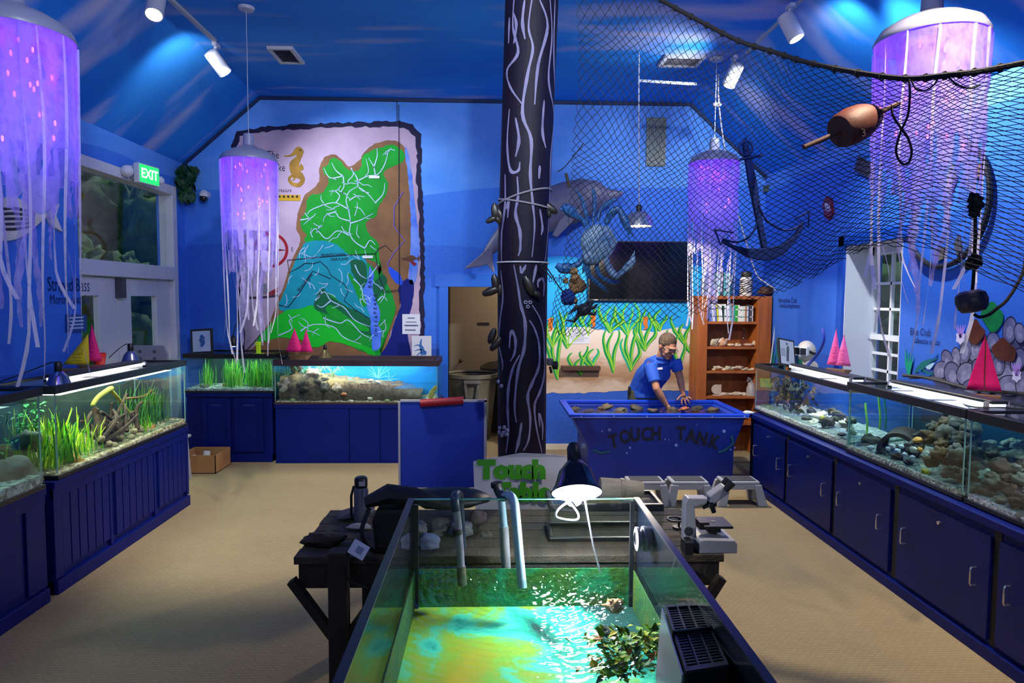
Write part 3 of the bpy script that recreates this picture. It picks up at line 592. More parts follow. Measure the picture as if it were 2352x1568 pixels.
# ---- left near wall: striped fish and its caption
r = thing('striped_fish_relief', 'pale fish relief with black stripes on the left wall behind the nearest jellyfish lamp', 'relief', LW(60, 500))
m = MB(); area(m, [(-40, 500), (-20, 470), (10, 452), (45, 460), (80, 490), (105, 490), (85, 510), (40, 545), (-10, 550)], LW, 0); top = list(m.v); m = MB().prism(top, (.03, 0, 0)); m.build('body', M('#cfc9bf', .5), r, bev=.004)
m = MB().prism([LW(100, 492), LW(118, 478), LW(130, 468), LW(122, 495), LW(137, 532), LW(116, 520)], (.025, 0, 0)); m.build('tail', M('#d8d2c8', .5), r)
m = MB()
for i in range(5): brush(m, [(-30, 485+i*10), (20, 478+i*12), (70, 490+i*7)], .02, lambda x, y, k: LW(x, y)+V((.033, 0, 0)), 0, NL)
m.build('stripes', M('#15141c', .5), r)
tag(MB().text('Striped Bass', LW(160, 655, 2), V((0, 1, 0)), Z_, .16, .7).text('Morone saxatilis', LW(162, 688, 2), V((0, 1, 0)), Z_, .11, .7).build('wall_lettering', P_('#081c60')), 'dark painted fish name lettering on the left wall', 'lettering')
r = thing('wall_sign', 'small dark blue sign with white lines on the left wall', 'sign', LW(180, 745)); p = [LW(150, 722), LW(196, 722), LW(196, 762), LW(150, 762)]
MB().prism(p, (.012, 0, 0)).build('board', M('#103a86', .5), r); m = MB()
for y in (730, 738, 746, 754): brush(m, [(156, y), (188, y-2)], .012, lambda x, y, k: LW(x, y)+V((.014, 0, 0)), 0, NL, False)
m.build('writing', M('#b9cdea', .5), r)
# ---- dolphin, television and paper sheets on the back wall
r = thing('dolphin_sculpture', 'large grey dolphin fixed to the back wall behind the post', 'sculpture', onY(1270, 480, 8.1))
cl = [(1432, 443, 4), (1416, 446, 11), (1398, 449, 15), (1375, 448, 33), (1345, 454, 45), (1305, 466, 50), (1260, 482, 50), (1205, 508, 44), (1165, 535, 27), (1138, 560, 18), (1118, 582, 11), (1100, 600, 7)]
s = 8.1/F; m = MB(); m.tube([onY(x, y, 8.1) for x, y, q in cl], [q*s for x, y, q in cl], 14, True, 1, .5, (0, 1, 0)); DG = M('#6d6c86', .45, c2='#565672', ns=3)
# tube x axis lies across the wall plane: swap so that the body is deep in the picture plane
m.build('body', DG, r, True, remesh=.02)
def fin(pts, nm, y=8.06): MB().prism([onY(a, b, y) for a, b in pts], (0, .05, 0)).build(nm, DG, r, bev=.01)
q_m = onY(1320, 462, 8.18); MB().box(q_m.x-.05, q_m.x+.05, 8.12, YB-.001, q_m.z-.05, q_m.z+.05).build('wall_mount', DG, r)
fin([(1120, 570), (1095, 592), (1065, 617), (1100, 612), (1118, 607), (1136, 628), (1133, 600), (1132, 575)], 'tail_fluke')
fin([(1345, 480), (1320, 505), (1280, 545), (1268, 540), (1285, 505), (1310, 478)], 'flipper', 7.95)
fin([(1262, 440), (1255, 425), (1275, 425), (1300, 432), (1320, 435), (1300, 445)], 'back_fin')
a = onY(1352, 553, YB-.05); b = onY(1585, 692, YB-.05); r = thing('television', 'black flat wall television behind the net', 'television', ((a.x+b.x)/2, YB, b.z))
MB().box(a.x, b.x, YB-.07, YB-.02, b.z, a.z).build('case', M('#14141a', .35), r, bev=.004); MB().box(a.x+.015, b.x-.015, YB-.0715, YB-.07, b.z+.025, a.z-.015).build('screen', M('#050507', .12), r)
MB().box(a.x+.5, b.x-.5, YB-.02, YB, b.z+.25, a.z-.25).build('wall_mount', M('#222226', .5), r)
MB().box(1.265, 1.33, YB-.0725, YB-.07, b.z+.008, b.z+.018).build('badge', M('#b8b8c0', .3), r)
def sheet(x0, y0, x1, y1, name, lab, lines, mat_='#cfd2de', Y=YB-.006, th=.004, cat='sign'):
    a = onY(x0, y0, Y); b = onY(x1, y1, Y); r = thing(name, lab, cat, ((a.x+b.x)/2, Y, b.z)); MB().box(a.x, b.x, Y-th, Y, b.z, a.z).build('sheet', M(mat_, .5), r)
    m = MB()
    for (u, v, w, h) in lines: m.box(a.x+(b.x-a.x)*(u-w/2), a.x+(b.x-a.x)*(u+w/2), Y-th-.001, Y-th, a.z+(b.z-a.z)*(v+h/2), a.z+(b.z-a.z)*(v-h/2))
    m.build('print', M('#4a5078', .6), r); return r
sheet(1301, 751, 1355, 789, 'notice_sheet', 'white paper notice on the painted sand right of the post', [(.5, .12+.09*i, .5+.3*(i % 3 == 0), .02) for i in range(9)])
sheet(924, 721, 965, 767, 'notice_sheet', 'white laminated notice on the map mural', [(.5, .2, .4, .05), (.5, .4, .6, .04), (.5, .56, .8, .05), (.5, .6, .7, .02), (.45, .8, .6, .06)])
r = sheet(946, 771, 991, 822, 'bay_print', 'white print of a blue branching river standing on the long back aquarium', [], '#c8c8d4', YB-.12, .008, 'picture')
m = MB()
for q, w in (([(968, 778), (966, 792), (969, 800), (972, 815)], [.01, .03, .05, .06]), ([(966, 795), (958, 792), (950, 795)], [.02, .012, .004]), ([(969, 803), (960, 803), (952, 806)], [.02, .012, .004]), ([(970, 808), (962, 812), (956, 818)], [.02, .012, .004]), ([(972, 806), (978, 808), (976, 815)], [.02, .02, .02])): brush(m, q, w, lambda x, y, k: onY(x, y, YB-.13), 0, NB)
m.build('blue_river', M('#2a62a8', .6), r)
a = onY(1290, 840, YB-.05); b = onY(1378, 850, YB-.05); tag(MB().box(a.x, b.x, YB-.1, YB-.001, b.z, a.z).build('wooden_ledge', M('#4a3024', .6), bev=.003), 'narrow dark wooden ledge on the painted sand', 'ledge')
# ---------------------------------------------------------------- aquariums and their cabinets
def pebbles(c1, c2, c3, sc_=34):
    k = ('peb', c1, c2, c3, sc_)
    if k in MATS: return MATS[k]
    t = NT('pebbles_%02d' % len(MATS)); v = t.n('ShaderNodeTexVoronoi'); v.inputs['Scale'].default_value = sc_; t.l(t.pos(), v.inputs['Vector'])
    s_ = t.n('ShaderNodeSeparateColor'); t.l(v.outputs['Color'], s_.inputs[0])
    c = t.ramp(s_.outputs[0], [(.1, c1), (.5, c2), (.95, c3)])
    t.bsdf(c, .7, nrm=t.bump(t.math('MULTIPLY', v.outputs['Distance'], -1), .9, .02), spec=.3); MATS[k] = t.m; return t.m
BLACK = M('#101016', .35, c2='#171720', ns=20); BLACKM = M('#0b0b0e', .6)
NAVY = M('#04145c', .45, c2='#051668', ns=3, b=.1, bs=30, spec=.18); NAVYD = M('#081048', .5)
def aquarium(name, lab, x0, x1, y0, y1, z0, z1, back, backm, gm, gz, wl, rim=BLACK, rimh=.05, glass=GLASS, lidm=LID, slope=(0, 0), bump=.012, seed=1, lightc=(COOL, 14), frame=.025):
    r = thing(name, lab, 'aquarium', ((x0+x1)/2, (y0+y1)/2, z0))
    def ring(za, zb, e, w, nm):
        m = MB(); m.box(x0-e, x1+e, y0-e, y0+w, za, zb).box(x0-e, x1+e, y1-w, y1+e, za, zb).box(x0-e, x0+w, y0+w, y1-w, za, zb).box(x1-w, x1+e, y0+w, y1-w, za, zb); return m.build(nm, rim, r, bev=.003)
    ring(z0, z0+frame, .004, .018, 'bottom_frame'); ring(z1-rimh, z1, .006, .03, 'top_frame')
    t = .008; a, b = z0+.006, z1-.01
    panes = {'X0': (x0, x0+t, y0+t, y1-t), 'X1': (x1-t, x1, y0+t, y1-t), 'Y0': (x0, x1, y0, y0+t), 'Y1': (x0, x1, y1-t, y1)}
    for k, p in panes.items():
        if k == back:
            MB().box(*p, a, b).build('background_panel', backm, r)
        else: MB().box(*p, a, b).build('glass_pane', glass, r)
    m = MB()
    for xx in (x0+t, x1-t-.006):
        for yy in (y0+t, y1-t-.006): m.box(xx, xx+.006, yy, yy+.006, a+.03, b-.03)
    m.build('corner_seams', M('#8fb9b4', .2), r)
    nx, ny = max(6, int((x1-x0)/.035)), max(6, int((y1-y0)/.035)); m = MB(); vs = []; fs = []
    for j in range(ny+1):
        for i in range(nx+1):
            u, v = i/nx, j/ny; x = x0+t+.002+(x1-x0-2*t-.004)*u; y = y0+t+.002+(y1-y0-2*t-.004)*v
            vs.append((x, y, gz+slope[0]*(u-.5)+slope[1]*(v-.5)+bump*noise.noise(V((x*9, y*9, seed)))+bump*.7*noise.noise(V((x*23, y*23, seed)))))
    for j in range(ny):
        for i in range(nx): k = j*(nx+1)+i; fs.append((k, k+1, k+nx+2, k+nx+1))
    n = len(vs); vs += [(p[0], p[1], z0+.007) for p in vs]
    edge = [i for i in range(nx+1)]+[j*(nx+1)+nx for j in range(1, ny+1)]+[ny*(nx+1)+i for i in range(nx-1, -1, -1)]+[j*(nx+1) for j in range(ny-1, 0, -1)]
    for i in range(len(edge)): p, q = edge[i], edge[(i+1) % len(edge)]; fs.append((p, q, q+n, p+n)[::-1])
    m.add(vs, fs); g = m.build('gravel_bed', gm, r, True, ang=180); g['kind'] = 'stuff'
    if wl:
        e = t+.001; MB().box(x0+e, x1-e, y0+e, y1-e, gz-.0, wl).build('water', WATER, r)
    if lidm:
        MB().box(x0+.03, x1-.03, y0+.03, y1-.03, z1-.016, z1-.010).build('glass_lid', lidm, r)
        L = y1-y0 if (y1-y0) > (x1-x0) else x1-x0
        for u in (.33, .67):
            m = MB()
            if (y1-y0) > (x1-x0): m.box(x0, x1, y0+L*u-.018, y0+L*u+.018, z1-.03, z1-.008)
            else: m.box(x0+L*u-.018, x0+L*u+.018, y0, y1, z1-.03, z1-.008)
            m.build('centre_brace', rim, r)
    lx, ly = (x1-x0)*.75, (y1-y0)*.85
    if lightc[1]:
        l = light('AREA', 'tank_light', ((x0+x1)/2, (y0+y1)/2, z1-.06), lightc[1], lightc[0], None, lx, ly); l.rotation_euler = (0, 0, 0)
    return r
def cabinet(name, lab, x0, x1, y0, y1, z1, face, panels, plinth=.09, style='bead'):
    """face: 'X1','X0','Y0' is the side looking at the room; panels: list of (from, to) along the face"""
    r = thing(name, lab, 'cabinet', ((x0+x1)/2, (y0+y1)/2, 0))
    MB().box(x0, x1, y0, y1, .005, z1-.04).build('body', NAVY, r)
    o = .03
    MB().box(x0-(face == 'X0')*o, x1+(face == 'X1')*o, y0-(face == 'Y0')*o, y1, z1-.045, z1).build('top_rail', NAVY, r, bev=.004)
    MB().box(x0-(face == 'X0')*o, x1+(face == 'X1')*o, y0-(face == 'Y0')*o, y1, 0, plinth).build('plinth', NAVY, r, bev=.004)
    def fb(a, b, za, zb, d0, d1):
        if face == 'X1': return (x1+d0, x1+d1, a, b, za, zb)
        if face == 'X0': return (x0-d1, x0-d0, a, b, za, zb)
        return (a, b, y0-d1, y0-d0, za, zb)
    return r, fb
# --- left run
r, fb = cabinet('beadboard_cabinet', 'navy beadboard cabinet under the aquarium with tall yellow green grass and driftwood', -3.22, -2.77, 4.24, 6.12, .73, 'X1', [])
for a, b in ((4.32, 4.86), (4.94, 5.5), (5.58, 6.08)):
    m = MB(); m.box(*fb(a, b, .14, .62, 0, .006)); k = 6
    for i in range(k): u = a+(b-a)*i/k; m.box(*fb(u+.006, u+(b-a)/k-.004, .14, .62, .006, .016))
    m.build('beadboard_panel', NAVY, r, bev=.002)
m = MB()
for a, b in ((4.24, 4.32), (4.86, 4.885), (5.5, 5.525), (6.08, 6.12)): m.box(*fb(a, b, .1, .69, 0, .02))
m.box(*fb(4.24, 6.12, .62, .69, .0, .021)); m.build('face_frame', NAVY, r, bev=.002)
r, fb = cabinet('beadboard_cabinet', 'navy cabinet under the aquarium with the round boulders', -3.22, -2.76, 2.0, 4.15, .72, 'X1', [])
for a, b in ((3.3, 3.94), (2.5, 3.2)):
    MB().box(*fb(a, b, .14, .62, 0, .012)).build('cabinet_door', NAVY, r, bev=.003)
MB().box(*fb(2.0, 4.15, .62, .69, 0, .02)).box(*fb(3.98, 4.15, .1, .62, 0, .015)).build('face_frame', NAVY, r, bev=.003)
L1 = aquarium('aquarium', 'large glass aquarium with round grey boulders and small ferns', -3.2, -2.72, 2.0, 4.12, .725, 1.345, 'X0', M('#0c3a4e', .6, c2='#0a2a3c', ns=2), pebbles('#5f6d64', '#8fa698', '#c3d2c4', 40), .80, 1.27, slope=(.02, 0), seed=3, lightc=((.7, 1, .95), 4.5))
L2 = aquarium('aquarium', 'long glass aquarium with tall yellow green grass and driftwood', -3.2, -2.74, 4.28, 6.09, .735, 1.33, 'X0', M('#20282a', .6, c2='#2d3a3a', ns=2), pebbles('#8a7a58', '#b9a880', '#ddd0ae', 46), .80, 1.262, slope=(-.04, .03), seed=5, lightc=((1, 1, .82), 17))
def stones(lst, mats, group, fmt, plane='X', amp=.22, cat='stone', name='stone', squash=.75, z0=None, uniq=True):
    out = []
    for i, (px, py, rp, pv) in enumerate(lst):
        p = onX(px, py, pv) if plane == 'X' else onY(px, py, pv); dd = (p-CAM).dot(fw); rr = rp*dd/F
        rnd = random.Random(i*7+px); o = MB().blob(p, (rr*rnd.uniform(.85, 1.1), rr*rnd.uniform(.85, 1.1), rr*squash), px+i, amp, 1.25, 24, 16, Matrix.Rotation(rnd.uniform(-.4, .4), 3, 'Y')).build(name, mats[i % len(mats)], None, True, ang=180)
        tag(o, fmt, cat, group); out.append(o)
    if uniq: rank(out, fmt)
    return out
GREYR = M('#77776c', .8, c2='#4f5049', ns=9, b=.5, bs=20); TANR = M('#b09a72', .8, c2='#7e6848', ns=8, b=.4, bs=25); DKR = M('#3d3a36', .85, c2='#5d564c', ns=9, b=.7, bs=18)
stones([(14, 1088, 52, -2.92), (62, 1010, 30, -3.0), (96, 1020, 26, -3.0), (80, 1096, 18, -2.82), (52, 1106, 13, -2.8), (26, 1120, 17, -2.8), (8, 1136, 14, -2.79), (104, 1098, 14, -2.86)], [GREYR], 'boulders in the boulder aquarium', '{} grey boulder from the left on the bed of the boulder aquarium', uniq=True)
FERN = M('#3fae4c', .6, c2='#1c7a3a', ns=30)
def leafplant(px, py, h, X, lab, mat_, n=26, sd=1, leaf=.03, spread=.06):
    b = onX(px, py, X); rnd = random.Random(sd); r = thing('water_plant', lab, 'water plant', b)
    m = MB().tube([b, b+V((.01, 0, h*.5)), b+V((0, .01, h))], .004, 5); m.build('stem', M('#2c5a2c', .7), r)
    m = MB()
    for i in range(n):
        z = h*(.25+.75*rnd.random()); p = b+V((rnd.gauss(0, spread*.5), rnd.gauss(0, spread*.5), z)); R = Matrix.Rotation(rnd.uniform(0, 6.3), 3, 'Z') @ Matrix.Rotation(rnd.uniform(-.7, .7), 3, 'X')
        L = leaf*rnd.uniform(.7, 1.3); m.add([p, p+R @ V((L*.35, L*.5, .004)), p+R @ V((0, L, 0)), p+R @ V((-L*.35, L*.5, .004))], [(0, 1, 2, 3)])
    m.build('leaves', mat_, r)
leafplant(82, 1008, .24, -3.02, 'green fern growing over the boulders at the far end of the boulder aquarium', FERN, 60, 1); leafplant(45, 1010, .16, -3.08, 'small green fern in the middle of the boulder aquarium', FERN, 34, 2); leafplant(10, 1055, .12, -2.86, 'bright green sprig on the largest boulder', FERN, 20, 3); leafplant(14, 975, .07, -3.1, 'pale floating sprig high in the boulder aquarium', M('#a9c4a4', .6), 10, 4)
# grass
def grass(name, lab, x0, x1, y0, y1, z, n, h0, h1, w, mats, sd, lean=.12, cat='water plant', group=None):
    rnd = random.Random(sd); m = MB()
    for i in range(n):
        b = V((rnd.uniform(x0, x1), rnd.uniform(y0, y1), z)); h = rnd.uniform(h0, h1)*rnd.uniform(.6, 1); a = rnd.uniform(0, 6.3); l = rnd.gauss(0, lean)*h*2
        d = V((math.cos(a), math.sin(a), 0)); sd_ = V((-math.sin(a+.6), math.cos(a+.6), 0)); k = rnd.uniform(.2, .7)
        pts = [b+d*(l*t*t)+V((0, 0, h*t))+d*(.012*math.sin(5*t+k*9)) for t in (0, .25, .5, .75, 1)]
        m.mi = rnd.randrange(len(mats)); m.strip([V((min(max(p.x, x0-.05), x1+.05), min(max(p.y, y0-.05), y1+.05), p.z)) for p in pts], [w, w*1.05, w, w*.8, w*.15], sd_)
    return tag(m.build(name, mats, None, True), lab, cat, group)
YG = [M('#b4dc1e', .5), M('#74c414', .5), M('#d8e43a', .5), M('#4a9a1a', .5)]; DG_ = [M('#2f6a1c', .6), M('#4a8a22', .6), M('#1f4a16', .6)]
grass('eelgrass', 'dense yellow green grass at the near end of the driftwood aquarium', -3.12, -2.8, 4.34, 4.62, .79, 170, .18, .40, .011, YG, 1)
grass('eelgrass', 'tall yellow green grass stalks beside the driftwood', -3.1, -2.82, 4.66, 4.95, .79, 90, .10, .32, .010, YG, 2)
grass('eelgrass', 'low yellow tuft in the front corner of the driftwood aquarium', -2.9, -2.8, 4.32, 4.6, .79, 40, .05, .12, .012, [YG[2], YG[0]], 3)
grass('hair_grass', 'dark green thicket at the far end of the driftwood aquarium', -3.12, -2.84, 5.66, 6.03, .8, 230, .2, .40, .007, DG_, 4, .08)
grass('eelgrass', 'small light green tuft among the pebbles by the dark thicket', -2.86, -2.8, 5.5, 5.62, .8, 18, .08, .16, .01, YG, 5)
WOOD = M('#33241a', .8, c2='#5c4228', ns=14, b=.6, bs=30)
def wood(lab, paths, mat_=WOOD, plane='X', name='driftwood', rm=.008):
    m = MB()
    for p in paths:
        n = len(p); pts = [(onX(a, b, c) if plane == 'X' else onY(a, b, c)) for a, b, c, q in p]
        m.tube(cat_spline(pts, 4), [p[i//4][3]+(p[min(i//4+1, n-1)][3]-p[i//4][3])*(i % 4)/4 for i in range((n-1)*4+1)], 7)
    return tag(m.build(name, mat_, None, True, remesh=rm), lab, 'driftwood')
wood('branched dark driftwood root rising in the driftwood aquarium', [[(250, 1040, -2.86, .03), (232, 1000, -2.9, .03), (225, 960, -2.95, .03), (216, 935, -2.98, .02)], [(232, 1000, -2.9, .03), (262, 985, -2.92, .025), (300, 960, -2.98, .02), (320, 945, -3.0, .015)], [(270, 1030, -2.88, .02), (262, 1000, -2.9, .022), (240, 985, -2.9, .02)], [(228, 965, -2.95, .02), (240, 990, -2.9, .024), (262, 1010, -2.86, .022), (285, 985, -2.9, .02)], [(255, 1008, -2.86, .02), (250, 1035, -2.84, .02)]])
wood('bent driftwood limb standing out of the water in the driftwood aquarium', [[(212, 932, -2.95, .018), (225, 912, -2.95, .02), (250, 894, -2.95, .022), (258, 890, -2.95, .018)], [(252, 893, -2.95, .016), (272, 915, -2.98, .016), (292, 942, -3.0, .015), (305, 960, -3.0, .014)]], M('#8d7a34', .8, c2='#a9b23a', ns=9))
rnd = random.Random(77); m = MB()
for i in range(16):
    y = rnd.uniform(4.9, 5.55); b_ = V((rnd.uniform(-3.0, -2.84), y, .83)); e_ = V((b_.x+rnd.uniform(-.15, .05), 5.22+rnd.uniform(-.2, .35), rnd.uniform(.95, 1.12))); mid = b_.lerp(e_, .5)+V((rnd.uniform(-.05, .05), rnd.uniform(-.1, .1), rnd.uniform(-.02, .07)))
    m.tube(cat_spline([b_, mid, e_], 5), [.018-.0013*j*.7 for j in range(11)], 6)
tag(m.build('driftwood', WOOD, None, True), 'tangle of thin dark roots around the driftwood root', 'driftwood')
wood('thin brown branch leaning at the far end of the driftwood aquarium', [[(290, 915, -3, .01), (330, 910, -3, .012), (350, 895, -3, .01)], [(330, 910, -3, .01), (350, 950, -2.95, .01), (362, 985, -2.9, .01)]], M('#7c4e2a', .8))
stones([(232, 1008, 10, -2.83), (262, 1022, 9, -2.8), (300, 1006, 10, -2.82), (318, 985, 11, -2.86), (335, 990, 12, -2.84), (290, 1016, 9, -2.8), (322, 1000, 9, -2.8), (308, 990, 8, -2.85), (275, 1005, 9, -2.84), (250, 1018, 8, -2.82), (345, 992, 10, -2.86), (360, 990, 8, -2.82), (240, 1040, 8, -2.79), (225, 1046, 7, -2.79)], [TANR, M('#c9b48c', .8, c2='#957b52', ns=9)], 'tan stones around the driftwood', 'rounded tan stone around the driftwood in the driftwood aquarium', uniq=False)
stones([(170, 1060, 20, -2.84)], [M('#d08a2c', .7, c2='#a3621c', ns=10)], None, 'orange brown stone among the yellow grass', uniq=False)
stones([(345, 985, 14, -2.86)], [M('#c08a3a', .7, c2='#8a5a22', ns=10)], None, 'large orange stone below the dark green thicket', uniq=False)
# --- lamps on top of the driftwood aquariums
def dome_lamp(loc, lab, s=1., bulb=('#fff3dc', 12), power=0, c=WARM, shell=M('#b9bcc8', .25, .9), spot=150, R=None):
    r = thing('clamp_lamp', lab, 'lamp', loc); L = V(loc)
    MB().lathe([(.082*s, 0), (.084*s, .004*s), (.07*s, .03*s), (.055*s, .075*s), (.035*s, .1*s), (.026*s, .11*s), (.024*s, .108*s), (.05*s, .07*s), (.078*s, .004*s)], L, R, 28, False).build('reflector', shell, r, True)
    MB().lathe([(.022*s, .105*s), (.025*s, .11*s), (.024*s, .16*s), (.016*s, .175*s)], L, R, 16).build('socket', M('#15151a', .4), r, True)
    MB().lathe([(0, .012*s), (.062*s, .014*s), (.066*s, .02*s), (.03*s, .07*s)], L, R, 20, False).build('bulb', emit(*bulb), r, True)
    if power: light('SPOT', 'lamp_beam', L+V((0, 0, .0)), power, c, L-(R or Matrix.Identity(3)) @ V((0, 0, 1)), .05*s, None, spot, .3)
    return r
BR = M('#8f92a8', .22, .95)
dome_lamp(onX(136, 893, -2.86)+V((0, 0, .008)), 'silver dome clamp lamp on the near corner of the driftwood aquarium', 1.0, ('#fffaf0', 9), 6, COOL, BR)
dome_lamp(onX(301, 836, -3.02)+V((0, 0, .008)), 'silver dome clamp lamp farther along the driftwood aquarium', .95, ('#fffaf0', 7), 6, COOL, BR)
def cord(pts, lab, r=.004, mat_=BLACKM, name='power_cable'):
    return tag(MB().tube(cat_spline(pts, 6), r, 6).build(name, mat_, None, True), lab, 'cable')
a = onX(137, 835, -2.86); cord([a+V((0, 0, .0)), onX(120, 832, -2.95), onX(85, 845, -3.1), onX(40, 862, -3.2), onX(-10, 880, -3.3)], 'black cord curving from the near dome lamp to the wall')
a = onX(301, 797, -3.02); cord([a, onX(290, 790, -3.1), onX(268, 805, -3.15), onX(250, 822, -3.2)], 'black cord from the far dome lamp')
def strip_light(x0, x1, y0, y1, z, lab, c='#f4f8ff', s=10, power=0, feet=True):
    r = thing('strip_light', lab, 'light fixture', ((x0+x1)/2, (y0+y1)/2, z))
    MB().box(x0, x1, y0, y1, z+.028, z+.05).build('housing', M('#2a2b34', .4), r, bev=.006)
    MB().box(x0+.004, x1-.004, y0+.02, y1-.02, z+.008, z+.028).build('lit_lens', emit(c, s), r)
    m = MB()
    for y in (y0+.02, y1-.04): m.box(x0-.02, x1+.02, y, y+.02, z, z+.012).box(x0-.02, x0, y, y+.02, z, z+.04).box(x1, x1+.02, y, y+.02, z, z+.04)
    m.build('feet', M('#d2d4de', .3, .5), r)
    if power: l = light('AREA', 'strip_glow', ((x0+x1)/2, (y0+y1)/2, z+.005), power, COOL, None, x1-x0, y1-y0)
    return r
strip_light(-2.98, -2.86, 4.55, 5.62, 1.322, 'white strip light lying on the lid of the driftwood aquarium', s=3)
# --- sail boats
def sailboat(loc, lab, sails, s=1., rz=0, hull='#6a4a32', front=None):
    """sails: list of (mast offset, height, width, colour, tilt)"""
    L = V(loc); r = thing('toy_sailboat', lab, 'toy boat', L); R = Matrix.Rotation(rz, 3, 'Z')
    w = .5*s
    def h(x, y, z): return L + R @ V((x*s, y*s, z*s))
    m = MB(); top = [(-.17, -.045), (.12, -.05), (.2, 0), (.12, .05), (-.17, .045)]; bot = [(-.14, -.03), (.1, -.034), (.13, 0), (.1, .034), (-.14, .03)]
    m.add([h(x, y, 0) for x, y in bot]+[h(x, y, .08) for x, y in top], [(4, 3, 2, 1, 0), (5, 6, 7, 8, 9)]+[(i, (i+1) % 5, 5+(i+1) % 5, 5+i) for i in range(5)])
    m.build('hull', M(hull, .7, c2='#8d6a4a', ns=12), r, bev=.003)
    for ox, ht, wd, c, tl in sails:
        m = MB().cyl(h(ox, 0, .07), h(ox+tl*ht, 0, .12+ht), .005*s, n=8); m.build('mast', M('#5b3d24', .6), r)
        b0 = .13; m = MB()
        tri = [(ox-wd*.48, b0), (ox+wd*.52, b0+.02), (ox+tl*ht+.01, b0+ht)]
        q = []
        for t in range(9):
            f = t/8; za = b0+(ht)*f; xl = tri[0][0]+(tri[2][0]-tri[0][0])*f; xr = tri[1][0]+(tri[2][0]-tri[1][0])*f; by = -.012-.03*math.sin(PI*f)*(1-f)
            q += [h(xl, -.01, za), h((xl+xr)/2, by, za), h(xr, -.01, za)]
        m.add(q, [(3*i+j, 3*i+j+1, 3*i+j+4, 3*i+j+3) for i in range(8) for j in range(2)])
        sl = m.build('sail', M(c, .7, b=.3, bs=30), r, True); sd = sl.modifiers.new('t', 'SOLIDIFY'); sd.thickness = .004
        mk = MB(); e = MB()
        for t in (.14, .24, .34): xm = ox+tl*ht*t; ww = wd*.26*(1-t); e.tube([h(xm-ww, -.034, b0+ht*t), h(xm+ww, -.034, b0+ht*t)], .0018*s, 4)
        e.tube([h(ox+tl*ht*.45+.03*math.cos(a), -.03, b0+ht*.45+.03*math.sin(a)) for a in [j*.5 for j in range(14)]], .0018*s, 4)
        e.build('sail_print', M('#7a1040' if c.startswith('#f') or c.startswith('#e6') else '#6a5210', .7), r)
    return r
PINK = '#f0187c'
sailboat(onX(176, 862, -3.0), 'small boat with a torn yellow sail leaning toward the doors, on the driftwood aquarium lid', [(0, .36, .3, '#e2c21a', .4)], .62, .0, '#3c2c28')
sailboat(onX(215, 852, -3.06), 'small boat with a narrow bright pink sail beside the yellow one', [(0, .48, .22, PINK, -.02)], .6, 0, '#4a322a')
# --- small back aquarium
XA0, XA1 = -3.5, -2.49
r, fb = cabinet('aquarium_cabinet', 'navy two door cabinet under the small grassy aquarium at the back', XA0+.02, XA1-.02, 7.74, 8.32, .8, 'Y0', [])
for a, b in ((XA0+.2, -2.98), (-2.94, XA1-.12)):
    d = MB().box(*fb(a, b, .12, .74, 0, .018)).build('cabinet_door', NAVY, r, bev=.004); m = MB()
    for q in ((a, a+.05, .12, .74), (b-.05, b, .12, .74), (a+.05, b-.05, .69, .74), (a+.05, b-.05, .12, .17)): m.box(*fb(*q, .018, .027))
    m.build('door_frame', NAVY, d, bev=.003); MB().box(*fb(a+.1, b-.1, .655, .665, .018, .023)).build('door_beading', M('#2a3a8a', .4), d)
S1 = aquarium('aquarium', 'small glass aquarium full of upright green grass on the back cabinet', XA0, XA1, 7.72, 8.3, .80, 1.25, 'Y1', M('#0a2a2c', .5), pebbles('#77857f', '#a9b5b0', '#dfe6e2', 50), .845, 1.19, rimh=.05, seed=9, lightc=((.86, 1, .92), 26))
GR = [M('#3f9a2c', .5), M('#62b83c', .5), M('#2a7a2c', .5), M('#8ac84a', .5)]
for i, (a, b, n, h) in enumerate(((-3.38, -3.26, 20, .33), (-3.12, -2.98, 34, .36), (-2.95, -2.88, 16, .36), (-2.84, -2.77, 20, .36), (-2.76, -2.62, 46, .37), (-2.62, -2.52, 24, .35))):
    grass('eelgrass', ORD[i]+' bundle of tall green grass from the left in the small back aquarium', a, b, 7.84, 8.1, .85, n*2, h*.8, h, .011, GR, 40+i, .05)
stones([(470, 890, 14, 7.9), (505, 892, 10, 7.85), (520, 884, 9, 8.0), (590, 893, 12, 7.85), (455, 896, 8, 7.82), (610, 890, 9, 7.9)], [GREYR, M('#8d918c', .8), M('#8a4a3c', .8)], None, '{} flat stone from the left on the floor of the small back aquarium', 'Y', squash=.5)
# --- long back terrarium
XB0, XB1 = -2.46, -.60
r, fb = cabinet('aquarium_cabinet', 'long plain navy cabinet under the bright blue back terrarium', XB0-.0, XB1+.02, 7.68, 8.3, .68, 'Y0', [], plinth=.01)
for a, b in ((XB0+.01, -1.62), (-1.61, -1.27), (-1.26, -.59)): MB().box(*fb(a, b, .012, .64, .0, .022)).build('front_panel', NAVY, r, bev=.003)
SB = aquarium('aquarium', 'long glass terrarium with bright blue back panel and a sand bank', XB0, XB1, 7.65, 8.25, .68, 1.19, 'Y1', M('#0f8ae0', .5, c2='#1a9af0', ns=2), pebbles('#7d7458', '#b8ac88', '#e8e0c4', 60), .715, .865, rim=M('#3a2630', .45, c2='#2a1c28', ns=9), rimh=.07, seed=12, lidm=None, lightc=((.9, 1, 1), 11))
m = MB(); top = [(632, 905), (640, 880), (665, 865), (700, 858), (740, 862), (780, 868), (830, 870), (880, 878), (915, 890), (945, 900), (975, 905), (985, 918), (640, 925)]
vs = []; fs = []; nn = 40; kk = 7
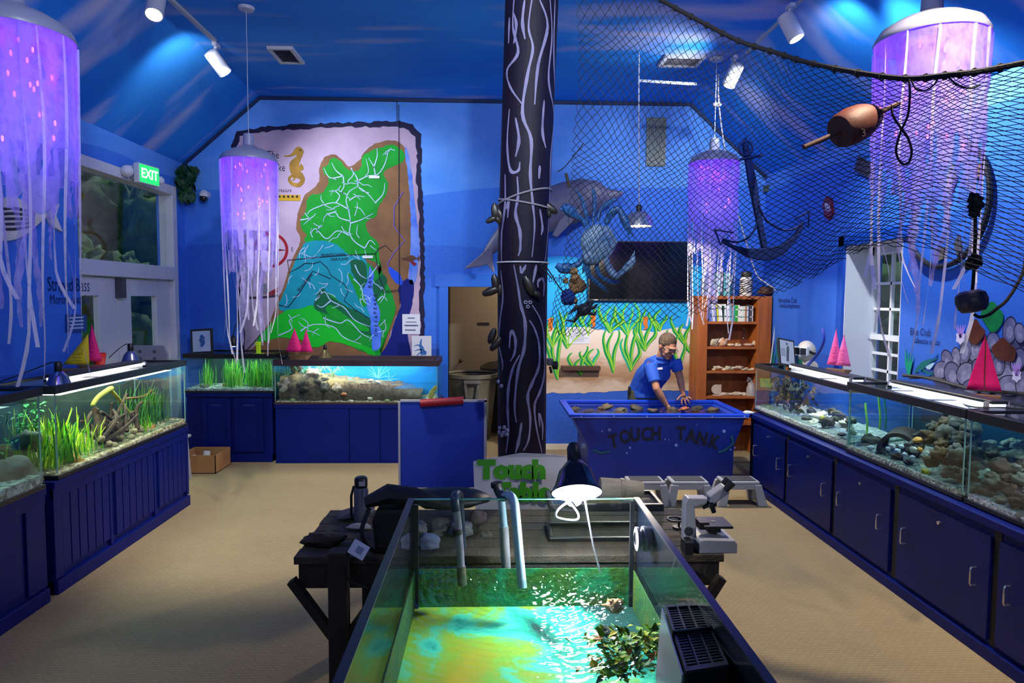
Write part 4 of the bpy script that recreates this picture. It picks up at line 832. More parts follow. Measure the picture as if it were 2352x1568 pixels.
for i in range(nn+1):
    u = i/nn; x = XB0+.03+1.62*u; hz = .24*max(0, 1-u)**.55*.95 + .02; hz = .09+.20*(1-u**2.2)*(.9+.1*math.sin(u*9))*(1 if u < .9 else (1-u)*10) - .0
    for j in range(kk+1):
        v = j/kk; y = 7.70+.5*v; zz = .70 + hz*(min(1, v*3.2+.55 if v < .15 else 1))*(.8 if v == 0 else 1) + .035*noise.noise(V((x*7, y*7, 3)))+.03*noise.noise(V((x*21, y*21, 5)))
        vs.append((x, y+.06*noise.noise(V((x*9, v*5, 9)))*(1 if v < .9 else 0)+.02, zz))
for i in range(nn):
    for j in range(kk): a = i*(kk+1)+j; fs.append((a, a+1, a+kk+2, a+kk+1))
n = len(vs); vs += [(vs[i*(kk+1)][0], vs[i*(kk+1)][1]+.03, .69) for i in range(nn+1)]
for i in range(nn): fs.append((i*(kk+1), (i+1)*(kk+1), n+i+1, n+i))
t = NT('bank_earth'); sx = t.n('ShaderNodeSeparateXYZ'); t.l(t.pos(), sx.inputs[0]); nz = t.noise(t.pos((1, 1, 1)), 22, 5, .7)
f = t.math('ADD', sx.outputs[2], t.math('MULTIPLY', nz, .12)); t.bsdf(t.mix(t.math('GREATER_THAN', f, .955), t.ramp(nz, [(.3, '#3c322c'), (.55, '#6b5a4e'), (.8, '#94806c')]), t.ramp(nz, [(.3, '#5e5848'), (.7, '#948a6c')])), .9, nrm=t.bump(nz, 1, .02))
m.add(vs, fs); tag(m.build('sand_bank', t.m, None, True, ang=180), 'earth and sand bank sloping into the water of the blue terrarium', 'sand bank', kind='stuff')
PG = [M('#7ed0a8', .5), M('#4aa878', .5), M('#b4e0c0', .5)]
for i, (px, py, n, h) in enumerate(((660, 872, 40, .2), (700, 866, 50, .2), (735, 862, 40, .18), (765, 866, 26, .16))):
    p = onY(px, py, 7.95); rnd = random.Random(i); m = MB()
    for k in range(n):
        a = rnd.uniform(0, 6.3); l = rnd.uniform(.4, 1)*h; d = V((math.cos(a), math.sin(a)*.5, 0)); m.mi = rnd.randrange(3)
        m.strip([p, p+d*l*.3+V((0, 0, l*.6)), p+d*l*.7+V((0, 0, l*.85)), p+d*l+V((0, 0, l*.6))], [.01, .009, .007, .001], V((-d.y, d.x, .2)))
    tag(m.build('spider_grass', PG, None), ORD[i]+' pale green grassy tuft from the left on the terrarium bank', 'plant')
for i, (px, py, h) in enumerate(((868, 868, .2), (895, 874, .16), (803, 873, .08))):
    p = onY(px, py, 7.95); m = MB(); rnd = random.Random(30+i)
    for k in range(12 if i < 1 else 5):
        a = -1.3+2.6*(k/(11 if i < 1 else 4))+rnd.uniform(-.2, .2); l = h*rnd.uniform(.6, 1); d = V((math.sin(a), rnd.uniform(-.3, .3), abs(math.cos(a))+.1))
        m.strip([p, p+d*l*.5, p+d*l+V((0, 0, -.02))], [.009, .007, .001], V((d.z, 0, -d.x)).normalized())
    tag(m.build('air_plant', M('#7fe0d8', .5)), ['spiky pale turquoise plant at the middle of the terrarium', 'spiky turquoise plant on the right slope of the terrarium bank', 'tiny sprout on the terrarium bank'][i], 'plant')
MOSS = M('#c3b4a4', .9, c2='#8d7d6e', ns=14, b=.8, bs=30)
stones([(715, 862, 16, 7.85), (680, 846, 13, 7.95), (735, 872, 15, 7.8), (660, 885, 18, 7.8), (700, 890, 16, 7.76), (745, 888, 14, 7.76), (775, 892, 12, 7.76)], [MOSS, DKR, GREYR], None, '{} rough root lump from the left under the terrarium grass', 'Y', .45, name='root_lump', squash=.9)
stones([(852, 874, 6, 7.82), (868, 877, 6, 7.82)], [M('#e6e4da', .7)], None, '{} white pebble from the left at the foot of the turquoise plant', 'Y', squash=.6, name='pebble', cat='pebble')
stones([(672, 919, 8, 7.7), (742, 927, 7, 7.69), (780, 923, 6, 7.69), (806, 921, 6, 7.69), (890, 920, 6, 7.69), (906, 925, 6, 7.69), (790, 905, 7, 7.69), (850, 915, 6, 7.69), (820, 926, 5, 7.69), (930, 925, 6, 7.69)], [M('#8d9a62', .7), M('#b8a27c', .7), M('#b8764e', .7), M('#cfc6b0', .7)], 'pebbles in front of the bank', '{} coloured pebble from the left along the front glass of the blue terrarium', 'Y', squash=.6, name='pebble', cat='pebble')
p = [onY(x, y, 7.75) for x, y in ((988, 914), (992, 902), (1000, 890), (1003, 885))]
tag(MB().tube(p, [.03, .035, .025, .01], 9).build('mossy_stick', M('#b4ad5e', .8, c2='#8a7f3a', ns=16, b=.5), None, True), 'mossy yellow stick leaning in the right end of the terrarium', 'stick')
tag(MB().tube([onY(750, 930, 7.69), onY(800, 927, 7.7), onY(850, 922, 7.7), onY(892, 918, 7.71)], [.006, .008, .008, .004], 6).build('twig', M('#4a3a26', .8), None, True), 'long thin twig on the terrarium floor', 'twig')
dome_lamp(onY(747, 822, 7.85)+V((0, 0, .006)), 'clip lamp with glowing yellow light on the terrarium rim', .85, ('#ffe27a', 22), 16, (1, .78, .34), M('#8c7a4a', .3, .6))
sailboat(onY(688, 826, 7.84), 'small boat with two bright pink sails on the terrarium rim', [(-.08, .38, .28, PINK, .0), (.11, .36, .21, PINK, -.02)], .72, 0, '#4a3220')
c = onY(664, 822, 7.9); tag(MB().blob(c, (.09, .06, .04), 3, .5, 2).blob(c+V((-.07, 0, .02)), (.05, .05, .03), 5, .5, 2).build('black_cable_bundle', BLACKM, None, True, ang=180), 'black bundle of plugs and cable between the two back aquariums', 'cable bundle')
# picture, small black lamp and lime toy on the small aquarium
a = onY(438, 755, 8.0); b = onY(490, 812, 8.0); r = thing('framed_picture', 'black framed seahorse print leaning on the small back aquarium', 'picture', ((a.x+b.x)/2, 8, b.z))
R = Matrix.Rotation(-.1, 3, 'X') @ Matrix.Rotation(-.06, 3, 'Y'); c = V(((a.x+b.x)/2, 8.0, (a.z+b.z)/2)); hw, hh = (b.x-a.x)/2, (a.z-b.z)/2
MB().obox(c, (hw, .012, hh), R).build('frame', M('#14161e', .4), r, bev=.003); MB().obox(c+R @ V((0, -.013, 0)), (hw-.025, .001, hh-.025), R).build('print_sheet', M('#aebfe0', .5), r)
m = MB(); m.stroke([c+R @ V((x*hw*2, -.0155, z*hh*2)) for x, z in ((-.06, .17), (.02, .22), (.06, .15), (0, .06), (.05, -.03), (.06, -.12), (0, -.2), (-.05, -.17), (-.02, -.12))], [.02, .04, .05, .06, .06, .045, .03, .02, .008], R @ V((0, -1, 0))); m.build('seahorse', M('#2a5ca6', .6), r)
p = onY(536, 795, 7.95); r = thing('clip_light', 'small black clip light hanging over the small back aquarium', 'lamp', p)
MB().lathe([(.03, 0), (.032, .01), (.03, .1), (.012, .13)], p, None, 16).build('shade', M('#0f1016', .4), r, True); MB().lathe([(0, -.004), (.026, -.003)], p, None, 14, False).build('bulb', emit('#dcecff', 14), r)
MB().tube([p+V((0, 0, .12)), p+V((.01, .05, .25)), p+V((.02, .3, .3))], .006, 6).build('arm', BLACKM, r); light('SPOT', 'clip_beam', p-V((0, 0, .01)), 5, (.7, .85, 1), p-V((0, 0, 1)), .03, None, 130, .5)
p = onY(594, 815, 7.85); r = thing('lime_holder', 'small lime yellow plastic holder on the small back aquarium', 'holder', p); LM = M('#c6f01a', .4)
MB().box(p.x-.045, p.x+.055, p.y-.04, p.y+.04, p.z, p.z+.02).build('base', LM, r, bev=.004); MB().box(p.x-.022, p.x+.022, p.y-.02, p.y+.02, p.z+.02, p.z+.15).box(p.x-.03, p.x+.024, p.y-.024, p.y+.024, p.z+.11, p.z+.155).build('post', LM, r, bev=.004)
cord([onY(560, 812, 8.2), onY(575, 795, 8.25), onY(590, 778, 8.3), onY(598, 768, 8.33)], 'thin black cord running up the map beside the lime holder', .006)
# cardboard box on the floor
p = onZ(466, 1088, 0); r = thing('cardboard_box', 'open brown cardboard box on the carpet below the small back cabinet', 'box', p); x0, x1, y0, y1 = -3.35, -2.95, 7.2, 7.62; m = MB(); h = .2
m.box(x0, x1, y0, y0+.008, 0, h).box(x0, x1, y1-.008, y1, 0, h).box(x0, x0+.008, y0, y1, 0, h).box(x1-.008, x1, y0, y1, 0, h).box(x0, x1, y0, y1, 0, .008); m.build('shell', M('#a97c50', .8, c2='#96693f', ns=6), r)
tag(MB().blob((-3.22, 7.4, .08), (.09, .1, .07), 3, .4).build('crumpled_paper', M('#d8d8dc', .7), None, True, ang=180), 'crumpled white packing paper inside the cardboard box', 'paper')
tag(MB().cyl((-3.12, 7.33, .01), (-3.1, 7.35, .21), .035).build('plastic_cup', M('#c9ced8', .3), None, True), 'pale plastic cup standing in the cardboard box', 'cup')
# chair by the entrance
p = onY(338, 812, 6.6); r = thing('plastic_chair', 'grey plastic chair behind the driftwood aquarium by the entrance doors', 'chair', (p.x, p.y, 0)); CH = M('#8f8f9c', .5); pz = p.z+.08
for dx in (-.2, .2):
    for dy in (-.2, .2): MB().cyl((p.x+dx, p.y+dy+.2, 0), (p.x+dx*.9, p.y+dy*.9+.2, .44), .018).build('leg', CH, r)
MB().box(p.x-.22, p.x+.22, p.y, p.y+.42, .44, .47).build('seat', CH, r, bev=.01)
m = MB().prism([V((p.x+x, p.y+.0, z)) for x, z in ((-.19, .47), (.19, .47), (.2, pz-.08), (.16, pz), (-.16, pz), (-.2, pz-.08))], (0, .025, 0)); m.build('backrest', CH, r, bev=.008)
m = MB()
for dx in (-.07, .07):
    for dz in (.06, .13, .2): m.cyl((p.x+dx, p.y-.004, pz-dz), (p.x+dx, p.y, pz-dz), .016)
m.build('back_holes', M('#555563', .5), r)
p = onX(229, 836, -3.14); p.z = 1.332; r = thing('red_bucket', 'small red bucket behind the pink sailed boat', 'bucket', p); MB().lathe([(.035, 0), (.05, .11), (.046, .11), (.032, .006)], p, None, 20, False).build('pail', M('#d8231c', .4), r, True); MB().tube([p+V((0, .05*math.cos(a), .11+.03*math.sin(a))) for a in [PI*j/8 for j in range(9)]], .003, 5).build('handle', M('#c9c9d0', .4), r)
# ---------------------------------------------------------------- right run of aquariums
r, fb = cabinet('storage_cabinet', 'long dark navy base cabinet with lift-off doors under the aquariums of the window wall', 2.66, 3.24, 1.6, 6.7, .755, 'X0', [], plinth=.07)
edges = [6.60, 5.86]; zz = [(6.58, 5.86), (5.80, 5.03), (4.97, 4.27), (4.18, 3.38), (3.32, 2.55)]
for a, b in zz:
    d = MB().box(*fb(b, a, .10, .66, 0, .02)).build('cabinet_door', M('#081866', .4, c2='#061254', ns=3, spec=.22), r, bev=.003)
    CHR = M('#c9ccd6', .2, .95)
    for u in (b+.09, a-.09):
        x = 2.66-.02; m = MB().tube([(x, u, .46), (x-.03, u, .46), (x-.034, u, .45), (x-.034, u, .37), (x-.03, u, .36), (x, u, .36)], .005, 6); m.build('handle', CHR, d, True)
    u = (a+b)/2; MB().cyl((2.64, u, .6), (2.628, u, .6), .011).build('lock', CHR, d)
for u in (6.64, 5.83, 5.0, 4.225, 3.35): MB().box(*fb(u-.025, u+.025, .08, .7, .0, .004)).build('gap_strip', BLACKM, r)
R1 = aquarium('aquarium', 'long glass aquarium with black seaweed, oyster shells and white sand', 2.72, 3.2, 4.95, 6.78, .762, 1.25, 'X1', M('#0e4fae', .5, c2='#0b3f96', ns=2), pebbles('#9aa0a0', '#c4c8c6', '#eceeec', 60), .83, 1.2, slope=(.03, 0), seed=21, lightc=((.92, .96, 1), 10), rimh=.045)
R2 = aquarium('aquarium', 'glass aquarium with a dark half pot cave, brown rocks and green stalks', 2.69, 3.2, 3.68, 4.935, .762, 1.29, 'X1', M('#0c3c58', .5, c2='#0a3048', ns=2), pebbles('#7f8680', '#a9aea4', '#d4d6cc', 60), .825, 1.228, rimh=.055, slope=(.03, 0), seed=22, lightc=((.75, .95, 1), 5))
R3 = aquarium('aquarium', 'glass aquarium with grey rock heaps against a blue back panel', 2.69, 3.2, 1.7, 3.655, .762, 1.29, 'X1', M('#1258c0', .5, c2='#0f4cae', ns=2), pebbles('#8d92a0', '#b4b8c8', '#d8dae6', 60), .825, 1.228, rimh=.055, slope=(.03, 0), seed=23, lightc=((.75, .85, 1), 6))
SHW = M('#e0ddd0', .6, c2='#a9a290', ns=16); SHD = M('#55524a', .7, c2='#2c2a26', ns=12, b=.6)
rnd = random.Random(5); m = MB()
for i in range(260):
    y = rnd.uniform(6.05, 6.72); z = .84+rnd.random()**.8*.3*(1-.4*abs(y-6.45)); p = V((rnd.uniform(2.8, 3.05), y, z)); R = Matrix.Rotation(rnd.uniform(0, 6), 3, 'Z') @ Matrix.Rotation(rnd.uniform(-1, 1), 3, 'X'); s = rnd.uniform(.015, .035)
    m.add([p+R @ V(q) for q in ((0, 0, -s), (s*.7, .004, 0), (0, 0, s), (-s*.7, .004, 0))], [(0, 1, 2, 3)])
for y in (6.2, 6.35, 6.5, 6.64): m.tube([(2.9, y, .83), (2.9+.03, y+.02, .98), (2.88, y-.01, 1.12)], .008, 5)
tag(m.build('black_seaweed', M('#12140f', .7, c2='#2a2c1e', ns=9)), 'mass of black bladed seaweed at the far end of the window wall row', 'water plant')
tag(MB().prism([onX(x, y, 3.17) for x, y in ((1745, 868), (1772, 870), (1772, 890), (1746, 888))], (.021, 0, 0)).build('green_card', M('#2fa868', .5, c2='#d8c23a', ns=18)), 'green and yellow picture card on the back of the black seaweed aquarium', 'card')
p_ = [(1838, 952, 12), (1850, 960, 9), (1880, 955, 14), (1900, 968, 16), (1925, 955, 15), (1942, 975, 13), (1912, 945, 10), (1955, 965, 12), (1870, 970, 10), (1935, 1005, 8), (1892, 990, 6), (1955, 990, 9), (1862, 942, 9)]
stones([(a, b, c, 2.85 if b > 958 else 2.95) for a, b, c in p_], [SHD, M('#6d6a5a', .7, c2='#3a3830', ns=14, b=.5), SHW], 'oyster shells and rocks in the black seaweed aquarium', '{} oyster shell lump from the left in the black seaweed aquarium', 'X', .5, name='oyster_shell', cat='shell')
tag(MB().lathe([(.005, 0), (.03, .01), (.034, .02), (.02, .03)], onX(1933, 1002, 2.76), None, 14).build('black_barnacle', BLACKM, None, True), 'round black shell on the white sand near the glass of the black seaweed aquarium', 'shell')
stones([(1888, 958, 6, 2.8)], [M('#d8c95a', .6)], None, 'small yellow ring shaped shell in the black seaweed aquarium', name='shell', cat='shell')
# second: half pot, shells, rocks, stalks
p = onX(2070, 1010, 2.95); m = MB(); pts = []
for i in range(13): a = PI*i/12; pts.append((math.cos(a), math.sin(a)))
vs = []; y0, y1 = p.y-.17, p.y+.17
for s, y in ((.13, y0), (.13, y1), (.105, y0), (.105, y1)): vs += [V((p.x+c*s, y, .835+d*s*1.1)) for c, d in pts]
R = Matrix.Rotation(-.7, 4, 'Z'); vs = [R @ (v-p)+p for v in vs]
fs = []
for i in range(12): fs += [(i, i+1, 14+i, 13+i), (26+i, 39+i, 40+i, 27+i), (i, 26+i, 27+i, i+1), (13+i, 14+i, 40+i, 39+i)]
tag(m.add(vs, fs).build('half_pot_cave', M('#3a2a1e', .8, c2='#1c1612', ns=9, b=.5), None, True), 'dark half buried pot forming a cave in the half pot aquarium', 'pot')
stones([(2000, 1015, 22, 2.9), (1985, 1025, 12, 2.8), (2020, 1042, 11, 2.78), (2100, 1025, 18, 2.85), (2120, 1000, 16, 2.95), (2150, 1005, 24, 2.98), (2180, 1000, 28, 2.95), (2215, 1010, 28, 2.98), (2165, 1045, 24, 2.85), (2205, 1055, 26, 2.85), (2235, 1040, 22, 2.85), (2140, 1060, 16, 2.8), (2185, 1085, 18, 2.78), (2225, 1095, 20, 2.77), (2060, 1050, 12, 2.78), (2085, 1060, 9, 2.76), (2145, 980, 16, 3.0), (2172, 972, 18, 3.02), (2200, 970, 22, 3.02), (2230, 985, 20, 3.0), (2160, 1020, 14, 2.88), (2195, 1030, 14, 2.86), (2240, 1070, 14, 2.8)], [DKR, M('#4d4638', .85, c2='#2a261e', ns=9, b=.6), M('#5a4228', .85, c2='#332416', ns=9, b=.6)], 'rocks in the half pot aquarium', '{} brown rock from the left in the half pot aquarium', 'X', .4)
stones([(2108, 1010, 9, 2.85), (2100, 1033, 9, 2.8), (2113, 1032, 7, 2.79)], [M('#d8962e', .6, c2='#a3661c', ns=12), SHW], None, '{} orange tinted shell from the left beside the half pot cave', name='shell', cat='shell')
stones([(2050, 1025, 7, 2.79), (2062, 1035, 7, 2.78), (2078, 1043, 6, 2.77), (2040, 1030, 6, 2.79), (2070, 1025, 6, 2.82), (2095, 1050, 6, 2.76), (2000, 1028, 7, 2.76)], [M('#a9b4c4', .5, c2='#d8dce4', ns=14)], 'pale shells by the cave', '{} pale shell from the left on the gravel before the half pot cave', name='shell', cat='shell')
stones([(2125, 1083, 9, 2.74)], [M('#c9c22e', .6, c2='#8a8a1e', ns=12)], None, 'bright yellow mossy stone at the front glass of the half pot aquarium', name='stone')
for i, (x, y0, y1, c) in enumerate(((2020, 985, 905, '#9ad82a'), (1990, 1000, 925, '#7ab83a'), (2033, 985, 905, '#3f9a8a'))):
    q = [onX(x+2*math.sin(j), y0+(y1-y0)*j/5, 3.02) for j in range(6)]; tag(MB().tube(q, .008, 6).build('plant_stalk', M(c, .5), None, True), ['bright green upright stalk', 'olive green upright stalk', 'teal upright tube'][i]+' at the far end of the half pot aquarium', 'water plant')
p = onX(2150, 930, 3.1); tag(MB().box(p.x-.03, p.x+.05, p.y-.12, p.y+.12, 1.05, 1.24).build('filter_box', M('#15181c', .5), None, bev=.006), 'black filter box on the back wall of the half pot aquarium', 'filter')
# third
stones([(2262, 1060, 20, 2.95), (2275, 1025, 17, 3.0), (2300, 1075, 26, 2.9), (2330, 1050, 24, 3.0), (2290, 1110, 24, 2.85), (2320, 1120, 22, 2.82), (2268, 1130, 20, 2.8), (2345, 1100, 20, 2.85), (2345, 1150, 22, 2.78), (2300, 1148, 14, 2.76), (2310, 1035, 17, 3.05), (2365, 1075, 26, 2.95), (2285, 1160, 12, 2.74), (2365, 1190, 20, 2.75), (2280, 1045, 13, 2.98), (2318, 1018, 14, 3.06), (2340, 1022, 16, 3.06), (2312, 1098, 13, 2.82), (2278, 1092, 13, 2.84), (2335, 1075, 13, 2.84)], [GREYR, M('#6d6f6a', .85, c2='#454744', ns=14, b=.8), M('#5c4844', .85, c2='#3e302c', ns=12, b=.8)], 'rocks in the rock heap aquarium', '{} rock from the left in the heap of the rock heap aquarium', 'X', .45)
# lights and things on the lids
strip_light(2.88, 2.97, 5.2, 6.35, 1.242, 'long white strip light on the lid of the black seaweed aquarium', '#f2f8ff', 3.5)
strip_light(2.87, 2.97, 3.72, 4.72, 1.282, 'blue white strip light on the lid of the half pot aquarium', '#cfdcff', 4)
p = onX(1925, 848, 3.05); p.z = 1.25; sailboat(p, 'boat with two pale pink sails on the black seaweed aquarium', [(-.06, .52, .2, '#ff5aa8', .02), (.06, .44, .22, '#ff6cb2', .0)], .62, -.9, '#7a5640')
p = onX(2262, 885, 3.02); p.z = 1.29; sailboat(p, 'tall single sailed deep pink boat in front of the oyster mural', [(0, .68, .36, '#e60a72', .02)], .5, 2.5, '#7a4028')
p = onX(1805, 848, 2.86); p.z = 1.252
r = thing('framed_picture', 'black framed photograph of a standing figure leaning back on the black seaweed aquarium', 'picture', p); d = V((.4, -.9, 0)).normalized(); ux = V((.9, .4, 0)).normalized(); R0 = Matrix((ux, -d, V((0, 0, 1)))).transposed() @ Matrix.Rotation(-.3, 3, 'X') @ Matrix.Rotation(.18, 3, 'Y'); c = p+V((0, 0, .14))
MB().obox(c, (.105, .01, .135), R0).build('frame', M('#16171c', .4), r, bev=.003); MB().obox(c+R0 @ V((0, -.0105, 0)), (.088, .001, .118), R0).build('print_sheet', M('#c6cad2', .5), r)
m = MB(); q = lambda x, z: c+R0 @ V((x, -.013, z)); m.poly([q(-.02, -.09), q(.01, -.09), q(.022, .0), (q(.028, .05)), q(.012, .075), q(-.004, .05), q(-.012, 0)]).poly([q(.0+.013*math.cos(a), .085+.014*math.sin(a)) for a in range(6)])
for z in (.02, .0, -.02, -.04): m.poly([q(-.08, z), q(-.03, z+.004), q(-.03, z+.01), q(-.08, z+.006)])
m.build('figure_print', M('#5a5f6a', .6), r); MB().obox(c+R0 @ V((.03, .06, -.05)), (.03, .006, .09), R0 @ Matrix.Rotation(.7, 3, 'X')).build('stand', BLACKM, r)
# display head with mask and snorkel
p = onX(1862, 850, 3.1); p.z = 1.252; c = onX(1852, 812, 3.1); r = thing('mannequin_bust', 'white display head wearing a diving mask, facing left on the black seaweed aquarium', 'display head', p)
m = MB().ell(c+V((0, 0, .03)), (.085, .10, .10)).ell(c+V((-.05, -.04, -.01)), (.05, .05, .06)).tube([c+V((.01, -.02, -.02)), c+V((.01, -.02, -.12)), V((p.x, p.y, p.z))], [.055, .05, .075], 14); m.ell(c+V((-.09, -.06, -.02)), (.022, .02, .022))
m.build('head', M('#c8bfb4', .5), r, remesh=.008)
k = c+V((-.06, -.05, .03)); fwd = V((-.86, -.5, 0)).normalized(); sd = V((-.5, .86, 0)).normalized(); Rm = Matrix((sd, fwd, V((0, 0, 1)))).transposed()
MB().obox(k+fwd*.02, (.075, .022, .045), Rm).build('mask_skirt', M('#d6d8dc', .35), r, bev=.012); m = MB()
for q in (-1, 1): m.obox(k+fwd*.043+sd*q*.034, (.03, .002, .032), Rm)
m.build('mask_lens', M('#20242c', .08), r); m = MB().tube([k-sd*.07+V((0, 0, 0)), c+V((.02, -.11, .01)), c+V((.09, -.05, .0)), c+V((.1, .04, 0))], .012, 6); m.build('strap', BLACKM, r)
q0 = onX(1848, 832, 3.0); m = MB().tube(cat_spline([onX(1856, 838, 3.02), onX(1876, 815, 3.0), onX(1888, 795, 3.0), onX(1893, 775, 3.0), onX(1889, 753, 3.0)], 4), .014, 9); m.build('snorkel', M('#1d3aa8', .35), r, True)
p = onX(1812, 812, 3.3); tag(MB().box(p.x-.02, p.x+.02, p.y-.05, p.y+.05, 0, p.z+.09).cyl((p.x-.022, p.y, p.z+.06), (p.x+.02, p.y, p.z+.06), .03).build('wooden_paddle', M('#b8701e', .6), None, bev=.02), 'orange wooden paddle handle standing behind the framed photograph', 'paddle')
cord([onX(2075, 862, 3.1), onX(2120, 866, 3.1), onX(2180, 880, 3.1), onX(2230, 893, 3.1), onX(2300, 900, 3.1), onX(2360, 905, 3.1)], 'thick black cables lying along the lid of the half pot aquarium', .012)
cord([onX(2090, 868, 3.16), onX(2150, 868, 3.15), onX(2200, 888, 3.15), onX(2260, 898, 3.16)], 'second black cable beside the thick one on the half pot aquarium lid', .009)
cord([onX(2352, 938, 2.8), onX(2300, 936, 2.75), onX(2240, 935, 2.78), onX(2200, 925, 2.9)], 'thin black cord across the front of the half pot aquarium lid', .005)
# ---------------------------------------------------------------- blue touch tank
TB = M('#0e3fc8', .35, c2='#1048d6', ns=3); TF = M('#0c2f9e', .45, c2='#0a2888', ns=2)
TX0, TX1, TY0, TY1, TZ = .785, 2.61, 6.6, 7.59, .75
r = thing('touch_tank', 'large blue touch tank trough with hand painted lettering', 'touch tank', ((TX0+TX1)/2, 7.1, 0))
def hull(m, x0, x1, y0, y1, za, xb0, xb1, yb0, yb1, zb): m.add([(xb0, yb0, zb), (xb1, yb0, zb), (xb1, yb1, zb), (xb0, yb1, zb), (x0, y0, za), (x1, y0, za), (x1, y1, za), (x0, y1, za)], [(0, 1, 5, 4), (1, 2, 6, 5), (2, 3, 7, 6), (3, 0, 4, 7)])
m = MB(); hull(m, TX0+.03, TX1-.03, TY0+.03, TY1-.03, TZ-.02, TX0+.2, TX1-.14, TY0+.05, TY1-.12, .42); hull(m, TX0+.2, TX1-.14, TY0+.05, TY1-.12, .42, TX0+.2, TX1-.14, TY0+.06, TY1-.14, .0)
m.build('outer_shell', TF, r)
m = MB(); hull(m, TX1-.05, TX0+.05, TY0+.05, TY1-.05, TZ-.01, TX1-.2, TX0+.22, TY0+.12, TY1-.12, .55); m.add([(TX0+.22, TY0+.12, .55), (TX1-.2, TY0+.12, .55), (TX1-.2, TY1-.12, .55), (TX0+.22, TY1-.12, .55)], [(0, 1, 2, 3)])
m.build('inner_shell', M('#0c38b4', .4), r)
m = MB(); e = .07; m.box(TX0, TX1, TY0, TY0+e, TZ-.035, TZ).box(TX0, TX1, TY1-e, TY1, TZ-.035, TZ).box(TX0, TX0+e, TY0+e, TY1-e, TZ-.035, TZ).box(TX1-e, TX1, TY0+e, TY1-e, TZ-.035, TZ); m.build('rim', TB, r, bev=.008)
m = MB().box(TX0+.02, TX1-.01, TY0-.004, TY0, TZ-.034, TZ-.028)
for i in range(6): x = TX0+.12+i*.33; m.cyl((x, TY0-.006, TZ-.02), (x, TY0, TZ-.02), .008, n=8)
m.build('rim_screws', M('#9ab0e8', .3), r)
MB().box(TX0+.1, TX1-.1, TY0+.08, TY1-.08, .62, .70).build('water', clear('touch_water', (.75, .82, .86), 1.33, .01, (14, .25)), r)
m = MB(); PT = M('#131226', .6); yy = TY0+.033
for ch, x, y, ro in zip('TOUCHTANK', (1410, 1436, 1459, 1484, 1507, 1564, 1588, 1613, 1640), (1014, 1004, 1000, 998, 997, 997, 1002, 1008, 1016), (.25, .12, .05, 0, 0, 0, -.08, -.14, -.25)):
    m.text(ch, onY(x, y, yy), V((math.cos(ro), 0, math.sin(ro))), V((-math.sin(ro), 0, math.cos(ro))), .19, .78, 0, .006)
m.build('painted_lettering', PT, r)
m = MB()
for x, y, q in ((1400, 987, 4), (1383, 990, 2), (1440, 1040, 2.5), (1447, 1028, 3), (1553, 1022, 4), (1663, 990, 4), (1678, 1032, 2), (1688, 1028, 2), (1528, 1008, 2), (1536, 1010, 1.5), (1600, 975, 1.5)): c = onY(x, y, yy-.001); m.cyl(c, c+V((0, .001, 0)), q*.0043, n=12)
m.mi = 1
for q in ([(1362, 1032), (1380, 1040), (1400, 1036)], [(1680, 1000), (1684, 1018), (1665, 1034), (1650, 1038)]): m.stroke([onY(x, y, yy-.001) for x, y in q], .02, NB)
m.build('painted_bubbles', [M('#7f9ae0', .5), M('#17606a', .6)], r)
TR = [M('#5c5648', .7, c2='#332f28', ns=10, b=.5), M('#45413c', .7, c2='#242120', ns=10, b=.5), M('#6d5e46', .7, c2='#40362a', ns=10, b=.5)]
stones([(1318, 936, 15, 7.3), (1350, 940, 12, 7.2), (1388, 938, 18, 7.28), (1425, 940, 16, 7.2), (1462, 938, 17, 7.28), (1500, 940, 13, 7.22), (1548, 938, 14, 7.3), (1600, 936, 15, 7.3), (1636, 938, 14, 7.24), (1655, 936, 9, 7.32)], TR, 'rocks in the touch tank', '{} wet rock from the left in the blue touch tank', 'Y', .35, squash=.42)
for o in bpy.data.objects:
    if o.get('group') == 'rocks in the touch tank': o.location.z = .648
stones([(1572, 938, 10, 7.1)], [M('#b4664a', .6, c2='#7e3c2c', ns=12)], None, 'reddish starfish shaped lump under the left hand in the touch tank', 'Y', .5, name='sea_star', cat='sea star', squash=.4)
p = onY(1690, 944, 7.05); p.z = .75; tag(MB().blob((p.x-.03, 6.64, .765), (.06, .03, .016), 2, .3).build('white_cloth', M('#e4e6ec', .7), None, True, ang=180), 'small folded white cloth on the right end of the touch tank rim', 'cloth')
# step stools
def stool(px, lab, Y=6.12):
    p = onY(px, 1130, Y); r = thing('step_stool', lab, 'stool', (p.x, Y, 0), 'step stools before the touch tank'); c = V((p.x, Y, 0)); GR_ = M('#a5a6ac', .5)
    def P(x, y, z): return c+V((x, y, z))
    MB().prism([P(-.17, -.11, .195), P(.17, -.11, .195), P(.17, .11, .195), P(-.17, .11, .195)], (0, 0, .032)).build('seat', GR_, r, bev=.012); MB().box(c.x-.14, c.x+.14, Y-.085, Y+.085, .228, .232).build('tread', M('#3c3d44', .7), r)
    for sx in (-1, 1):
        for sy in (-1, 1):
            m = MB(); m.add([P(sx*.145-.035, sy*.095-.025, .2), P(sx*.145+.035, sy*.095-.025, .2), P(sx*.145+.035, sy*.095+.025, .2), P(sx*.145-.035, sy*.095+.025, .2), P(sx*.19-.045, sy*.12-.025, 0), P(sx*.19+.045, sy*.12-.025, 0), P(sx*.19+.045, sy*.12+.025, 0), P(sx*.19-.045, sy*.12+.025, 0)], [(3, 2, 1, 0), (4, 5, 6, 7), (0, 1, 5, 4), (1, 2, 6, 5), (2, 3, 7, 6), (3, 0, 4, 7)]); m.build('leg', GR_, r, bev=.008)
    m = MB()
    for sy in (-1, 1): m.box(c.x-.15, c.x+.15, Y+sy*.1-.012, Y+sy*.1+.012, .155, .2)
    m.build('apron', GR_, r)
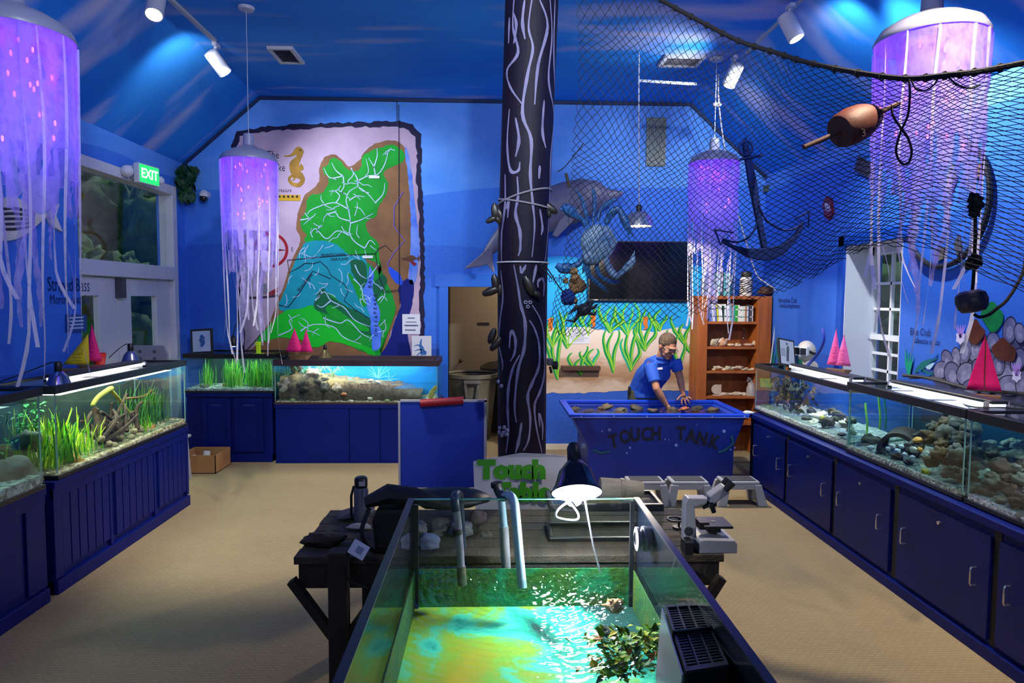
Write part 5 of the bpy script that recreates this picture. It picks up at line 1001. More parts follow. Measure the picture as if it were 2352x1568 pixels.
stool(1578, 'grey step stool in the middle of the row before the touch tank'); stool(1694, 'grey step stool at the right end, behind the microscope'); stool(1480, 'grey step stool at the left end, mostly hidden behind the keg')
# ---------------------------------------------------------------- bookcase and what stands on it
BW = M('#b3642c', .5, c2='#95501f', ns=3, st=(6, 6, .6)); BWI = M('#8a4a1e', .55, c2='#a55f28', ns=3, st=(4, 4, .6))
b0, b1, BYf, BYb, BT = 2.50, 3.40, 8.02, 8.33, 1.945
r = thing('bookcase', 'brown wooden bookcase with books and shells behind the touch tank', 'bookcase', ((b0+b1)/2, 8.2, 0))
for x, w, nm in ((b0, .12, 'left_side'), (b1-.17, .17, 'right_side')): MB().box(x, x+w, BYf, BYb, 0, BT).build('side_panel', BW, r, bev=.003)
MB().box(b0+.12, b1-.17, BYb-.02, BYb, 0, BT).build('back_panel', BWI, r); SH = [1.635, 1.33, 1.035, .725, .4]; x0, x1 = b0+.12, b1-.17
MB().box(x0, x1, BYf, BYb-.02, BT-.04, BT).build('top_board', BW, r, bev=.002)
for z in SH: MB().box(x0, x1, BYf+.005, BYb-.02, z-.03, z).build('shelf', BW, r, bev=.002)
rnd = random.Random(2); bk = []
def book(x, w, h, c, z, tilt=0, d=.2, c2=None):
    R = Matrix.Rotation(tilt, 3, 'Y'); base = V((x, BYf+.03, z)); rr = thing('book', '', 'book', base, 'books on the upper shelf' if z < 1.9 else 'books on top of the bookcase')
    cc = base+R @ V((w/2, d/2, h/2)); MB().obox(cc, (w/2, d/2, h/2), R).build('cover', M(c, .5), rr, bev=.0015); MB().obox(cc+R @ V((0, .003, 0)), (w/2-.003, d/2-.002, h/2+.001), R).build('pages', M('#e8e2d0', .8), rr)
    m = MB()
    for q in (.3, .75): m.obox(base+R @ V((w/2, -.0008, h*q)), (w*.36, .0006, h*.03), R)
    m.build('spine_print', M(c2 or '#3a3a44', .6), rr); bk.append(rr); return rr
xs = x0+.012
for w, h, c, t, c2 in ((.035, .10, '#4a6ab8', .05, None), (.02, .2, '#7f93c8', -.1, None), (.028, .21, '#d8dcf0', -.12, None), (.02, .19, '#5a7ac0', -.12, None), (.014, .21, '#e4e020', -.1, None), (.024, .21, '#e8e8ec', -.08, '#2a7a3a'), (.018, .2, '#f0f0f0', -.1, None), (.012, .19, '#1c4a3a', 0, None), (.03, .21, '#dfe6e2', -.07, None), (.034, .19, '#e8eef0', -.04, None), (.022, .2, '#6ab0c0', -.03, None), (.016, .215, '#c88a1e', 0, None), (.014, .2, '#4a9ab0', 0, None), (.036, .195, '#2aa02a', 0, '#f4f4f0'), (.018, .2, '#e8e6d8', 0, None), (.036, .185, '#eceadc', 0, None), (.026, .185, '#e0e6d0', 0, '#3a8a4a'), (.022, .185, '#b8805a', 0, None), (.016, .185, '#cfe0ea', 0, None), (.012, .2, '#3a3c44', 0, None), (.03, .195, '#4a4648', 0, '#d8d8d8'), (.01, .19, '#f0f0ee', 0, None)):
    if xs+w > x1-.005: break
    book(xs, w, h, c, SH[0], t, .19, c2); xs += w+.002+abs(t)*.02
rank(bk, '{} book from the left on the upper shelf of the bookcase'); bk2, bk = bk, []; xs = b0+.1
for w, h, c in ((.05, .22, '#8a94c4'), (.04, .24, '#6a86c8'), (.03, .26, '#2a6a6a'), (.035, .26, '#7ab8c8'), (.03, .3, '#3a4a5a'), (.035, .28, '#5aa8b0'), (.04, .27, '#4ab0a8'), (.03, .25, '#2a4a7a')): book(xs, w, h, c, BT, .0, .22); xs += w+.006
rank(bk, '{} tall book from the left standing on top of the bookcase behind the ribbons')
Zb = BT; p = onY(1713, 676, 8.15); p.z = Zb; r = thing('zebra_jar', 'black and white striped jar on top of the bookcase', 'jar', p)
MB().lathe([(.07, 0), (.075, .03), (.075, .2), (.06, .23)], p, None, 28).build('body', M('#d8d4d0', .4), r, True); m = MB()
for i in range(7):
    pts = [p+V((.0765*math.cos(a), .0765*math.sin(a), .03+i*.026+.03*(a-3.1)*.5+.006*math.sin(a*5+i))) for a in [3.1+q*.2 for q in range(17)]]; m.strip([q for q in pts if .01 < q.z-p.z < .205] or pts[:2], .012, (0, 0, 1))
m.build('stripes', M('#15131a', .5), r); MB().lathe([(.06, .23), (.065, .24), (.06, .29), (.03, .3)], p, None, 24).build('lid', M('#3a3c2a', .4), r, True)
for px, lab in ((1760, 'brown horseshoe crab shell on the right end of the bookcase top'), (1787, 'darker brown horseshoe crab shell overhanging the bookcase edge')):
    c = onY(px, 668 if px < 1770 else 662, 8.1); r = thing('horseshoe_crab_shell', lab, 'shell', c); m = MB().blob(c, (.10, .09, .055), px, .25, 1.5).blob(c+V((.05, .04, -.01)), (.07, .06, .04), 4, .25); m.build('carapace', M('#5a3c28', .5, c2='#3a2416', ns=8), r, True, ang=180); MB().tube([c+V((.08, 0, 0)), c+V((.16, -.02, .02))], [.008, .001], 6).build('tail_spine', M('#3a2416', .5), r)
def shell(px, py, s, z, kind, c, lab):
    s *= 1.3; p = onY(px, py, BYf+.09); p.z = z; mt = M(c, .45, c2='#e8dcc8', ns=18); m = MB()
    if kind == 'conch':
        A = [(0, -.9), (.25, -.6), (.55, -.2), (.6, .1), (.35, .4), (.28, .5), (.18, .7), (.05, 1)]; R = Matrix.Rotation(.9+.3*math.sin(px), 3, 'Y') @ Matrix.Rotation(px, 3, 'Z'); c0 = p+V((0, 0, s*.62)); m.lathe([(a*s, b*s) for a, b in A], c0, R, 14); m.ell(c0+R @ V((s*.5, 0, -s*.1)), (s*.3, s*.15, s*.6), R)
    elif kind == 'clam': m.ell(p+V((0, 0, s*.35)), (s, s*.8, s*.35)); 
    else: m.blob(p+V((0, 0, s*.4)), (s, s*.7, s*.45), px, .35, 1.6)
    return tag(m.build('seashell' if kind != 'rock' else 'shell_fragment', mt, None, True, ang=60), lab, 'shell')
G_ = [shell(*a) for a in ((1640, 785, .06, SH[1], 'conch', '#8a8a5a', ''), (1662, 785, .06, SH[1], 'conch', '#b8763a', ''), (1678, 786, .04, SH[1], 'clam', '#d8b878', ''), (1695, 786, .035, SH[1], 'rock', '#c9a878', ''), (1718, 787, .045, SH[1], 'clam', '#a3743e', ''), (1735, 780, .05, SH[1], 'conch', '#a88a68', ''), (1746, 787, .045, SH[1], 'clam', '#e8e4dc', ''), (1642, 788, .035, SH[1], 'rock', '#8a90a8', ''))]
rank(G_, '{} seashell from the left on the second shelf of the bookcase')
p = onY(1708, 788, BYf+.17); p.z = SH[1]; r = thing('glass_cone', 'clear cone shaped glass bottle among the seashells', 'bottle', p); MB().lathe([(.05, 0), (.05, .03), (.03, .1), (.012, .16), (.01, .2)], p, None, 18).build('glass_body', clear('bottle_glass', (.82, .8, .82), 1.5), r, True); MB().cyl(p+V((0, 0, .2)), p+V((0, 0, .215)), .012).build('stopper', M('#8a6a5a', .5), r)
rnd = random.Random(9); G_ = [shell(1640+i*4.6, 845, rnd.uniform(.014, .032), SH[2]+(rnd.random() < .35)*.02, rnd.choice(('rock', 'clam', 'rock')), rnd.choice(('#c9b890', '#a8946a', '#e4dcc8', '#8a8462')), 'small weathered shell in the long heap on the third shelf of the bookcase') for i in range(24)]
for o in G_: o['group'] = 'shell heap on the third shelf'
p = onY(1728, 845, BYf+.2); p.z = SH[2]; r = thing('glass_jar', 'small clear glass jar behind the shell heap', 'jar', p); MB().lathe([(.04, 0), (.035, .06), (.05, .13), (.048, .13), (.032, .06), (.036, .005)], p, None, 18, False).build('glass_body', clear('jar_glass', (.8, .82, .84), 1.5), r, True)
G_ = [shell(1660+i*8, 905, rnd.uniform(.025, .04), SH[3], 'rock', rnd.choice(('#d8cdb8', '#b8a888', '#c8b498')), '') for i in range(10)]; rank(G_, '{} flat pale shell piece from the left on the fourth shelf of the bookcase')
p = onY(1647, 905, BYf+.08); p.z = SH[3]; r = thing('clear_disc_stand', 'clear disc on a stand at the left of the fourth shelf', 'ornament', p); CG = M('#c8b8a8', .15, spec=.8); MB().cyl(p+V((-.01, 0, .075)), p+V((-.01, .012, .075)), .06, n=24).build('disc', CG, r, True); MB().box(p.x+.01, p.x+.05, p.y-.006, p.y+.006, p.z, p.z+.135).build('upright', CG, r); MB().box(p.x-.05, p.x+.05, p.y-.02, p.y+.03, p.z, p.z+.012).build('foot', CG, r)
p = onY(1722, 905, BYf+.12); p.z = SH[3]; r = thing('white_coral_sprig', 'white sprig on a wire standing on the fourth shelf', 'ornament', p); MB().cyl(p, p+V((0, 0, .17)), .004).build('wire', M('#8a8078', .4), r); m = MB(); [m.ell(p+V((dx, 0, dz)), .015) for dx, dz in ((0, .2), (-.03, .18), (.025, .175), (-.02, .21), (.01, .165))]; m.build('tips', M('#e0dce0', .5), r, True)
p = onY(1720, 935, BYf-.06); tag(MB().lathe([(.06, 0), (.055, .10), (.045, .115), (.04, .16), (.036, .16)], onY(1724, 935, BYf+.07)*0+V((onY(1724, 935, BYf+.07).x, BYf+.07, SH[3])), None, 20).build('clear_jug', M('#a8a09a', .2), None, True), 'pale plastic jug by the right end of the fourth bookcase shelf', 'jug')
# white rope with tied loops running from the ceiling to the bookcase corner and down its side
pts = [onY(1650, 170, 7.2), onY(1651, 235, 7.3), onY(1663, 330, 7.6), onY(1690, 470, 7.9), onY(1715, 560, 8.0), onY(1738, 630, 7.99), onY(1760, 650, 7.98), onY(1785, 675, 7.98), onY(1780, 750, 7.98), onY(1774, 800, 7.98), onY(1768, 850, 7.98)]
tag(MB().tube(cat_spline(pts, 8), .008, 6).ell(onY(1647, 240, 7.28), (.05, .03, .025)).build('white_rope', M('#d0c8cc', .8, b=.8, bs=90), None, True), 'white twisted rope from the ceiling to the bookcase and down its right side', 'rope')
# pendant lamp over the touch tank
p = onY(1467, 520, 6.7); r = thing('pendant_lamp', 'silver bowl pendant lamp hanging over the touch tank', 'lamp', p); s = 1.0
MB().lathe([(.132, 0), (.135, .004), (.13, .06), (.11, .11), (.07, .14), (.03, .15), (.028, .148), (.068, .136), (.105, .106), (.124, .06), (.128, .004)], p, None, 36, False).build('shade', M('#b4b5c0', .3, .55), r, True)
MB().lathe([(.03, .148), (.03, .2), (.012, .215)], p, None, 16).build('socket', M('#26262c', .4), r, True); MB().lathe([(0, .0), (.11, .01), (.11, .02), (.05, .1)], p, None, 24, False).build('bulb', emit('#ffe9c8', 11), r, True)
tp = onY(1467, 185, 6.7); MB().cyl(p+V((0, 0, .21)), tp, .006).build('cord', M('#cfd0da', .5), r); a, b = tp, onY(1600, 193, 6.7); a.z = max(a.z, ZC-.03) if False else a.z
MB().cyl(tp, V((tp.x, 6.7, ZC)), .006).cyl(tp, b, .014).build('ceiling_tube', M('#cfd2e0', .4), r)
light('SPOT', 'pendant_beam', p+V((0, 0, -.012)), 330, (1, .88, .68), p-V((0, -.12, 1)), .09, None, 158, .12)
# ---------------------------------------------------------------- the man at the touch tank
SK = M('#c08a6c', .55, c2='#a86f54', ns=6); SHIRT = M('#1f4fb8', .75, c2='#2458c6', ns=4, b=.25, bs=14)
hip = onY(1478, 895, 7.78); chest = onY(1508, 850, 7.55); nb = onY(1520, 822, 7.44); hd = onY(1533, 793, 7.33)
man = thing('person', 'man in blue polo shirt and glasses leaning over the touch tank, both hands in', 'person', (hip.x, 7.82, 0))
shR, elR, wrR = onY(1493, 838, 7.42), onY(1508, 893, 7.30), onY(1531, 930, 7.33); shL, elL, wrL = onY(1550, 826, 7.50), onY(1562, 868, 7.48), onY(1568, 900, 7.46)
f_ = V((.40, -.70, -.59)).normalized(); rgt = f_.cross(V((0, 0, 1))).normalized(); u_ = rgt.cross(f_); HR = Matrix((rgt, f_, u_)).transposed()*1.1
def hp(x, y, z): return hd + HR @ V((x, y, z))
def body_core(m, g=0.):
    m.tube([hip, hip.lerp(chest, .5)+V((0, .02, .02)), chest, nb+V((0, .0, -.03))], [.155+g, .165+g, .16+g, .08+g*.5], 16, True, 1.0, .82, (0, 1, 0)); m.ell(hip, (.165+g, .13+g, .12+g)); m.tube([shR, chest+V((0, 0, .07)), shL], [.07+g, .09+g, .07+g], 12)
m = MB(); body_core(m)
m.tube([nb+V((0, 0, -.04)), nb, hd+u_*-.05-f_*.02], [.075, .062, .058], 12)
m.ell(hd, (.076, .096, .108), HR); m.ell(hp(0, .035, -.06), (.055, .06, .06), HR); m.tube([hp(0, .09, .015), hp(0, .115, -.02), hp(0, .095, -.03)], [.011, .018, .012], 8); m.ell(hp(0, .085, .032), (.05, .02, .012), HR); m.ell(hp(0, .088, -.062), (.028, .012, .008), HR); m.ell(hp(0, .078, -.1), (.026, .022, .02), HR)
for s in (-1, 1): m.ell(hp(s*.079, -.005, -.012), (.012, .022, .034), HR); m.ell(hp(s*.045, .07, -.03), (.025, .02, .022), HR)
m.tube([shR, shR.lerp(elR, .5), elR, elR.lerp(wrR, .4), wrR], [.058, .05, .041, .042, .028], 12); m.tube([shL, shL.lerp(elL, .5), elL, elL.lerp(wrL, .4), wrL], [.056, .049, .040, .041, .028], 12)
def hand(wr, palm, tips, thumb, k=.0095):
    ax = (palm-wr).normalized(); m.tube([wr, wr.lerp(palm, .5), palm], [.027, .036, .033], 10, True, 1.15, .75)
    for i, (kn, md, tp) in enumerate(tips): m.tube([palm.lerp(kn, .3), kn, md, tp], [k*1.1, k*1.05, k, k*.8], 8)
    m.tube([wr.lerp(palm, .35), thumb[0], thumb[1]], [.012, .0105, .008], 8)
pl = onY(1571, 911, 7.44)
hand(wrL, pl, [(onY(a, b, 7.42), onY(c, d, 7.405), onY(e, g, 7.41)) for a, b, c, d, e, g in ((1566, 918, 1566, 925, 1567, 932), (1573, 919, 1575, 926, 1577, 933), (1579, 917, 1582, 922, 1585, 927), (1583, 912, 1587, 915, 1590, 919))], (onY(1559, 913, 7.42), onY(1554, 919, 7.41)))
pr = onY(1536, 938, 7.34)
hand(wrR, pr, [(onY(a, b, 7.34), onY(c, d, 7.33), onY(e, g, 7.35)) for a, b, c, d, e, g in ((1533, 943, 1534, 947, 1536, 951), (1538, 943, 1540, 948, 1541, 951), (1542, 941, 1545, 945, 1546, 949), (1545, 938, 1549, 942, 1550, 946))], (onY(1530, 938, 7.33), onY(1528, 944, 7.33)))
fl = V((hip.x-.14, 7.86, .05)); fr = V((hip.x+.16, 7.9, .05))
for a, b in ((-.08, fl), (.09, fr)): m.tube([hip+V((a, 0, -.03)), hip.lerp(b, .48)+V((a*.4, -.05, 0)), b], [.085, .06, .042], 12); m.tube([b, b+V((0, -.16, -.015))], [.045, .035], 10)
body = m.build('body', SK, man, remesh=.0065)
m = MB(); body_core(m, .016); m.tube([hip+V((0, 0, .04)), hip+V((-.0, .0, -.085))], [.178, .172], 18, True, 1.0, .82, (0, 1, 0))
m.tube([shR, shR.lerp(elR, .45), shR.lerp(elR, .72)], [.075, .072, .068], 14); m.tube([shL, shL.lerp(elL, .45), shL.lerp(elL, .62)], [.072, .066, .060], 14); m.tube([nb+V((0, 0, -.05)), nb+V((0, -.01, .012))], [.085, .068], 14)
sh = m.build('polo_shirt', SHIRT, man, remesh=.0075)
m = MB(); d = (nb-chest).normalized(); m.tube([nb+V((.01, -.03, -.015))+V((.072*math.cos(a), .062*math.sin(a), -.022*math.cos(a-.9))) for a in [PI*2*j/16 for j in range(17)]], .013, 6); m.build('collar', M('#1a43a4', .75), sh, True)
c = onY(1516, 846, 7.36); MB().obox(c, (.028, .004, .012), Matrix.Rotation(-.1, 3, 'Y')).build('name_badge', M('#dcdce6', .4), sh)
c = onY(1541, 818, 7.34); MB().obox(c, (.008, .004, .035), Matrix.Rotation(.2, 3, 'Y')).build('lanyard_clip', M('#a8283c', .5), sh)
m = MB(); TRO = M('#4a4a3c', .8)
for a, b in ((-.08, fl), (.09, fr)): m.tube([hip+V((a, 0, -.0)), hip.lerp(b, .48)+V((a*.4, -.05, 0)), b+V((0, 0, .03))], [.11, .082, .07], 14)
m.ell(hip+V((0, 0, -.04)), (.172, .14, .13)); m.build('trousers', TRO, man, remesh=.01)
for b, nm in ((fl, 'left'), (fr, 'right')): MB().tube([b+V((0, .05, -.01)), b+V((0, -.06, -.01)), b+V((0, -.19, -.018))], [.045, .05, .036], 12, True, 1, .8).build('shoe', M('#26221f', .5), man, True)
m = MB(); m.ell(hp(0, -.02, .03), (.083, .1, .095), HR); [m.blob(hp(s*.06, -.01-.02*k, .02+.03*k), (.03, .05, .04), k+s*3, .3, 2, 10, 8, HR) for s in (-1, 1) for k in range(3)]; m.ell(hp(0, .05, .092), (.06, .04, .02), HR)
# keep the face clear of hair
vs = m.v; hr = m.build('hair', M('#3a2a20', .85, c2='#5c4c40', ns=40, b=.6, bs=60), man, True, ang=180)
md = hr.modifiers.new('cut', 'BOOLEAN'); bx = MB().obox(hp(0, .16, -.07), (.2, .11, .115), HR).build('hair_cutter', SK); md.object = bx; md.operation = 'DIFFERENCE'; md.solver = 'EXACT'
dg = bpy.context.evaluated_depsgraph_get(); me = bpy.data.meshes.new_from_object(hr.evaluated_get(dg)); hr.modifiers.clear(); hr.data = me; bpy.data.objects.remove(bx)
m = MB()
for s in (-1, 1): m.ell(hp(s*.032, .084, .008), (.012, .008, .007), HR)
m.build('eyes', M('#2a211c', .3), man, True); m = MB()
for s in (-1, 1): m.tube([hp(s*.034+.024*math.cos(a), .108, .004+.018*math.sin(a)) for a in [j*PI/8 for j in range(17)]], .0025, 5); m.tube([hp(s*.058, .106, .01), hp(s*.08, .03, .012), hp(s*.08, -.01, .012)], .0022, 5)
m.tube([hp(-.01, .108, .006), hp(.01, .108, .006)], .0025, 5); m.build('glasses', M('#2c2c34', .3), man, True)
MB().ell(hp(0, .092, -.064), (.022, .009, .004), HR).build('lips', M('#9a5a4c', .5), man, True)
c = onY(1446, 895, 7.72); MB().obox(c, (.014, .02, .035)).build('belt_clip', BLACKM, man, bev=.004)
# ---------------------------------------------------------------- blue board with a red roll, bins, post
a = onY(920, 922, 5.0); b = onY(1112, 1118, 5.0); r = thing('display_board', 'blue standing display board with a red roll along its top', 'display board', ((a.x+b.x)/2, 5.0, 0))
MB().box(a.x, b.x, 4.985, 5.01, b.z, a.z).build('blue_panel', M('#0a35b0', .65, c2='#0a30a4', ns=2), r)
MB().box(b.x-.002, b.x+.018, 4.98, 5.015, .1, a.z+.02).box(a.x-.016, a.x, 4.98, 5.015, 0, a.z).box(a.x, b.x+.018, 4.98, 5.015, a.z, a.z+.014).build('frame', M('#a9a9b4', .5), r)
p = onY(1016, 923, 4.97); MB().tube([onY(966, 926, 4.97), onY(1064, 919, 4.97)], .029, 16).build('red_roll', M('#a00c22', .5), r, True)
w0, w1 = onY(918, 1126, 4.93), onY(1088, 1146, 4.93); MB().box(w0.x, w1.x+.05, 4.9, 4.985, w1.z, w0.z).build('wooden_ledge', M('#5a3a28', .6, c2='#432a1c', ns=6), r)
for x in (a.x+.02, b.x-.02): MB().beam((x, 5.02, .6), (x, 5.4, 0), .03, .03).build('rear_leg', M('#5a3a28', .6), r)
def bin_(c, s, lab, matc, lid=None):
    r = thing('waste_bin', lab, 'bin', c); c = V(c); mt = M(matc, .5, c2='#55564c', ns=3)
    MB().lathe([(.24*s, 0), (.32*s, .82*s), (.31*s, .82*s), (.235*s, .02)], c, None, 36, False).build('barrel', mt, r, True)
    MB().lathe([(.32*s, .80*s), (.345*s, .81*s), (.345*s, .855*s), (.325*s, .86*s), (.315*s, .84*s)], c, None, 36, False).build('rim', mt, r, True)
    m = MB().box(c.x-.09*s, c.x+.11*s, c.y-.37*s, c.y-.31*s, c.z+.76*s, c.z+.8*s)
    for q in (-.08, .095): m.beam((c.x+q*s, c.y-.35*s, c.z+.78*s), (c.x+q*.6*s, c.y-.32*s, c.z+.52*s), .035, .02)
    m.box(c.x-.05*s, c.x+.06*s, c.y-.33*s, c.y-.28*s, c.z+.5*s, c.z+.53*s).build('handle', M('#77786f', .5), r)
    if lid: MB().lathe([(0, .98*s), (.1*s, .97*s), (.12*s, .93*s), (.26*s, .9*s), (.33*s, .86*s), (.33*s, .84*s)], c, None, 30, False).build('lid', M(lid, .5), r, True)
bin_((-.25, 9.05, 0), 1.04, 'large grey waste bin standing in the doorway', '#8d8a78'); bin_((.22, 9.6, 0), 1.08, 'dark lidded waste bin behind the grey one in the doorway', '#4a4840', '#3a372f')
PYc = 4.3; axs = [onY(1198, 1365, PYc), onY(1200, 604, PYc), onY(1229, -178, PYc)]; axs[0].z = 0; axs[2].z = ZC
def AX(t):
    z = t*ZC; k = 0 if z < axs[1].z else 1; a, b = axs[k], axs[k+1]; return a.lerp(b, (z-a.z)/(b.z-a.z))
post = struct(MB().tube([AX(i/16) for i in range(17)], [.152+.016*i/16 for i in range(17)], 40).build('column_post', M('#12102a', .55, c2='#1b1020', ns=3, st=(4, 4, .4), b=.2, bs=20, spec=.2), None, True))
post['label'] = 'dark round post painted with pale wavy bark lines'
def PC(px, py, k=0):
    t = (onY(px, py, PYc-.1).z)/ZC; ax = AX(t); R_ = .152+.016*t+.0025+k*.001; Y = PYc-.12
    for _ in range(6):
        p = onY(px, py, Y); dx = max(-R_*.995, min(R_*.995, p.x-ax.x)); Y = ax.y-math.sqrt(R_*R_-dx*dx)
    p = onY(px, py, Y); p.x = ax.x+dx; return p, V((p.x-ax.x, p.y-ax.y, 0)).normalized()
m = MB(); rnd = random.Random(3)
lines = [[(1182, -20), (1178, 60), (1190, 120), (1165, 160), (1172, 200), (1200, 240)], [(1225, -20), (1214, 60), (1224, 110), (1212, 170), (1200, 260), (1220, 320), (1218, 400), (1224, 470), (1228, 520), (1222, 590)], [(1240, 0), (1258, 60), (1236, 150), (1228, 240)], [(1262, -20), (1268, 80), (1260, 180), (1272, 260), (1265, 360), (1262, 460), (1258, 540), (1252, 600)], [(1170, 250), (1165, 330), (1172, 390), (1190, 392), (1194, 372)], [(1188, 405), (1190, 450), (1184, 490), (1194, 530), (1195, 570), (1190, 588)], [(1160, 400), (1160, 470), (1152, 540), (1152, 600)], [(1240, 380), (1238, 410)], [(1180, 608), (1190, 660), (1196, 700), (1206, 740), (1204, 800), (1190, 850), (1182, 930), (1186, 970)], [(1195, 610), (1197, 625), (1203, 618), (1208, 608)], [(1232, 608), (1224, 650)], [(1236, 660), (1236, 646), (1246, 640), (1250, 655), (1248, 680)], [(1222, 700), (1240, 730), (1248, 760), (1250, 800), (1250, 860), (1240, 900), (1228, 930), (1232, 980), (1245, 1040)], [(1216, 735), (1228, 755), (1238, 790), (1238, 840), (1222, 880), (1212, 910), (1218, 960), (1214, 1010), (1202, 1035)], [(1170, 800), (1172, 770), (1176, 760), (1184, 780), (1182, 810), (1172, 830)], [(1194, 815), (1178, 845), (1168, 890), (1166, 940), (1168, 990), (1162, 1040)], [(1150, 620), (1155, 680), (1148, 740), (1146, 790), (1154, 830), (1154, 850)], [(1240, 980), (1238, 950), (1246, 975), (1246, 1010)], [(1198, 970), (1192, 1010), (1184, 1040)], [(1180, 100), (1186, 60), (1180, 30)], [(1205, 0), (1200, 50), (1206, 90)], [(1250, 230), (1246, 300), (1254, 340)], [(1184, 270), (1192, 320), (1184, 360)], [(1163, 480), (1168, 460), (1166, 500)], [(1240, 480), (1246, 520), (1243, 540)], [(1275, 0), (1272, 120), (1276, 240)], [(1170, 40), (1168, 100)]]
for q in lines:
    p = cat_spline(q, 5); pp = [PC(a.x, a.y) for a in p]; n = len(pp); ss = []
    for i in range(n): d = pp[min(i+1, n-1)][0]-pp[max(i-1, 0)][0]; ss.append(d.cross(pp[i][1]).normalized())
    m.strip([x[0] for x in pp], [.006+.013*math.sin(PI*(i+.5)/n)*(1+.3*math.sin(i*1.3)) for i in range(n)], ss)
m.build('painted_streaks', M('#6d6a96', .6, c2='#8d88ac', ns=6), post)
MS = M('#1c1a1e', .35, c2='#2e2620', ns=10)
def mussels(px, py, lab, shells, out=0):
    p, nn = PC(px, py); r = thing('mussel_cluster', lab, 'mussel cluster', p)
    for dx, dy, L, ang in shells:
        L *= 1.35; dx *= .72; dy *= .85; c = onY(px+dx, py+dy, p.y-.02); R = Matrix.Rotation(-ang, 3, 'Y'); MB().lathe([(.0, -L*.5), (L*.14, -L*.42), (L*.22, -L*.1), (L*.2, L*.25), (L*.1, L*.46), (0, L*.5)], c, R @ Matrix.Diagonal((1, .6, 1)), 14).build('mussel_shell', MS, r, True)
mussels(1147, 495, 'dark mussel cluster on the left side of the post at the upper rope', [(-14, -10, .085, .1), (-24, 10, .065, -1.1), (-8, 8, .06, .6), (4, 0, .07, .4)]); mussels(1262, 478, 'dark mussel cluster on the right side of the post at the rope', [(4, 0, .08, .9), (-8, 4, .07, -.3), (-2, 12, .05, .2)])
mussels(1148, 660, 'pair of dark mussel shells high on the left of the doorway side of the post', [(-14, -12, .085, .2), (-28, 10, .09, -1.2), (0, 6, .05, 0)]); mussels(1146, 780, 'slim dark mussel shells lower on the left side of the post', [(-22, -10, .08, -.35), (-10, 12, .08, -.7), (2, 2, .05, .3)])
mussels(1216, 660, 'dark mussel shells on the front of the post above the white rings', [(0, -5, .1, .45), (18, 16, .06, 1.2)])
def rings(px, py, lab, pts):
    p, nn = PC(px, py); r = thing('barnacle_rings', lab, 'barnacles', p); m = MB()
    for dx, dy in pts: q, n2 = PC(px+dx, py+dy); m.lathe([(.013, 0), (.011, .012), (.006, .012), (.006, .002)], q, rot_to(n2), 12, False)
    m.build('rings', M('#9a98b8', .5), r, True)
rings(1212, 697, 'three pale barnacle rings on the front of the post', [(-5, -3), (5, -3), (0, 7)]); rings(1150, 882, 'two pale barnacle rings low on the left of the post', [(-4, -6), (3, 4)]); rings(1156, 990, 'largest bunch of pale barnacle rings near the foot of the post', [(-7, -8), (3, -9), (-8, 2), (1, 3), (9, -2), (8, 7), (-2, 9)])
def around(py, dy, lab, mt, k=2, r_=.006):
    pts = []
    for i in range(33): a = 2*PI*i/32; z = onY(1205, py, PYc).z; t = z/ZC; ax = AX(t); R_ = .152+.016*t+.006; pts.append(ax+V((R_*math.cos(a), R_*math.sin(a), dy*math.cos(a+.3))))
    return tag(MB().tube(pts, r_, 6).build('rope', mt, None, True), lab, 'rope')
RP = M('#8a8494', .8); around(455, .05, 'grey cord tied slanting round the post, upper loop', RP); around(470, -.03, 'grey cord tied level round the post, lower loop', RP); around(604, .0, 'white band tied round the middle of the post', M('#c9c9d4', .7), r_=.005)
p, nn = PC(1252, 845); c = onY(1263, 838, p.y-.02); r = thing('clip_fan', 'small black clip-on device on the right side of the post', 'device', c); MB().obox(c+V((0, 0, .02)), (.018, .03, .022)).build('housing', M('#4a4a56', .5), r, bev=.004); MB().cyl(c+V((.02, -.01, -.0)), c+V((.045, -.02, -.0)), .026).cyl(c+V((0, -.01, -.01)), c+V((.01, -.01, -.05)), .008).build('lamp_head', BLACKM, r, True)
# paper sign on the post
Ys = 4.105; r = thing('paper_sign', 'hand lettered white paper sign reading Touch Table taped to the post', 'sign', onY(1200, 1170, Ys))
pp = [onY(x, y, Ys+.03*(x-1200)/130*(x > 1200)) for x, y in ((1087, 1059), (1140, 1050), (1196, 1040), (1260, 1043), (1330, 1050), (1331, 1110), (1328, 1172), (1210, 1171), (1092, 1170), (1089, 1115))]
MB().prism(pp, (0, .004, 0)).build('sheet', M('#b9bed4', .7), r); GN = M('#3a9a1c', .6)
MB().text('Touch', onY(1176, 1080, Ys-.006), V((1, 0, -.0)), Z_, .15, 1.06, 0, .012).text('Table', onY(1200, 1132, Ys-.006), V((1, 0, .0)), Z_, .155, 1.0, 0, .012).build('lettering', GN, r)
# ---------------------------------------------------------------- wooden touch table
WT = M('#40352c', .75, c2='#28211b', ns=4, st=(5, 1, 5), b=.5, bs=18); WTD = M('#352b24', .8, c2='#201a16', ns=4, st=(3, 3, 1), b=.5, bs=18)
r = thing('wooden_table', 'rough dark wooden table behind the open glass tank', 'table', (.1, 3.26, 0)); tx0, tx1, ty0, ty1, tz = -.87, 1.06, 2.93, 3.60, .75
k = 6
for i in range(k): y = ty0+(ty1-ty0)*i/k; MB().box(tx0+.005*(i % 2), tx1-.006*(i % 3), y+.003, y+(ty1-ty0)/k-.003, tz-.035, tz).build('plank', WT, r, bev=.003)
MB().box(tx0+.02, tx1-.02, ty0+.01, ty0+.05, tz-.145, tz-.036).box(tx0+.02, tx1-.02, ty1-.05, ty1-.01, tz-.145, tz-.036).box(tx0+.02, tx0+.06, ty0+.05, ty1-.05, tz-.145, tz-.036).box(tx1-.06, tx1-.02, ty0+.05, ty1-.05, tz-.145, tz-.036).build('apron', WTD, r)
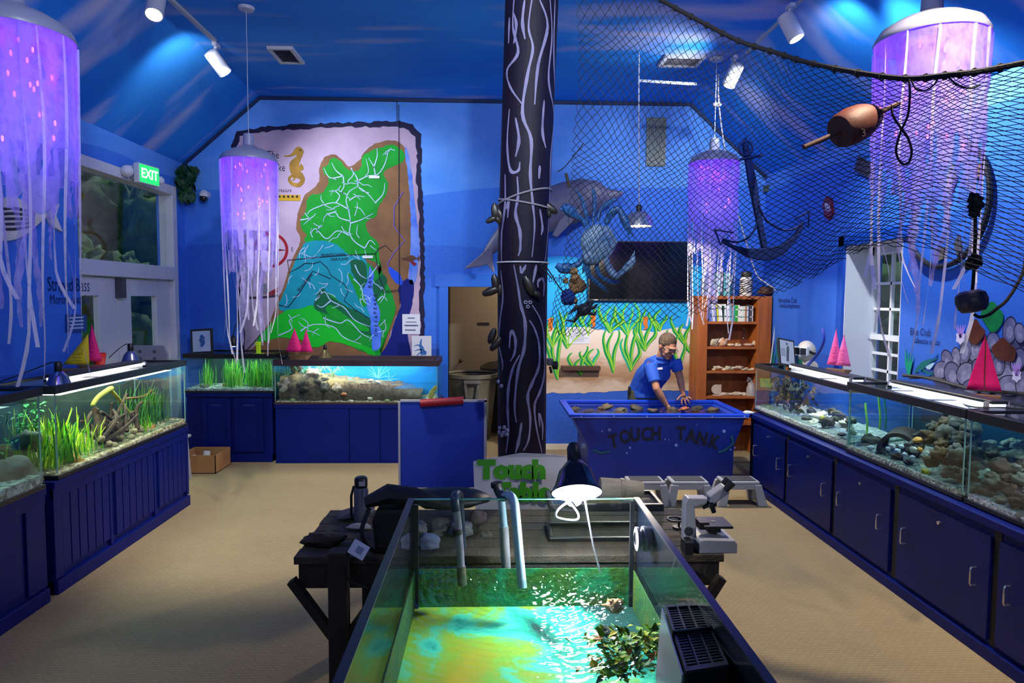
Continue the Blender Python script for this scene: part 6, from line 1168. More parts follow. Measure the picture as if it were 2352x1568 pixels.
for x, y, top in ((-.66, 2.885, .80), (.86, 2.89, .70), (-.66, 3.64, .7), (.86, 3.64, .7)): MB().box(x-.04, x+.04, y-.04, y+.04, 0, top).build('leg', WTD, r, bev=.006)
for x, dx, y in ((-.66, -.2, 2.9), (-.66, .2, 2.9), (.86, .17, 2.9), (.86, -.17, 2.9), (-.66, -.2, 3.62), (.86, .17, 3.62)): MB().beam((x, y, .36), (x+dx*1.05, y, tz-.09), .045, .035).build('brace', WTD, r)
# things on the table
p = onZ(830, 1200, tz); r = thing('water_bottle', 'grey water bottle with a dark lid on the left end of the wooden table', 'bottle', p)
MB().lathe([(.034, 0), (.036, .01), (.036, .17), (.03, .185)], p, None, 28).build('body', M('#5a5c6e', .35, c2='#454858', ns=4), r, True); MB().lathe([(.031, .185), (.033, .19), (.033, .225), (.03, .235), (.022, .24)], p, None, 28).build('lid', M('#15161f', .4), r, True); MB().tube([p+V((-.036, 0, .19)), p+V((-.05, 0, .14)), p+V((-.05, 0, .04)), p+V((-.036, 0, .02))], .007, 6).build('carry_strap', M('#15161f', .5), r)
MB().box(p.x-.004, p.x+.026, p.y-.038, p.y-.03, .75+.20, .75+.222).build('lid_clip', M('#9a9ca8', .3), r)
p = onZ(900, 1265, tz); r = thing('camera_bag', 'black camera bag with a strap on the wooden table beside the water bottle', 'bag', p); BG = M('#0d0c10', .75, b=.3); MB().prism([p+V((x, -.02, z)) for x, z in ((-.075, .002), (.085, .002), (.1, .17), (.05, .2), (-.06, .2), (-.09, .15))], (0, .15, 0)).build('pouch', BG, r, bev=.02)
MB().tube([p+V((-.12, .02, .22)), p+V((-.02, .03, .255)), p+V((.1, .06, .235)), p+V((.2, .1, .2))], [.03, .055, .05, .03], 12, True, 1.4, .8).build('top_roll', BG, r, True); MB().tube(cat_spline([p+V((-.1, 0, .2)), p+V((-.13, -.03, .1)), p+V((-.09, -.03, .02)), p+V((.0, -.04, .01))], 5), .018, 6, True, 1, .3).build('strap', BG, r, True)
p = onZ(800, 1190, tz); m = MB(); rnd = random.Random(6)
for i in range(7):
    for j in range(5): m.v.append(V((p.x-.05+.03*i, p.y-.07+.035*j, tz+.014+.03*max(0, noise.noise(V((i*.6, j*.6, 2))))+.004*i % 2)))
for i in range(6):
    for j in range(4): a = i*5+j; m.f.append([a, a+1, a+6, a+5]); m.k.append(0)
o = tag(m.build('cleaning_cloth', M('#4a4650', .8), None, True, ang=180), 'crumpled dark cloth at the left end of the table', 'cloth'); o.modifiers.new('t', 'SOLIDIFY').thickness = .006
tag(MB().blob((p.x+.09, p.y-.17, tz+.012), (.06, .03, .014), 5, .3).build('paper_scrap', M('#a39c94', .8), None, True, ang=180), 'pale twisted paper beside the water bottle', 'paper'); p = onZ(735, 1255, tz); tag(MB().blob(p+V((.02, .02, .025)), (.1, .05, .03), 8, .35, 1.5).build('driftwood_piece', WTD, None, True, ang=180), 'flat dark piece of wood on the front left corner of the table', 'driftwood')
c = onY(824, 1262, 2.88); r = thing('leaflet', 'white folded leaflet leaning on the front leg of the table', 'leaflet', c); R = Matrix.Rotation(.55, 3, 'Y') @ Matrix.Rotation(-.5, 3, 'X'); MB().obox(c, (.038, .002, .032), R).build('sheet', M('#b9bfe0', .6), r); MB().obox(c+R @ V((.004, -.003, .0)), (.014, .001, .014), R).build('print', M('#7480a8', .6), r)
cord([onY(790, 1300, 2.84), onY(800, 1330, 2.84), onY(820, 1342, 2.85), onY(850, 1352, 2.9)], 'short black cable hanging below the front of the table', .006)
p = onZ(1030, 1180, tz); tag(MB().blob((p.x+.02, 3.38, tz+.13), (.21, .14, .045), 4, .15).build('horseshoe_crab_shell', M('#0f0e12', .5), None, True, ang=180), 'broad black shell seen through the far glass of the open tank', 'shell')
p = onY(1098, 1188, 3.3); r = thing('sponge_ball', 'brown sponge ball on a thin stem behind the glass', 'sponge', (p.x, 3.3, tz)); MB().blob(p, (.045, .045, .042), 3, .12).build('ball', M('#5c4c50', .8, c2='#463a3e', ns=30, b=.6), r, True, ang=180); MB().cyl((p.x, 3.3, tz), p, .006).build('stem', BLACKM, r)
stones([(960, 1215, 24, 3.2), (985, 1245, 26, 3.05), (1010, 1215, 30, 3.25), (1060, 1215, 26, 3.2), (940, 1240, 18, 3.1), (1120, 1235, 16, 3.2)], [M('#7d7c80', .7, c2='#5a595e', ns=8), M('#8c8fae', .6, c2='#6d7090', ns=8), M('#4d4a48', .7)], None, '{} grey rock from the left on the table, seen through the far glass', 'Y', .3)
c = onY(1100, 1295, 2.98); tag(MB().obox(c, (.045, .002, .03), Matrix.Rotation(-.25, 3, 'Y') @ Matrix.Rotation(-.6, 3, 'X')).build('white_card', M('#c4c8d4', .6), None), 'small white card lying behind the far glass of the open tank', 'card')
# small black framed aquarium with a keg on it
r = thing('small_tank', 'small black framed tank on the right of the wooden table', 'aquarium', (.56, 3.2, tz)); sx0, sx1, sy0, sy1, sz = .28, .825, 3.1, 3.34, .93
for za, zb, nm in ((tz+.0, tz+.02, 'bottom_frame'), (sz-.035, sz, 'top_frame')): MB().box(sx0, sx1, sy0, sy0+.02, za, zb).box(sx0, sx1, sy1-.02, sy1, za, zb).box(sx0, sx0+.02, sy0+.02, sy1-.02, za, zb).box(sx1-.02, sx1, sy0+.02, sy1-.02, za, zb).build(nm, BLACK, r, bev=.003)
for q in ((sx0, sx1, sy0, sy0+.005), (sx0, sx1, sy1-.005, sy1), (sx0, sx0+.005, sy0+.005, sy1-.005), (sx1-.005, sx1, sy0+.005, sy1-.005)): MB().box(*q, tz+.015, sz-.02).build('glass_pane', GLASS, r)
MB().box(sx0+.02, sx1-.02, sy0+.02, sy1-.02, sz-.016, sz-.01).build('glass_lid', LID, r)
a, b = onY(1378, 1112, 3.2), onY(1476, 1118, 3.2); a.z = sz+.052; b.z = sz+.042; r = thing('wooden_keg', 'weathered grey wooden keg lying on the small black tank', 'keg', ((a.x+b.x)/2, 3.2, sz)); KG = M('#8d8880', .7, c2='#6d675c', ns=4, st=(1, 8, 8), b=.5)
MB().tube([a, a.lerp(b, .5), b], [.05, .048, .039], 22).build('staves', KG, r, True); q = a.lerp(b, .47); q2 = a.lerp(b, .56); MB().tube([q, q2], [.0515, .0505], 22).build('band', M('#6a655c', .5), r, True)
# microscope
p = onZ(1618, 1268, tz+.005); p.y = 3.02; p = V((p.x, 3.03, tz)); r = thing('microscope', 'grey and black binocular microscope on the wooden table', 'microscope', p); GM = M('#8b8d99', .4); BM = M('#141319', .4)
def q_(px, py, Y=3.03): return onY(px, py, Y)
a, b = q_(1592, 1275), q_(1678, 1243); MB().prism([V((x, 2.94, z)) for x, z in ((a.x, tz), (b.x, tz), (b.x, tz+.045), (b.x-.012, tz+.062), (a.x+.03, tz+.066), (a.x, tz+.062))], (0, .17, 0)).build('base', GM, r, bev=.005)
a = q_(1568, 1240); b = q_(1594, 1150); MB().prism([V((x, 3.0, z)) for x, z in ((a.x, tz+.02), (b.x+.01, tz+.02), (b.x-.004, b.z-.02), (b.x+.05, b.z-.004), (b.x+.055, b.z+.02), (a.x+.012, b.z+.022), (a.x, b.z))], (0, .06, 0)).build('arm', GM, r, bev=.004)
MB().cyl(q_(1582, 1220, 2.985), q_(1582, 1220, 3.0), .02).cyl(q_(1582, 1220, 2.975), q_(1582, 1220, 2.985), .012).build('focus_knob', BM, r, True)
a = q_(1635, 1137); b = q_(1672, 1108); R = Matrix.Rotation(-.62, 3, 'Y'); c = q_(1648, 1132); MB().obox(c, (.045, .03, .022), R).cyl(q_(1635, 1150), q_(1635, 1142), .03).build('head', GM, r, bev=.006)
m = MB()
for dy in (-.028, .028): o1, o2 = q_(1660, 1122), q_(1678, 1104); m.cyl(o1+V((0, dy, 0)), o2+V((0, dy, 0)), .014, .018)
m.build('eyepieces', BM, r, True); m = MB(); m.cyl(q_(1634, 1150), q_(1634, 1160), .024); m.cyl(q_(1634, 1160), q_(1640, 1176), .011).cyl(q_(1628, 1158), q_(1614, 1166), .009); m.build('objectives', BM, r, True)
c = q_(1638, 1200); MB().box(c.x-.06, c.x+.07, 2.96, 3.10, c.z-.006, c.z+.006).box(c.x-.075, c.x-.03, 2.99, 3.06, c.z-.02, c.z+.014).build('stage', BM, r, bev=.002); MB().cyl(c+V((.0, -.0, .006)), c+V((0, 0, .008)), .012).build('stage_aperture', M('#b9a07a', .4), r)
MB().cyl(q_(1637, 1238), q_(1637, 1222), .024, .019).box(c.x-.03, c.x+.03, 3.01, 3.05, c.z-.04, c.z-.006).build('condenser', BM, r, True)
p = onZ(1552, 1200, tz+.1); c = onY(1550, 1192, 3.25); r = thing('magnifier', 'round black framed magnifier on a stand left of the microscope', 'magnifier', (c.x, 3.25, tz)); R = Matrix.Identity(3); MB().tube([c+V((.036*math.cos(a), .036*math.sin(a), 0)) for a in [j*PI/10 for j in range(21)]], .005, 6).build('ring', BM, r, True); MB().cyl(c-V((0, 0, .002)), c+V((0, 0, .002)), .033).build('lens', clear('lens_glass', (.8, .9, .95), 1.6), r); MB().cyl((c.x+.03, 3.28, tz), (c.x+.03, 3.28, c.z), .006).cyl((c.x+.03, 3.28, tz), (c.x+.03, 3.28, tz+.01), .03).build('stand', BM, r)
c = onY(1588, 1250, 2.93); tag(MB().box(c.x-.03, c.x+.012, 2.93, 3.0, tz, tz+.06).build('power_supply', BM, None, bev=.006), 'black power box beside the microscope base', 'power supply')
# ---------------------------------------------------------------- open glass tank in the foreground
gx0, gx1, gy0, gy1, gz0, gzr, gw = -.333, .627, .95, 2.81, .57, 1.05, .76
r = thing('open_tank', 'large open glass touch tank of rippling green water beside the wooden table', 'tank', ((gx0+gx1)/2, 1.9, gz0-.02)); t = .012
for q in ((gx0, gx0+t, gy0, gy1), (gx1-t, gx1, gy0, gy1), (gx0+t, gx1-t, gy1-t, gy1), (gx0+t, gx1-t, gy0, gy0+t)): MB().box(*q, gz0, gzr-.004).build('glass_pane', TEALG if False else GLASS, r)
m = MB().box(gx0, gx1, gy1-t, gy1, gzr-.004, gzr); m.build('polished_edge', M('#6fc0a4', .15, spec=.8), r)
MB().box(gx0-.014, gx0+t, gy0, gy1, gzr-.004, gzr+.002).box(gx0-.016, gx0-.001, gy0, gy1, gz0, gzr-.003).build('side_trim', M('#141c30', .3), r)
MB().box(gx1-t, gx1+.012, gy0, gy1, gzr-.004, gzr+.002).box(gx1+.001, gx1+.013, gy0, gy1, gz0, gzr-.003).build('side_trim', M('#141c30', .3), r)
MB().box(gx0+t, gx0+t+.018, gy1-t-.018, gy1-t, gz0, gzr-.02).build('corner_bar', M('#1b1d24', .4), r); MB().box(gx1-t-.018, gx1-t, gy1-t-.018, gy1-t, gz0, gzr-.01).build('corner_bar', M('#1b1d24', .4), r)
def pane_film(name, stops, sc_=2.4, nrm=0):
    t = NT(name); n = t.noise(t.pos(), sc_, 6, .62, .5); t.bsdf(t.ramp(n, stops), .7, spec=.3, nrm=t.bump(t.noise(t.pos(), 40, 3), .5, .01)); return t.m
t2 = NT('tank_floor'); sx = t2.n('ShaderNodeSeparateXYZ'); t2.l(t2.pos(), sx.inputs[0]); n = t2.noise(t2.pos(), 3.2, 6, .65, .6)
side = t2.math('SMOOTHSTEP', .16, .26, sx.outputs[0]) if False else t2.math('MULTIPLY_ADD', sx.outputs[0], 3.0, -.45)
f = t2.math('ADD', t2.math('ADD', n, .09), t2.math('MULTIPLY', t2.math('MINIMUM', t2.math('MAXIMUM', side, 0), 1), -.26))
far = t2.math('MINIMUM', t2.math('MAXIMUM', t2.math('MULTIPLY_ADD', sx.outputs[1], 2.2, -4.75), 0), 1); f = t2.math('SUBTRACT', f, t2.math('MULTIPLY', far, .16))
t2.bsdf(t2.ramp(f, [(.20, '#123a38'), (.30, '#1f9a86'), (.40, '#4fd0b4'), (.47, '#86b43e'), (.58, '#a8a51e'), (.75, '#c4a41a')]), .7, spec=.3)
MB().box(gx0+t, gx1-t, gy0+t, gy1-t, gz0, gz0+.012).build('tank_floor', t2.m, r)
AF = pane_film('algae_and_reflection', [(.3, '#1f8a74'), (.43, '#2f8a5a'), (.52, '#3f6a26'), (.75, '#5c5a1e')], 5)  # algae tones, with the reflecting green water painted into the colour
AF2 = pane_film('dark_algae_and_reflection', [(.3, '#1c4a3a'), (.5, '#3a5a2a'), (.7, '#5c5a1e')], 5)  # dark olive paints the floor's reflection onto the side films
MB().box(gx0+t+.018, gx1-t-.018, gy1-t-.004, gy1-t-.001, gz0+.012, gw-.012).build('algae_and_reflection', AF, r)
MB().box(gx0+t+.001, gx0+t+.004, gy0+t, gy1-.04, gz0+.012, gw-.012).build('algae_and_reflection', AF2, r)
MB().box(gx1-t-.004, gx1-t-.001, gy0+t, gy1-.04, gz0+.012, gw-.012).build('algae_and_reflection', AF2, r)
m = MB(); nx, ny = 190, 330; o1 = onZ(1197, 1345, gw); o2 = onZ(1060, 1335, gw); vs = []
for j in range(ny+1):
    for i in range(nx+1):
        x = gx0+t+.001+(gx1-gx0-2*t-.002)*i/nx; y = gy0+t+.001+(gy1-gy0-2*t-.002)*j/ny
        d1 = math.hypot(x-o1.x, y-o1.y); d2 = math.hypot(x-o2.x, y-o2.y); z = .0030*math.sin(d1*175)*math.exp(-d1*2.2)+.0010*math.sin(d2*210)*math.exp(-d2*4)
        act = min(1, max(.04, (x-.02+.35*(y-1.9))*2.6)); act = max(act, math.exp(-((d1/.3)**2)))
        z += act*(.0060*noise.noise(V((x*15, y*22, 1)))+.0042*noise.noise(V((x*43, y*56, 4)))+.0018*noise.noise(V((x*90, y*110, 7)))); vs.append((x, y, gw+z))
m.add(vs, [(j*(nx+1)+i, j*(nx+1)+i+1, (j+1)*(nx+1)+i+1, (j+1)*(nx+1)+i) for j in range(ny) for i in range(nx)])
m.build('water_surface', clear('rippling_water', (.80, .93, .88), 1.45, .02), r, True, ang=180)
MB().box(gx0-.02, gx1+.02, gy0, gy1+.01, gz0-.03, gz0).build('base_board', M('#12141c', .6), r)
tag(MB().box(gx0+.0, gx1-.0, gy0+.05, gy1-.02, 0, gz0-.031).build('tank_stand', M('#14161f', .6), None, bev=.005), 'dark solid stand under the open glass tank', 'stand')
c = onX(1488, 1237, gx1-t); r = thing('bulkhead_fitting', 'grey round drain fitting on the right glass of the open tank', 'fitting', c); R = rot_to(V((-1, 0, 0)))
MB().lathe([(.026, 0), (.046, 0), (.05, .012), (.048, .02), (.03, .022), (.03, .034), (.046, .036), (.046, .046), (.026, .05), (.022, .02)], c, R, 28, False).build('ring', M('#77767f', .4), r, True); MB().cyl(c, c+V((-.045, 0, 0)), .02).build('bore', BLACKM, r)
# pipes
def pipe(segs, lab): 
    r = thing('pvc_pipe', lab, 'pipe', segs[0][1][-1])
    for nm, pts, rr, mt in segs: MB().tube(pts, rr, 16).build(nm, mt, r, True)
    return r
G1 = M('#6d6a7e', .4, c2='#8d8a98', ns=12); G2 = M('#2b3a4c', .35); PB = M('#86a6bc', .35, c2='#9ab8c8', ns=8)
yi, yo = 2.74, 2.86
p1 = cat_spline([onY(1060, 1325, yi), onY(1055, 1240, yi), onY(1048, 1165, yi)], 6); top = onY(1046, 1136, 2.8)
pipe([('riser', p1, .016, G1), ('elbow', cat_spline([onY(1048, 1172, yi), onY(1045, 1148, yi), onY(1047, 1137, 2.77), onY(1054, 1136, 2.83), onY(1057, 1150, yo)], 6), .0185, G2), ('down_leg', [onY(1057, 1150, yo), onY(1064, 1260, yo)], .015, G2), ('couplings', [onY(1050, 1214, yi), onY(1051, 1226, yi)], .021, BLACKM), ('outlet', [onY(1059, 1300, yi), onY(1062, 1342, yi)], .019, M('#5c5648', .4))], 'dark grey hooked pipe over the far glass of the open tank')
pipe([('outlet_leg', cat_spline([onY(1200, 1350, 2.66), onY(1192, 1265, 2.70), onY(1185, 1185, 2.73), onY(1180, 1150, 2.76), onY(1170, 1138, 2.80), onY(1155, 1140, 2.85)], 6), .0185, PB), ('elbow', cat_spline([onY(1172, 1138, 2.80), onY(1155, 1140, 2.85), onY(1146, 1128, 2.86), onY(1141, 1112, 2.86)], 5), .021, G2), ('cap', [onY(1141, 1118, 2.86), onY(1140, 1108, 2.86)], .025, BLACKM), ('supply_leg', [onY(1151, 1140, 2.86), onY(1158, 1215, 2.86)], .016, PB), ('lower_leg', [onY(1157, 1208, 2.86), onY(1163, 1312, 2.87)], .0205, M('#8d8a92', .45))], 'pale blue hooked pipe with a black cap pouring into the open tank')
# work lamp on the far glass
lp = onY(1325, 1133, 2.75); LR = Matrix.Rotation(-.62, 3, 'X'); r = dome_lamp(lp, 'glaring clamp lamp shining down into the open tank', 1.28, ('#f4f6ff', 120), 62, (.93, .96, 1), M('#16182c', .18, .3), 168, LR)
MB().lathe([(0, -.002), (.1, .001), (.104, .004)], lp, LR, 30, False).build('lit_face', emit('#f4f6ff', 60), r)
WR = M('#c9c9d8', .3, .6); m = MB(); m.tube(cat_spline([onY(1308, 1150, 2.76), onY(1282, 1170, 2.74), onY(1280, 1188, 2.74), onY(1322, 1194, 2.74), onY(1328, 1180, 2.75), onY(1310, 1155, 2.76)], 6), .0045, 8); m.build('clamp_handle', WR, r, True)
MB().tube([onY(1344, 1150, 2.74), onY(1362, 1250, 2.74), onY(1379, 1315, 2.74)], .004, 8).build('support_rod', WR, r, True); MB().obox(onY(1338, 1020, 2.75)+V((0, -.03, 0)), (.008, .006, .008)).build('switch', M('#c9c9d0', .3), r)
light('POINT', 'bulb_glow', lp+V((0, -.0, -.05)), 16, (.93, .96, 1), None, .05)
# skimmer basket
zt = .97; cs = [onZ(1575, 1548, zt), onZ(1674, 1532, zt), onZ(1607, 1391, zt), onZ(1527, 1396, zt)]; r = thing('filter_basket', 'black slotted filter basket in the open tank beside the leafy plant', 'filter', (sum((c for c in cs), V((0, 0, 0)))/4)-V((0, 0, .25))); BK = M('#0f0d14', .3)
A, B, C, D = cs; ux = (B-A); uy = (D-A)
def g_(u, v, z=0): return A.lerp(B, u).lerp(D.lerp(C, u), v)+V((0, 0, z))
m = MB()
for u0, u1, v0, v1 in ((0, 1, 0, .05), (0, 1, .97, 1), (0, .06, .05, .97), (.94, 1, .05, .97), (.06, .94, .5, .54), (.32, .36, .05, .97), (.64, .68, .05, .97)): m.prism([g_(u0, v0), g_(u1, v0), g_(u1, v1), g_(u0, v1)], (0, 0, .008))
n = 22
for i in range(n):
    v = .06+.9*i/n; m.prism([g_(.06, v), g_(.94, v), g_(.94, v+.016), g_(.06, v+.016)], (0, 0, .004))
m.build('grate', M('#2a2630', .3), r); m = MB()
for a, b in ((A, B), (B, C), (C, D), (D, A)): n_ = (b-a).cross(V((0, 0, 1))).normalized()*-.004; m.prism([a, b, b-V((0, 0, .24)), a-V((0, 0, .24))], n_)
m.prism([A-V((0, 0, .2)), B-V((0, 0, .2)), C-V((0, 0, .2)), D-V((0, 0, .2))], (0, 0, .006)); m.build('box', BK, r); MB().prism([D+V((-.006, 0, .0)), A+V((-.006, 0, .0)), A+V((-.02, 0, -.22)), D+V((-.02, 0, -.22))], (-.004, 0, 0)).build('side_plate', M('#a8a2b4', .25, .4), r)
m = MB().tube([g_(-.02, .52, -.04), g_(-.02, .53, .012), g_(1.0, .53, .012)], .005, 6); m.build('handle', BK, r, True)
# plants and life in the open tank
rnd = random.Random(12); LFM = [M('#8fb01e', .6, spec=.15), M('#c8b81e', .6, spec=.15), M('#6a9a1c', .6, spec=.15), M('#b87a2c', .6, spec=.15), M('#4a6a1a', .6, spec=.15)]
def leafclump(px, py, w, n, lab, zc=.748):
    c = onZ(px, py, zc); m = MB()
    for i in range(n):
        p = c+V((rnd.gauss(0, w), rnd.gauss(0, w*.7), rnd.uniform(-.03, .024))); R = Matrix.Rotation(rnd.uniform(0, 6.3), 3, 'Z') @ Matrix.Rotation(rnd.uniform(-.9, .9), 3, 'X'); L = rnd.uniform(.02, .045); m.mi = rnd.choices(range(5), (4, 3, 4, 1, 3))[0]
        m.add([p+R @ V(q) for q in ((0, 0, 0), (L*.35, L*.4, .004), (0, L, .0), (-L*.35, L*.4, .004))], [(0, 1, 2, 3)])
    tag(m.build('leafy_water_plant', LFM, None), lab, 'water plant')
leafclump(1455, 1475, .075, 230, 'yellow green leafy plant floating in the middle of the open tank'); leafclump(1425, 1530, .05, 120, 'darker leaves trailing below the leafy plant toward the front', .735); leafclump(1530, 1515, .03, 40, 'small orange tinted leaf tuft right of the leafy plant', .735)
c = onZ(1410, 1390, .735); tag(MB().blob(c, (.034, .03, .024), 5, .5, 2).build('orange_anemone', M('#d89a62', .6, c2='#a8682e', ns=18, b=.6), None, True, ang=180), 'small orange lump just under the water right of the lamp', 'anemone')
c = onZ(1640, 1300, .8); stones([(1395, 1450, 16, 2.4)], [DKR], None, 'dark stone on the floor of the open tank behind the leafy plant', 'Y', .3)
# ---------------------------------------------------------------- jellyfish lamps
def jelly(px, py, X, R_, lab, seed, L=1.6, power=9):
    c = onX(px, py, X); r = thing('jellyfish_lamp', lab, 'hanging lamp', c, None); rnd = random.Random(seed); k = R_/.25
    SHL = M('#9494b4', .35)
    MB().lathe([(.25*k, 0), (.252*k, .012), (.245*k, .03), (.225*k, .062*k), (.16*k, .10*k), (.09*k, .125*k), (.05*k, .15*k), (.045*k, .25*k), (.03*k, .255*k)], c, None, 48, False).build('dome', SHL, r, True)
    MB().cyl(c+V((0, 0, .25*k)), V((c.x, c.y, ZC-.01)), .0035, n=6).build('cord', M('#a9acc4', .5), r); MB().lathe([(.07, 0), (.06, .025), (.01, .03)][::-1] if False else [(.01, -.03), (.06, -.025), (.07, -.002)], V((c.x, c.y, ZC)), None, 20).build('ceiling_rose', M('#b9bac9', .5), r, True)
    m = MB()
    for i in range(22): a = rnd.uniform(0, 6.3); q = rnd.uniform(.2, .7)*R_; z = -rnd.random()**1.4*.5*k; m.ell(c+V((q*math.cos(a), q*math.sin(a), z-.02)), (.006*k, .006*k, .014*k), None, 6, 5)
    m.build('bulbs', emit('#ff6ae8', 5), r); MB().cyl(c+V((0, 0, -.03)), c+V((0, 0, .02)), .05*k).build('light_core', emit('#4a10ff', 5), r)
    n = 64; zs = [0, -.12, -.26, -.4, -.55, -.7, -.85]; m = MB(); vs = []
    for zi, z in enumerate(zs):
        for j in range(n): a = 2*PI*j/n; q = R_*.985*(1+.05*noise.noise(V((a*3, z*6, seed)))*(zi > 0)+.03*math.sin(a*11+z*20)*(zi > 0)-.05*zi/6); vs.append(c+V((q*math.cos(a), q*math.sin(a), z*L/1.6-(.12*noise.noise(V((a*4, 1, seed)))*(zi == 6)))))
    fs = [(i*n+j, i*n+(j+1) % n, (i+1)*n+(j+1) % n, (i+1)*n+j) for i in range(6) for j in range(n) if not (i > 3 and rnd.random() < .35)]
    m.add(vs, fs); m.build('film_sleeve', FILM, r, True, ang=180)
    for i in range(11):
        a = 2*PI*i/11+rnd.uniform(-.2, .2); q = R_*rnd.uniform(.55, 1.02); ln = L*rnd.uniform(.55, .95); w = rnd.uniform(.05, .10)*k; m = MB(); pts = []; ws = []; m_ = 40; p0 = c+V((q*math.cos(a), q*math.sin(a), -.01)); td = V((-math.sin(a), math.cos(a), 0))
        for j in range(m_+1): t_ = j/m_; pts.append(p0+V((0, 0, -ln*t_))+td*(.02*math.sin(t_*9+i))+V((math.cos(a), math.sin(a), 0))*(.02*math.sin(t_*14+i*2)-.05*t_)); ws.append(w*(1-.72*t_)*(1+.32*math.sin(j*2.1+i)+.15*rnd.uniform(-1, 1)))
        m.strip(pts, ws, td); m.build('film_tentacle', FILM, r)
    for i in range(13):
        a = 2*PI*i/13+rnd.uniform(-.15, .15); q = R_*1.01; ln = L*rnd.uniform(.75, 1.12); p0 = c+V((q*math.cos(a), q*math.sin(a), -.005)); td = V((-math.sin(a), math.cos(a), 0)); m = MB(); pts = []
        cu = rnd.uniform(-.12, .12)
        for j in range(21): t_ = j/20; pts.append(p0+V((0, 0, -ln*t_))+td*(.012*math.sin(t_*7+i)+cu*max(0, t_-.85)**1.5*9)+V((math.cos(a), math.sin(a), 0))*(-.03*t_+.3*max(0, t_-.88)*(1 if i % 2 else -1)))
        m.strip(pts, [.013*k*(1 if j < 18 else 1.4) for j in range(21)], [(td*math.cos(j*.12+i)+V((math.cos(a), math.sin(a), 0))*math.sin(j*.12+i)).normalized() for j in range(21)]); m.build('ribbon', RIB, r)
    light('POINT', 'jelly_glow', c+V((0, 0, -.12)), power, PURPLE, None, .06)
    light('POINT', 'jelly_glow_low', c+V((0, 0, -.42)), power*.3, (.30, .16, 1), None, .06)
    return r
jelly(30, 84, -2.22, .25, 'purple lit jellyfish lamp with streamers hanging before the striped fish relief', 1, 1.5)
jelly(572, 372, -2.05, .231, 'purple lit jellyfish lamp hanging before the painted map', 2, 1.72)
jelly(2137, 97, 2.25, .262, 'purple lit jellyfish lamp behind the net rope and the float buoy', 3, 1.5)
jelly(1640, 376, 2.25, .25, 'purple lit jellyfish lamp farther back behind the net, above the bookcase', 4, 1.66)
# ---------------------------------------------------------------- fishing net and what hangs in it
NETM = M('#10131f', .8); ROPEM = M('#15131c', .85, b=.8, bs=120)
def netY(px, py=400):
    st = [(1200, 4.12), (1300, 4.08), (1450, 4.0), (1600, 3.88), (1750, 3.68), (1900, 3.3), (2020, 3.0), (2150, 2.86), (2400, 2.7)]
    for (a, y0), (b, y1) in zip(st, st[1:]):
        if px <= b: return y0+(y1-y0)*max(0, (px-a)/(b-a))
    return st[-1][1]
topc = [(1318, -60), (1400, -55), (1470, -30), (1540, 12), (1620, 55), (1700, 95), (1780, 120), (1850, 142), (1960, 165), (2080, 180), (2180, 172), (2260, 162), (2420, 130)]
botc = [(1262, 752), (1290, 770), (1330, 772), (1400, 752), (1470, 742), (1540, 735), (1620, 716), (1700, 700), (1790, 672), (1860, 642), (1950, 590), (2080, 570), (2420, 700)]
lef = [(1318, -60), (1322, 60), (1324, 130), (1314, 230), (1304, 330), (1300, 385), (1296, 440), (1290, 520), (1285, 590), (1275, 650), (1266, 700), (1262, 752)]
sp = lambda c, t: (lambda q: q[min(len(q)-1, int(t*(len(q)-1)+.5))])(c)
tC, bC, lC = [cat_spline(c, 40) for c in (topc, botc, lef)]
def netP(u, v):
    a, b, l = sp(tC, u), sp(bC, u), sp(lC, v); s = lC[0].lerp(lC[-1], v)
    x = a.x+(b.x-a.x)*v+(l.x-s.x)*(1-u)**2; y = a.y+(b.y-a.y)*v+(l.y-s.y)*(1-u)**2
    # sag: folds of the hanging net
    x += 26*math.sin(v*PI)*math.sin(u*7+.5)*(1-u*.5); y += 22*math.sin(u*PI)*math.sin(v*PI)*math.sin(u*5.5+2.2*v)
    return onY(x, y, netY(x)+.03*math.sin(u*13+v*4))
NU, NV = 100, 84; m = MB(); P = {}
def K(i, j):
    if (i, j) not in P:
        u = min(1, max(0, (i/NU)**.94)); q = netP(u, min(1, j/NV)); rn = random.Random(i*1000+j); P[(i, j)] = q+V((rn.uniform(-1, 1)*.004, 0, rn.uniform(-1, 1)*.004))
    return P[(i, j)]
for j in range(NV):
    for i in range(NU+1):
        if (i+j) % 2: continue
        for di in (-1, 1):
            if 0 <= i+di <= NU:
                if j > NV-3 and (i*7+j*3) % 5 == 0: continue
                m.tube([K(i, j), K(i+di, j+1)], .0019, 3, False)
tag(m.build('fishing_net', NETM, None), 'large dark diamond mesh fishing net draped from the post to the window wall', 'net')
m = MB(); rr = [netP(i/80, 0) for i in range(81)]; m.tube(rr, .0125, 8)
for i in range(0, 80, 3): q = rr[i]; m.tube([q+V((.014*math.cos(a), .006*a/6, .016*math.sin(a))) for a in [j*PI/4 for j in range(9)]], .004, 5)
tag(m.build('net_head_rope', ROPEM, None, True), 'thick dark head rope along the top edge of the fishing net', 'rope')
def rope(pts, lab, rad=.005, yoff=-.03, name='hanging_rope', Y=None): return tag(MB().tube(cat_spline([onY(x, y, (Y or netY(x))+yoff) for x, y in pts], 6), rad, 7).build(name, ROPEM, None, True), lab, 'rope')
rope([(2088, 182), (2090, 220), (2085, 265), (2068, 305), (2058, 345), (2068, 372), (2085, 376), (2094, 350), (2086, 318), (2070, 295), (2052, 268), (2048, 245)], 'rope loop hanging below the head rope beside the buoy'); rope([(2094, 186), (2105, 205), (2125, 208), (2145, 195), (2156, 176)], 'deep rope swag on the head rope before the lamp', .004); rope([(2176, 176), (2200, 195), (2230, 203), (2252, 195)], 'shorter rope swag on the head rope beside the first', .004)
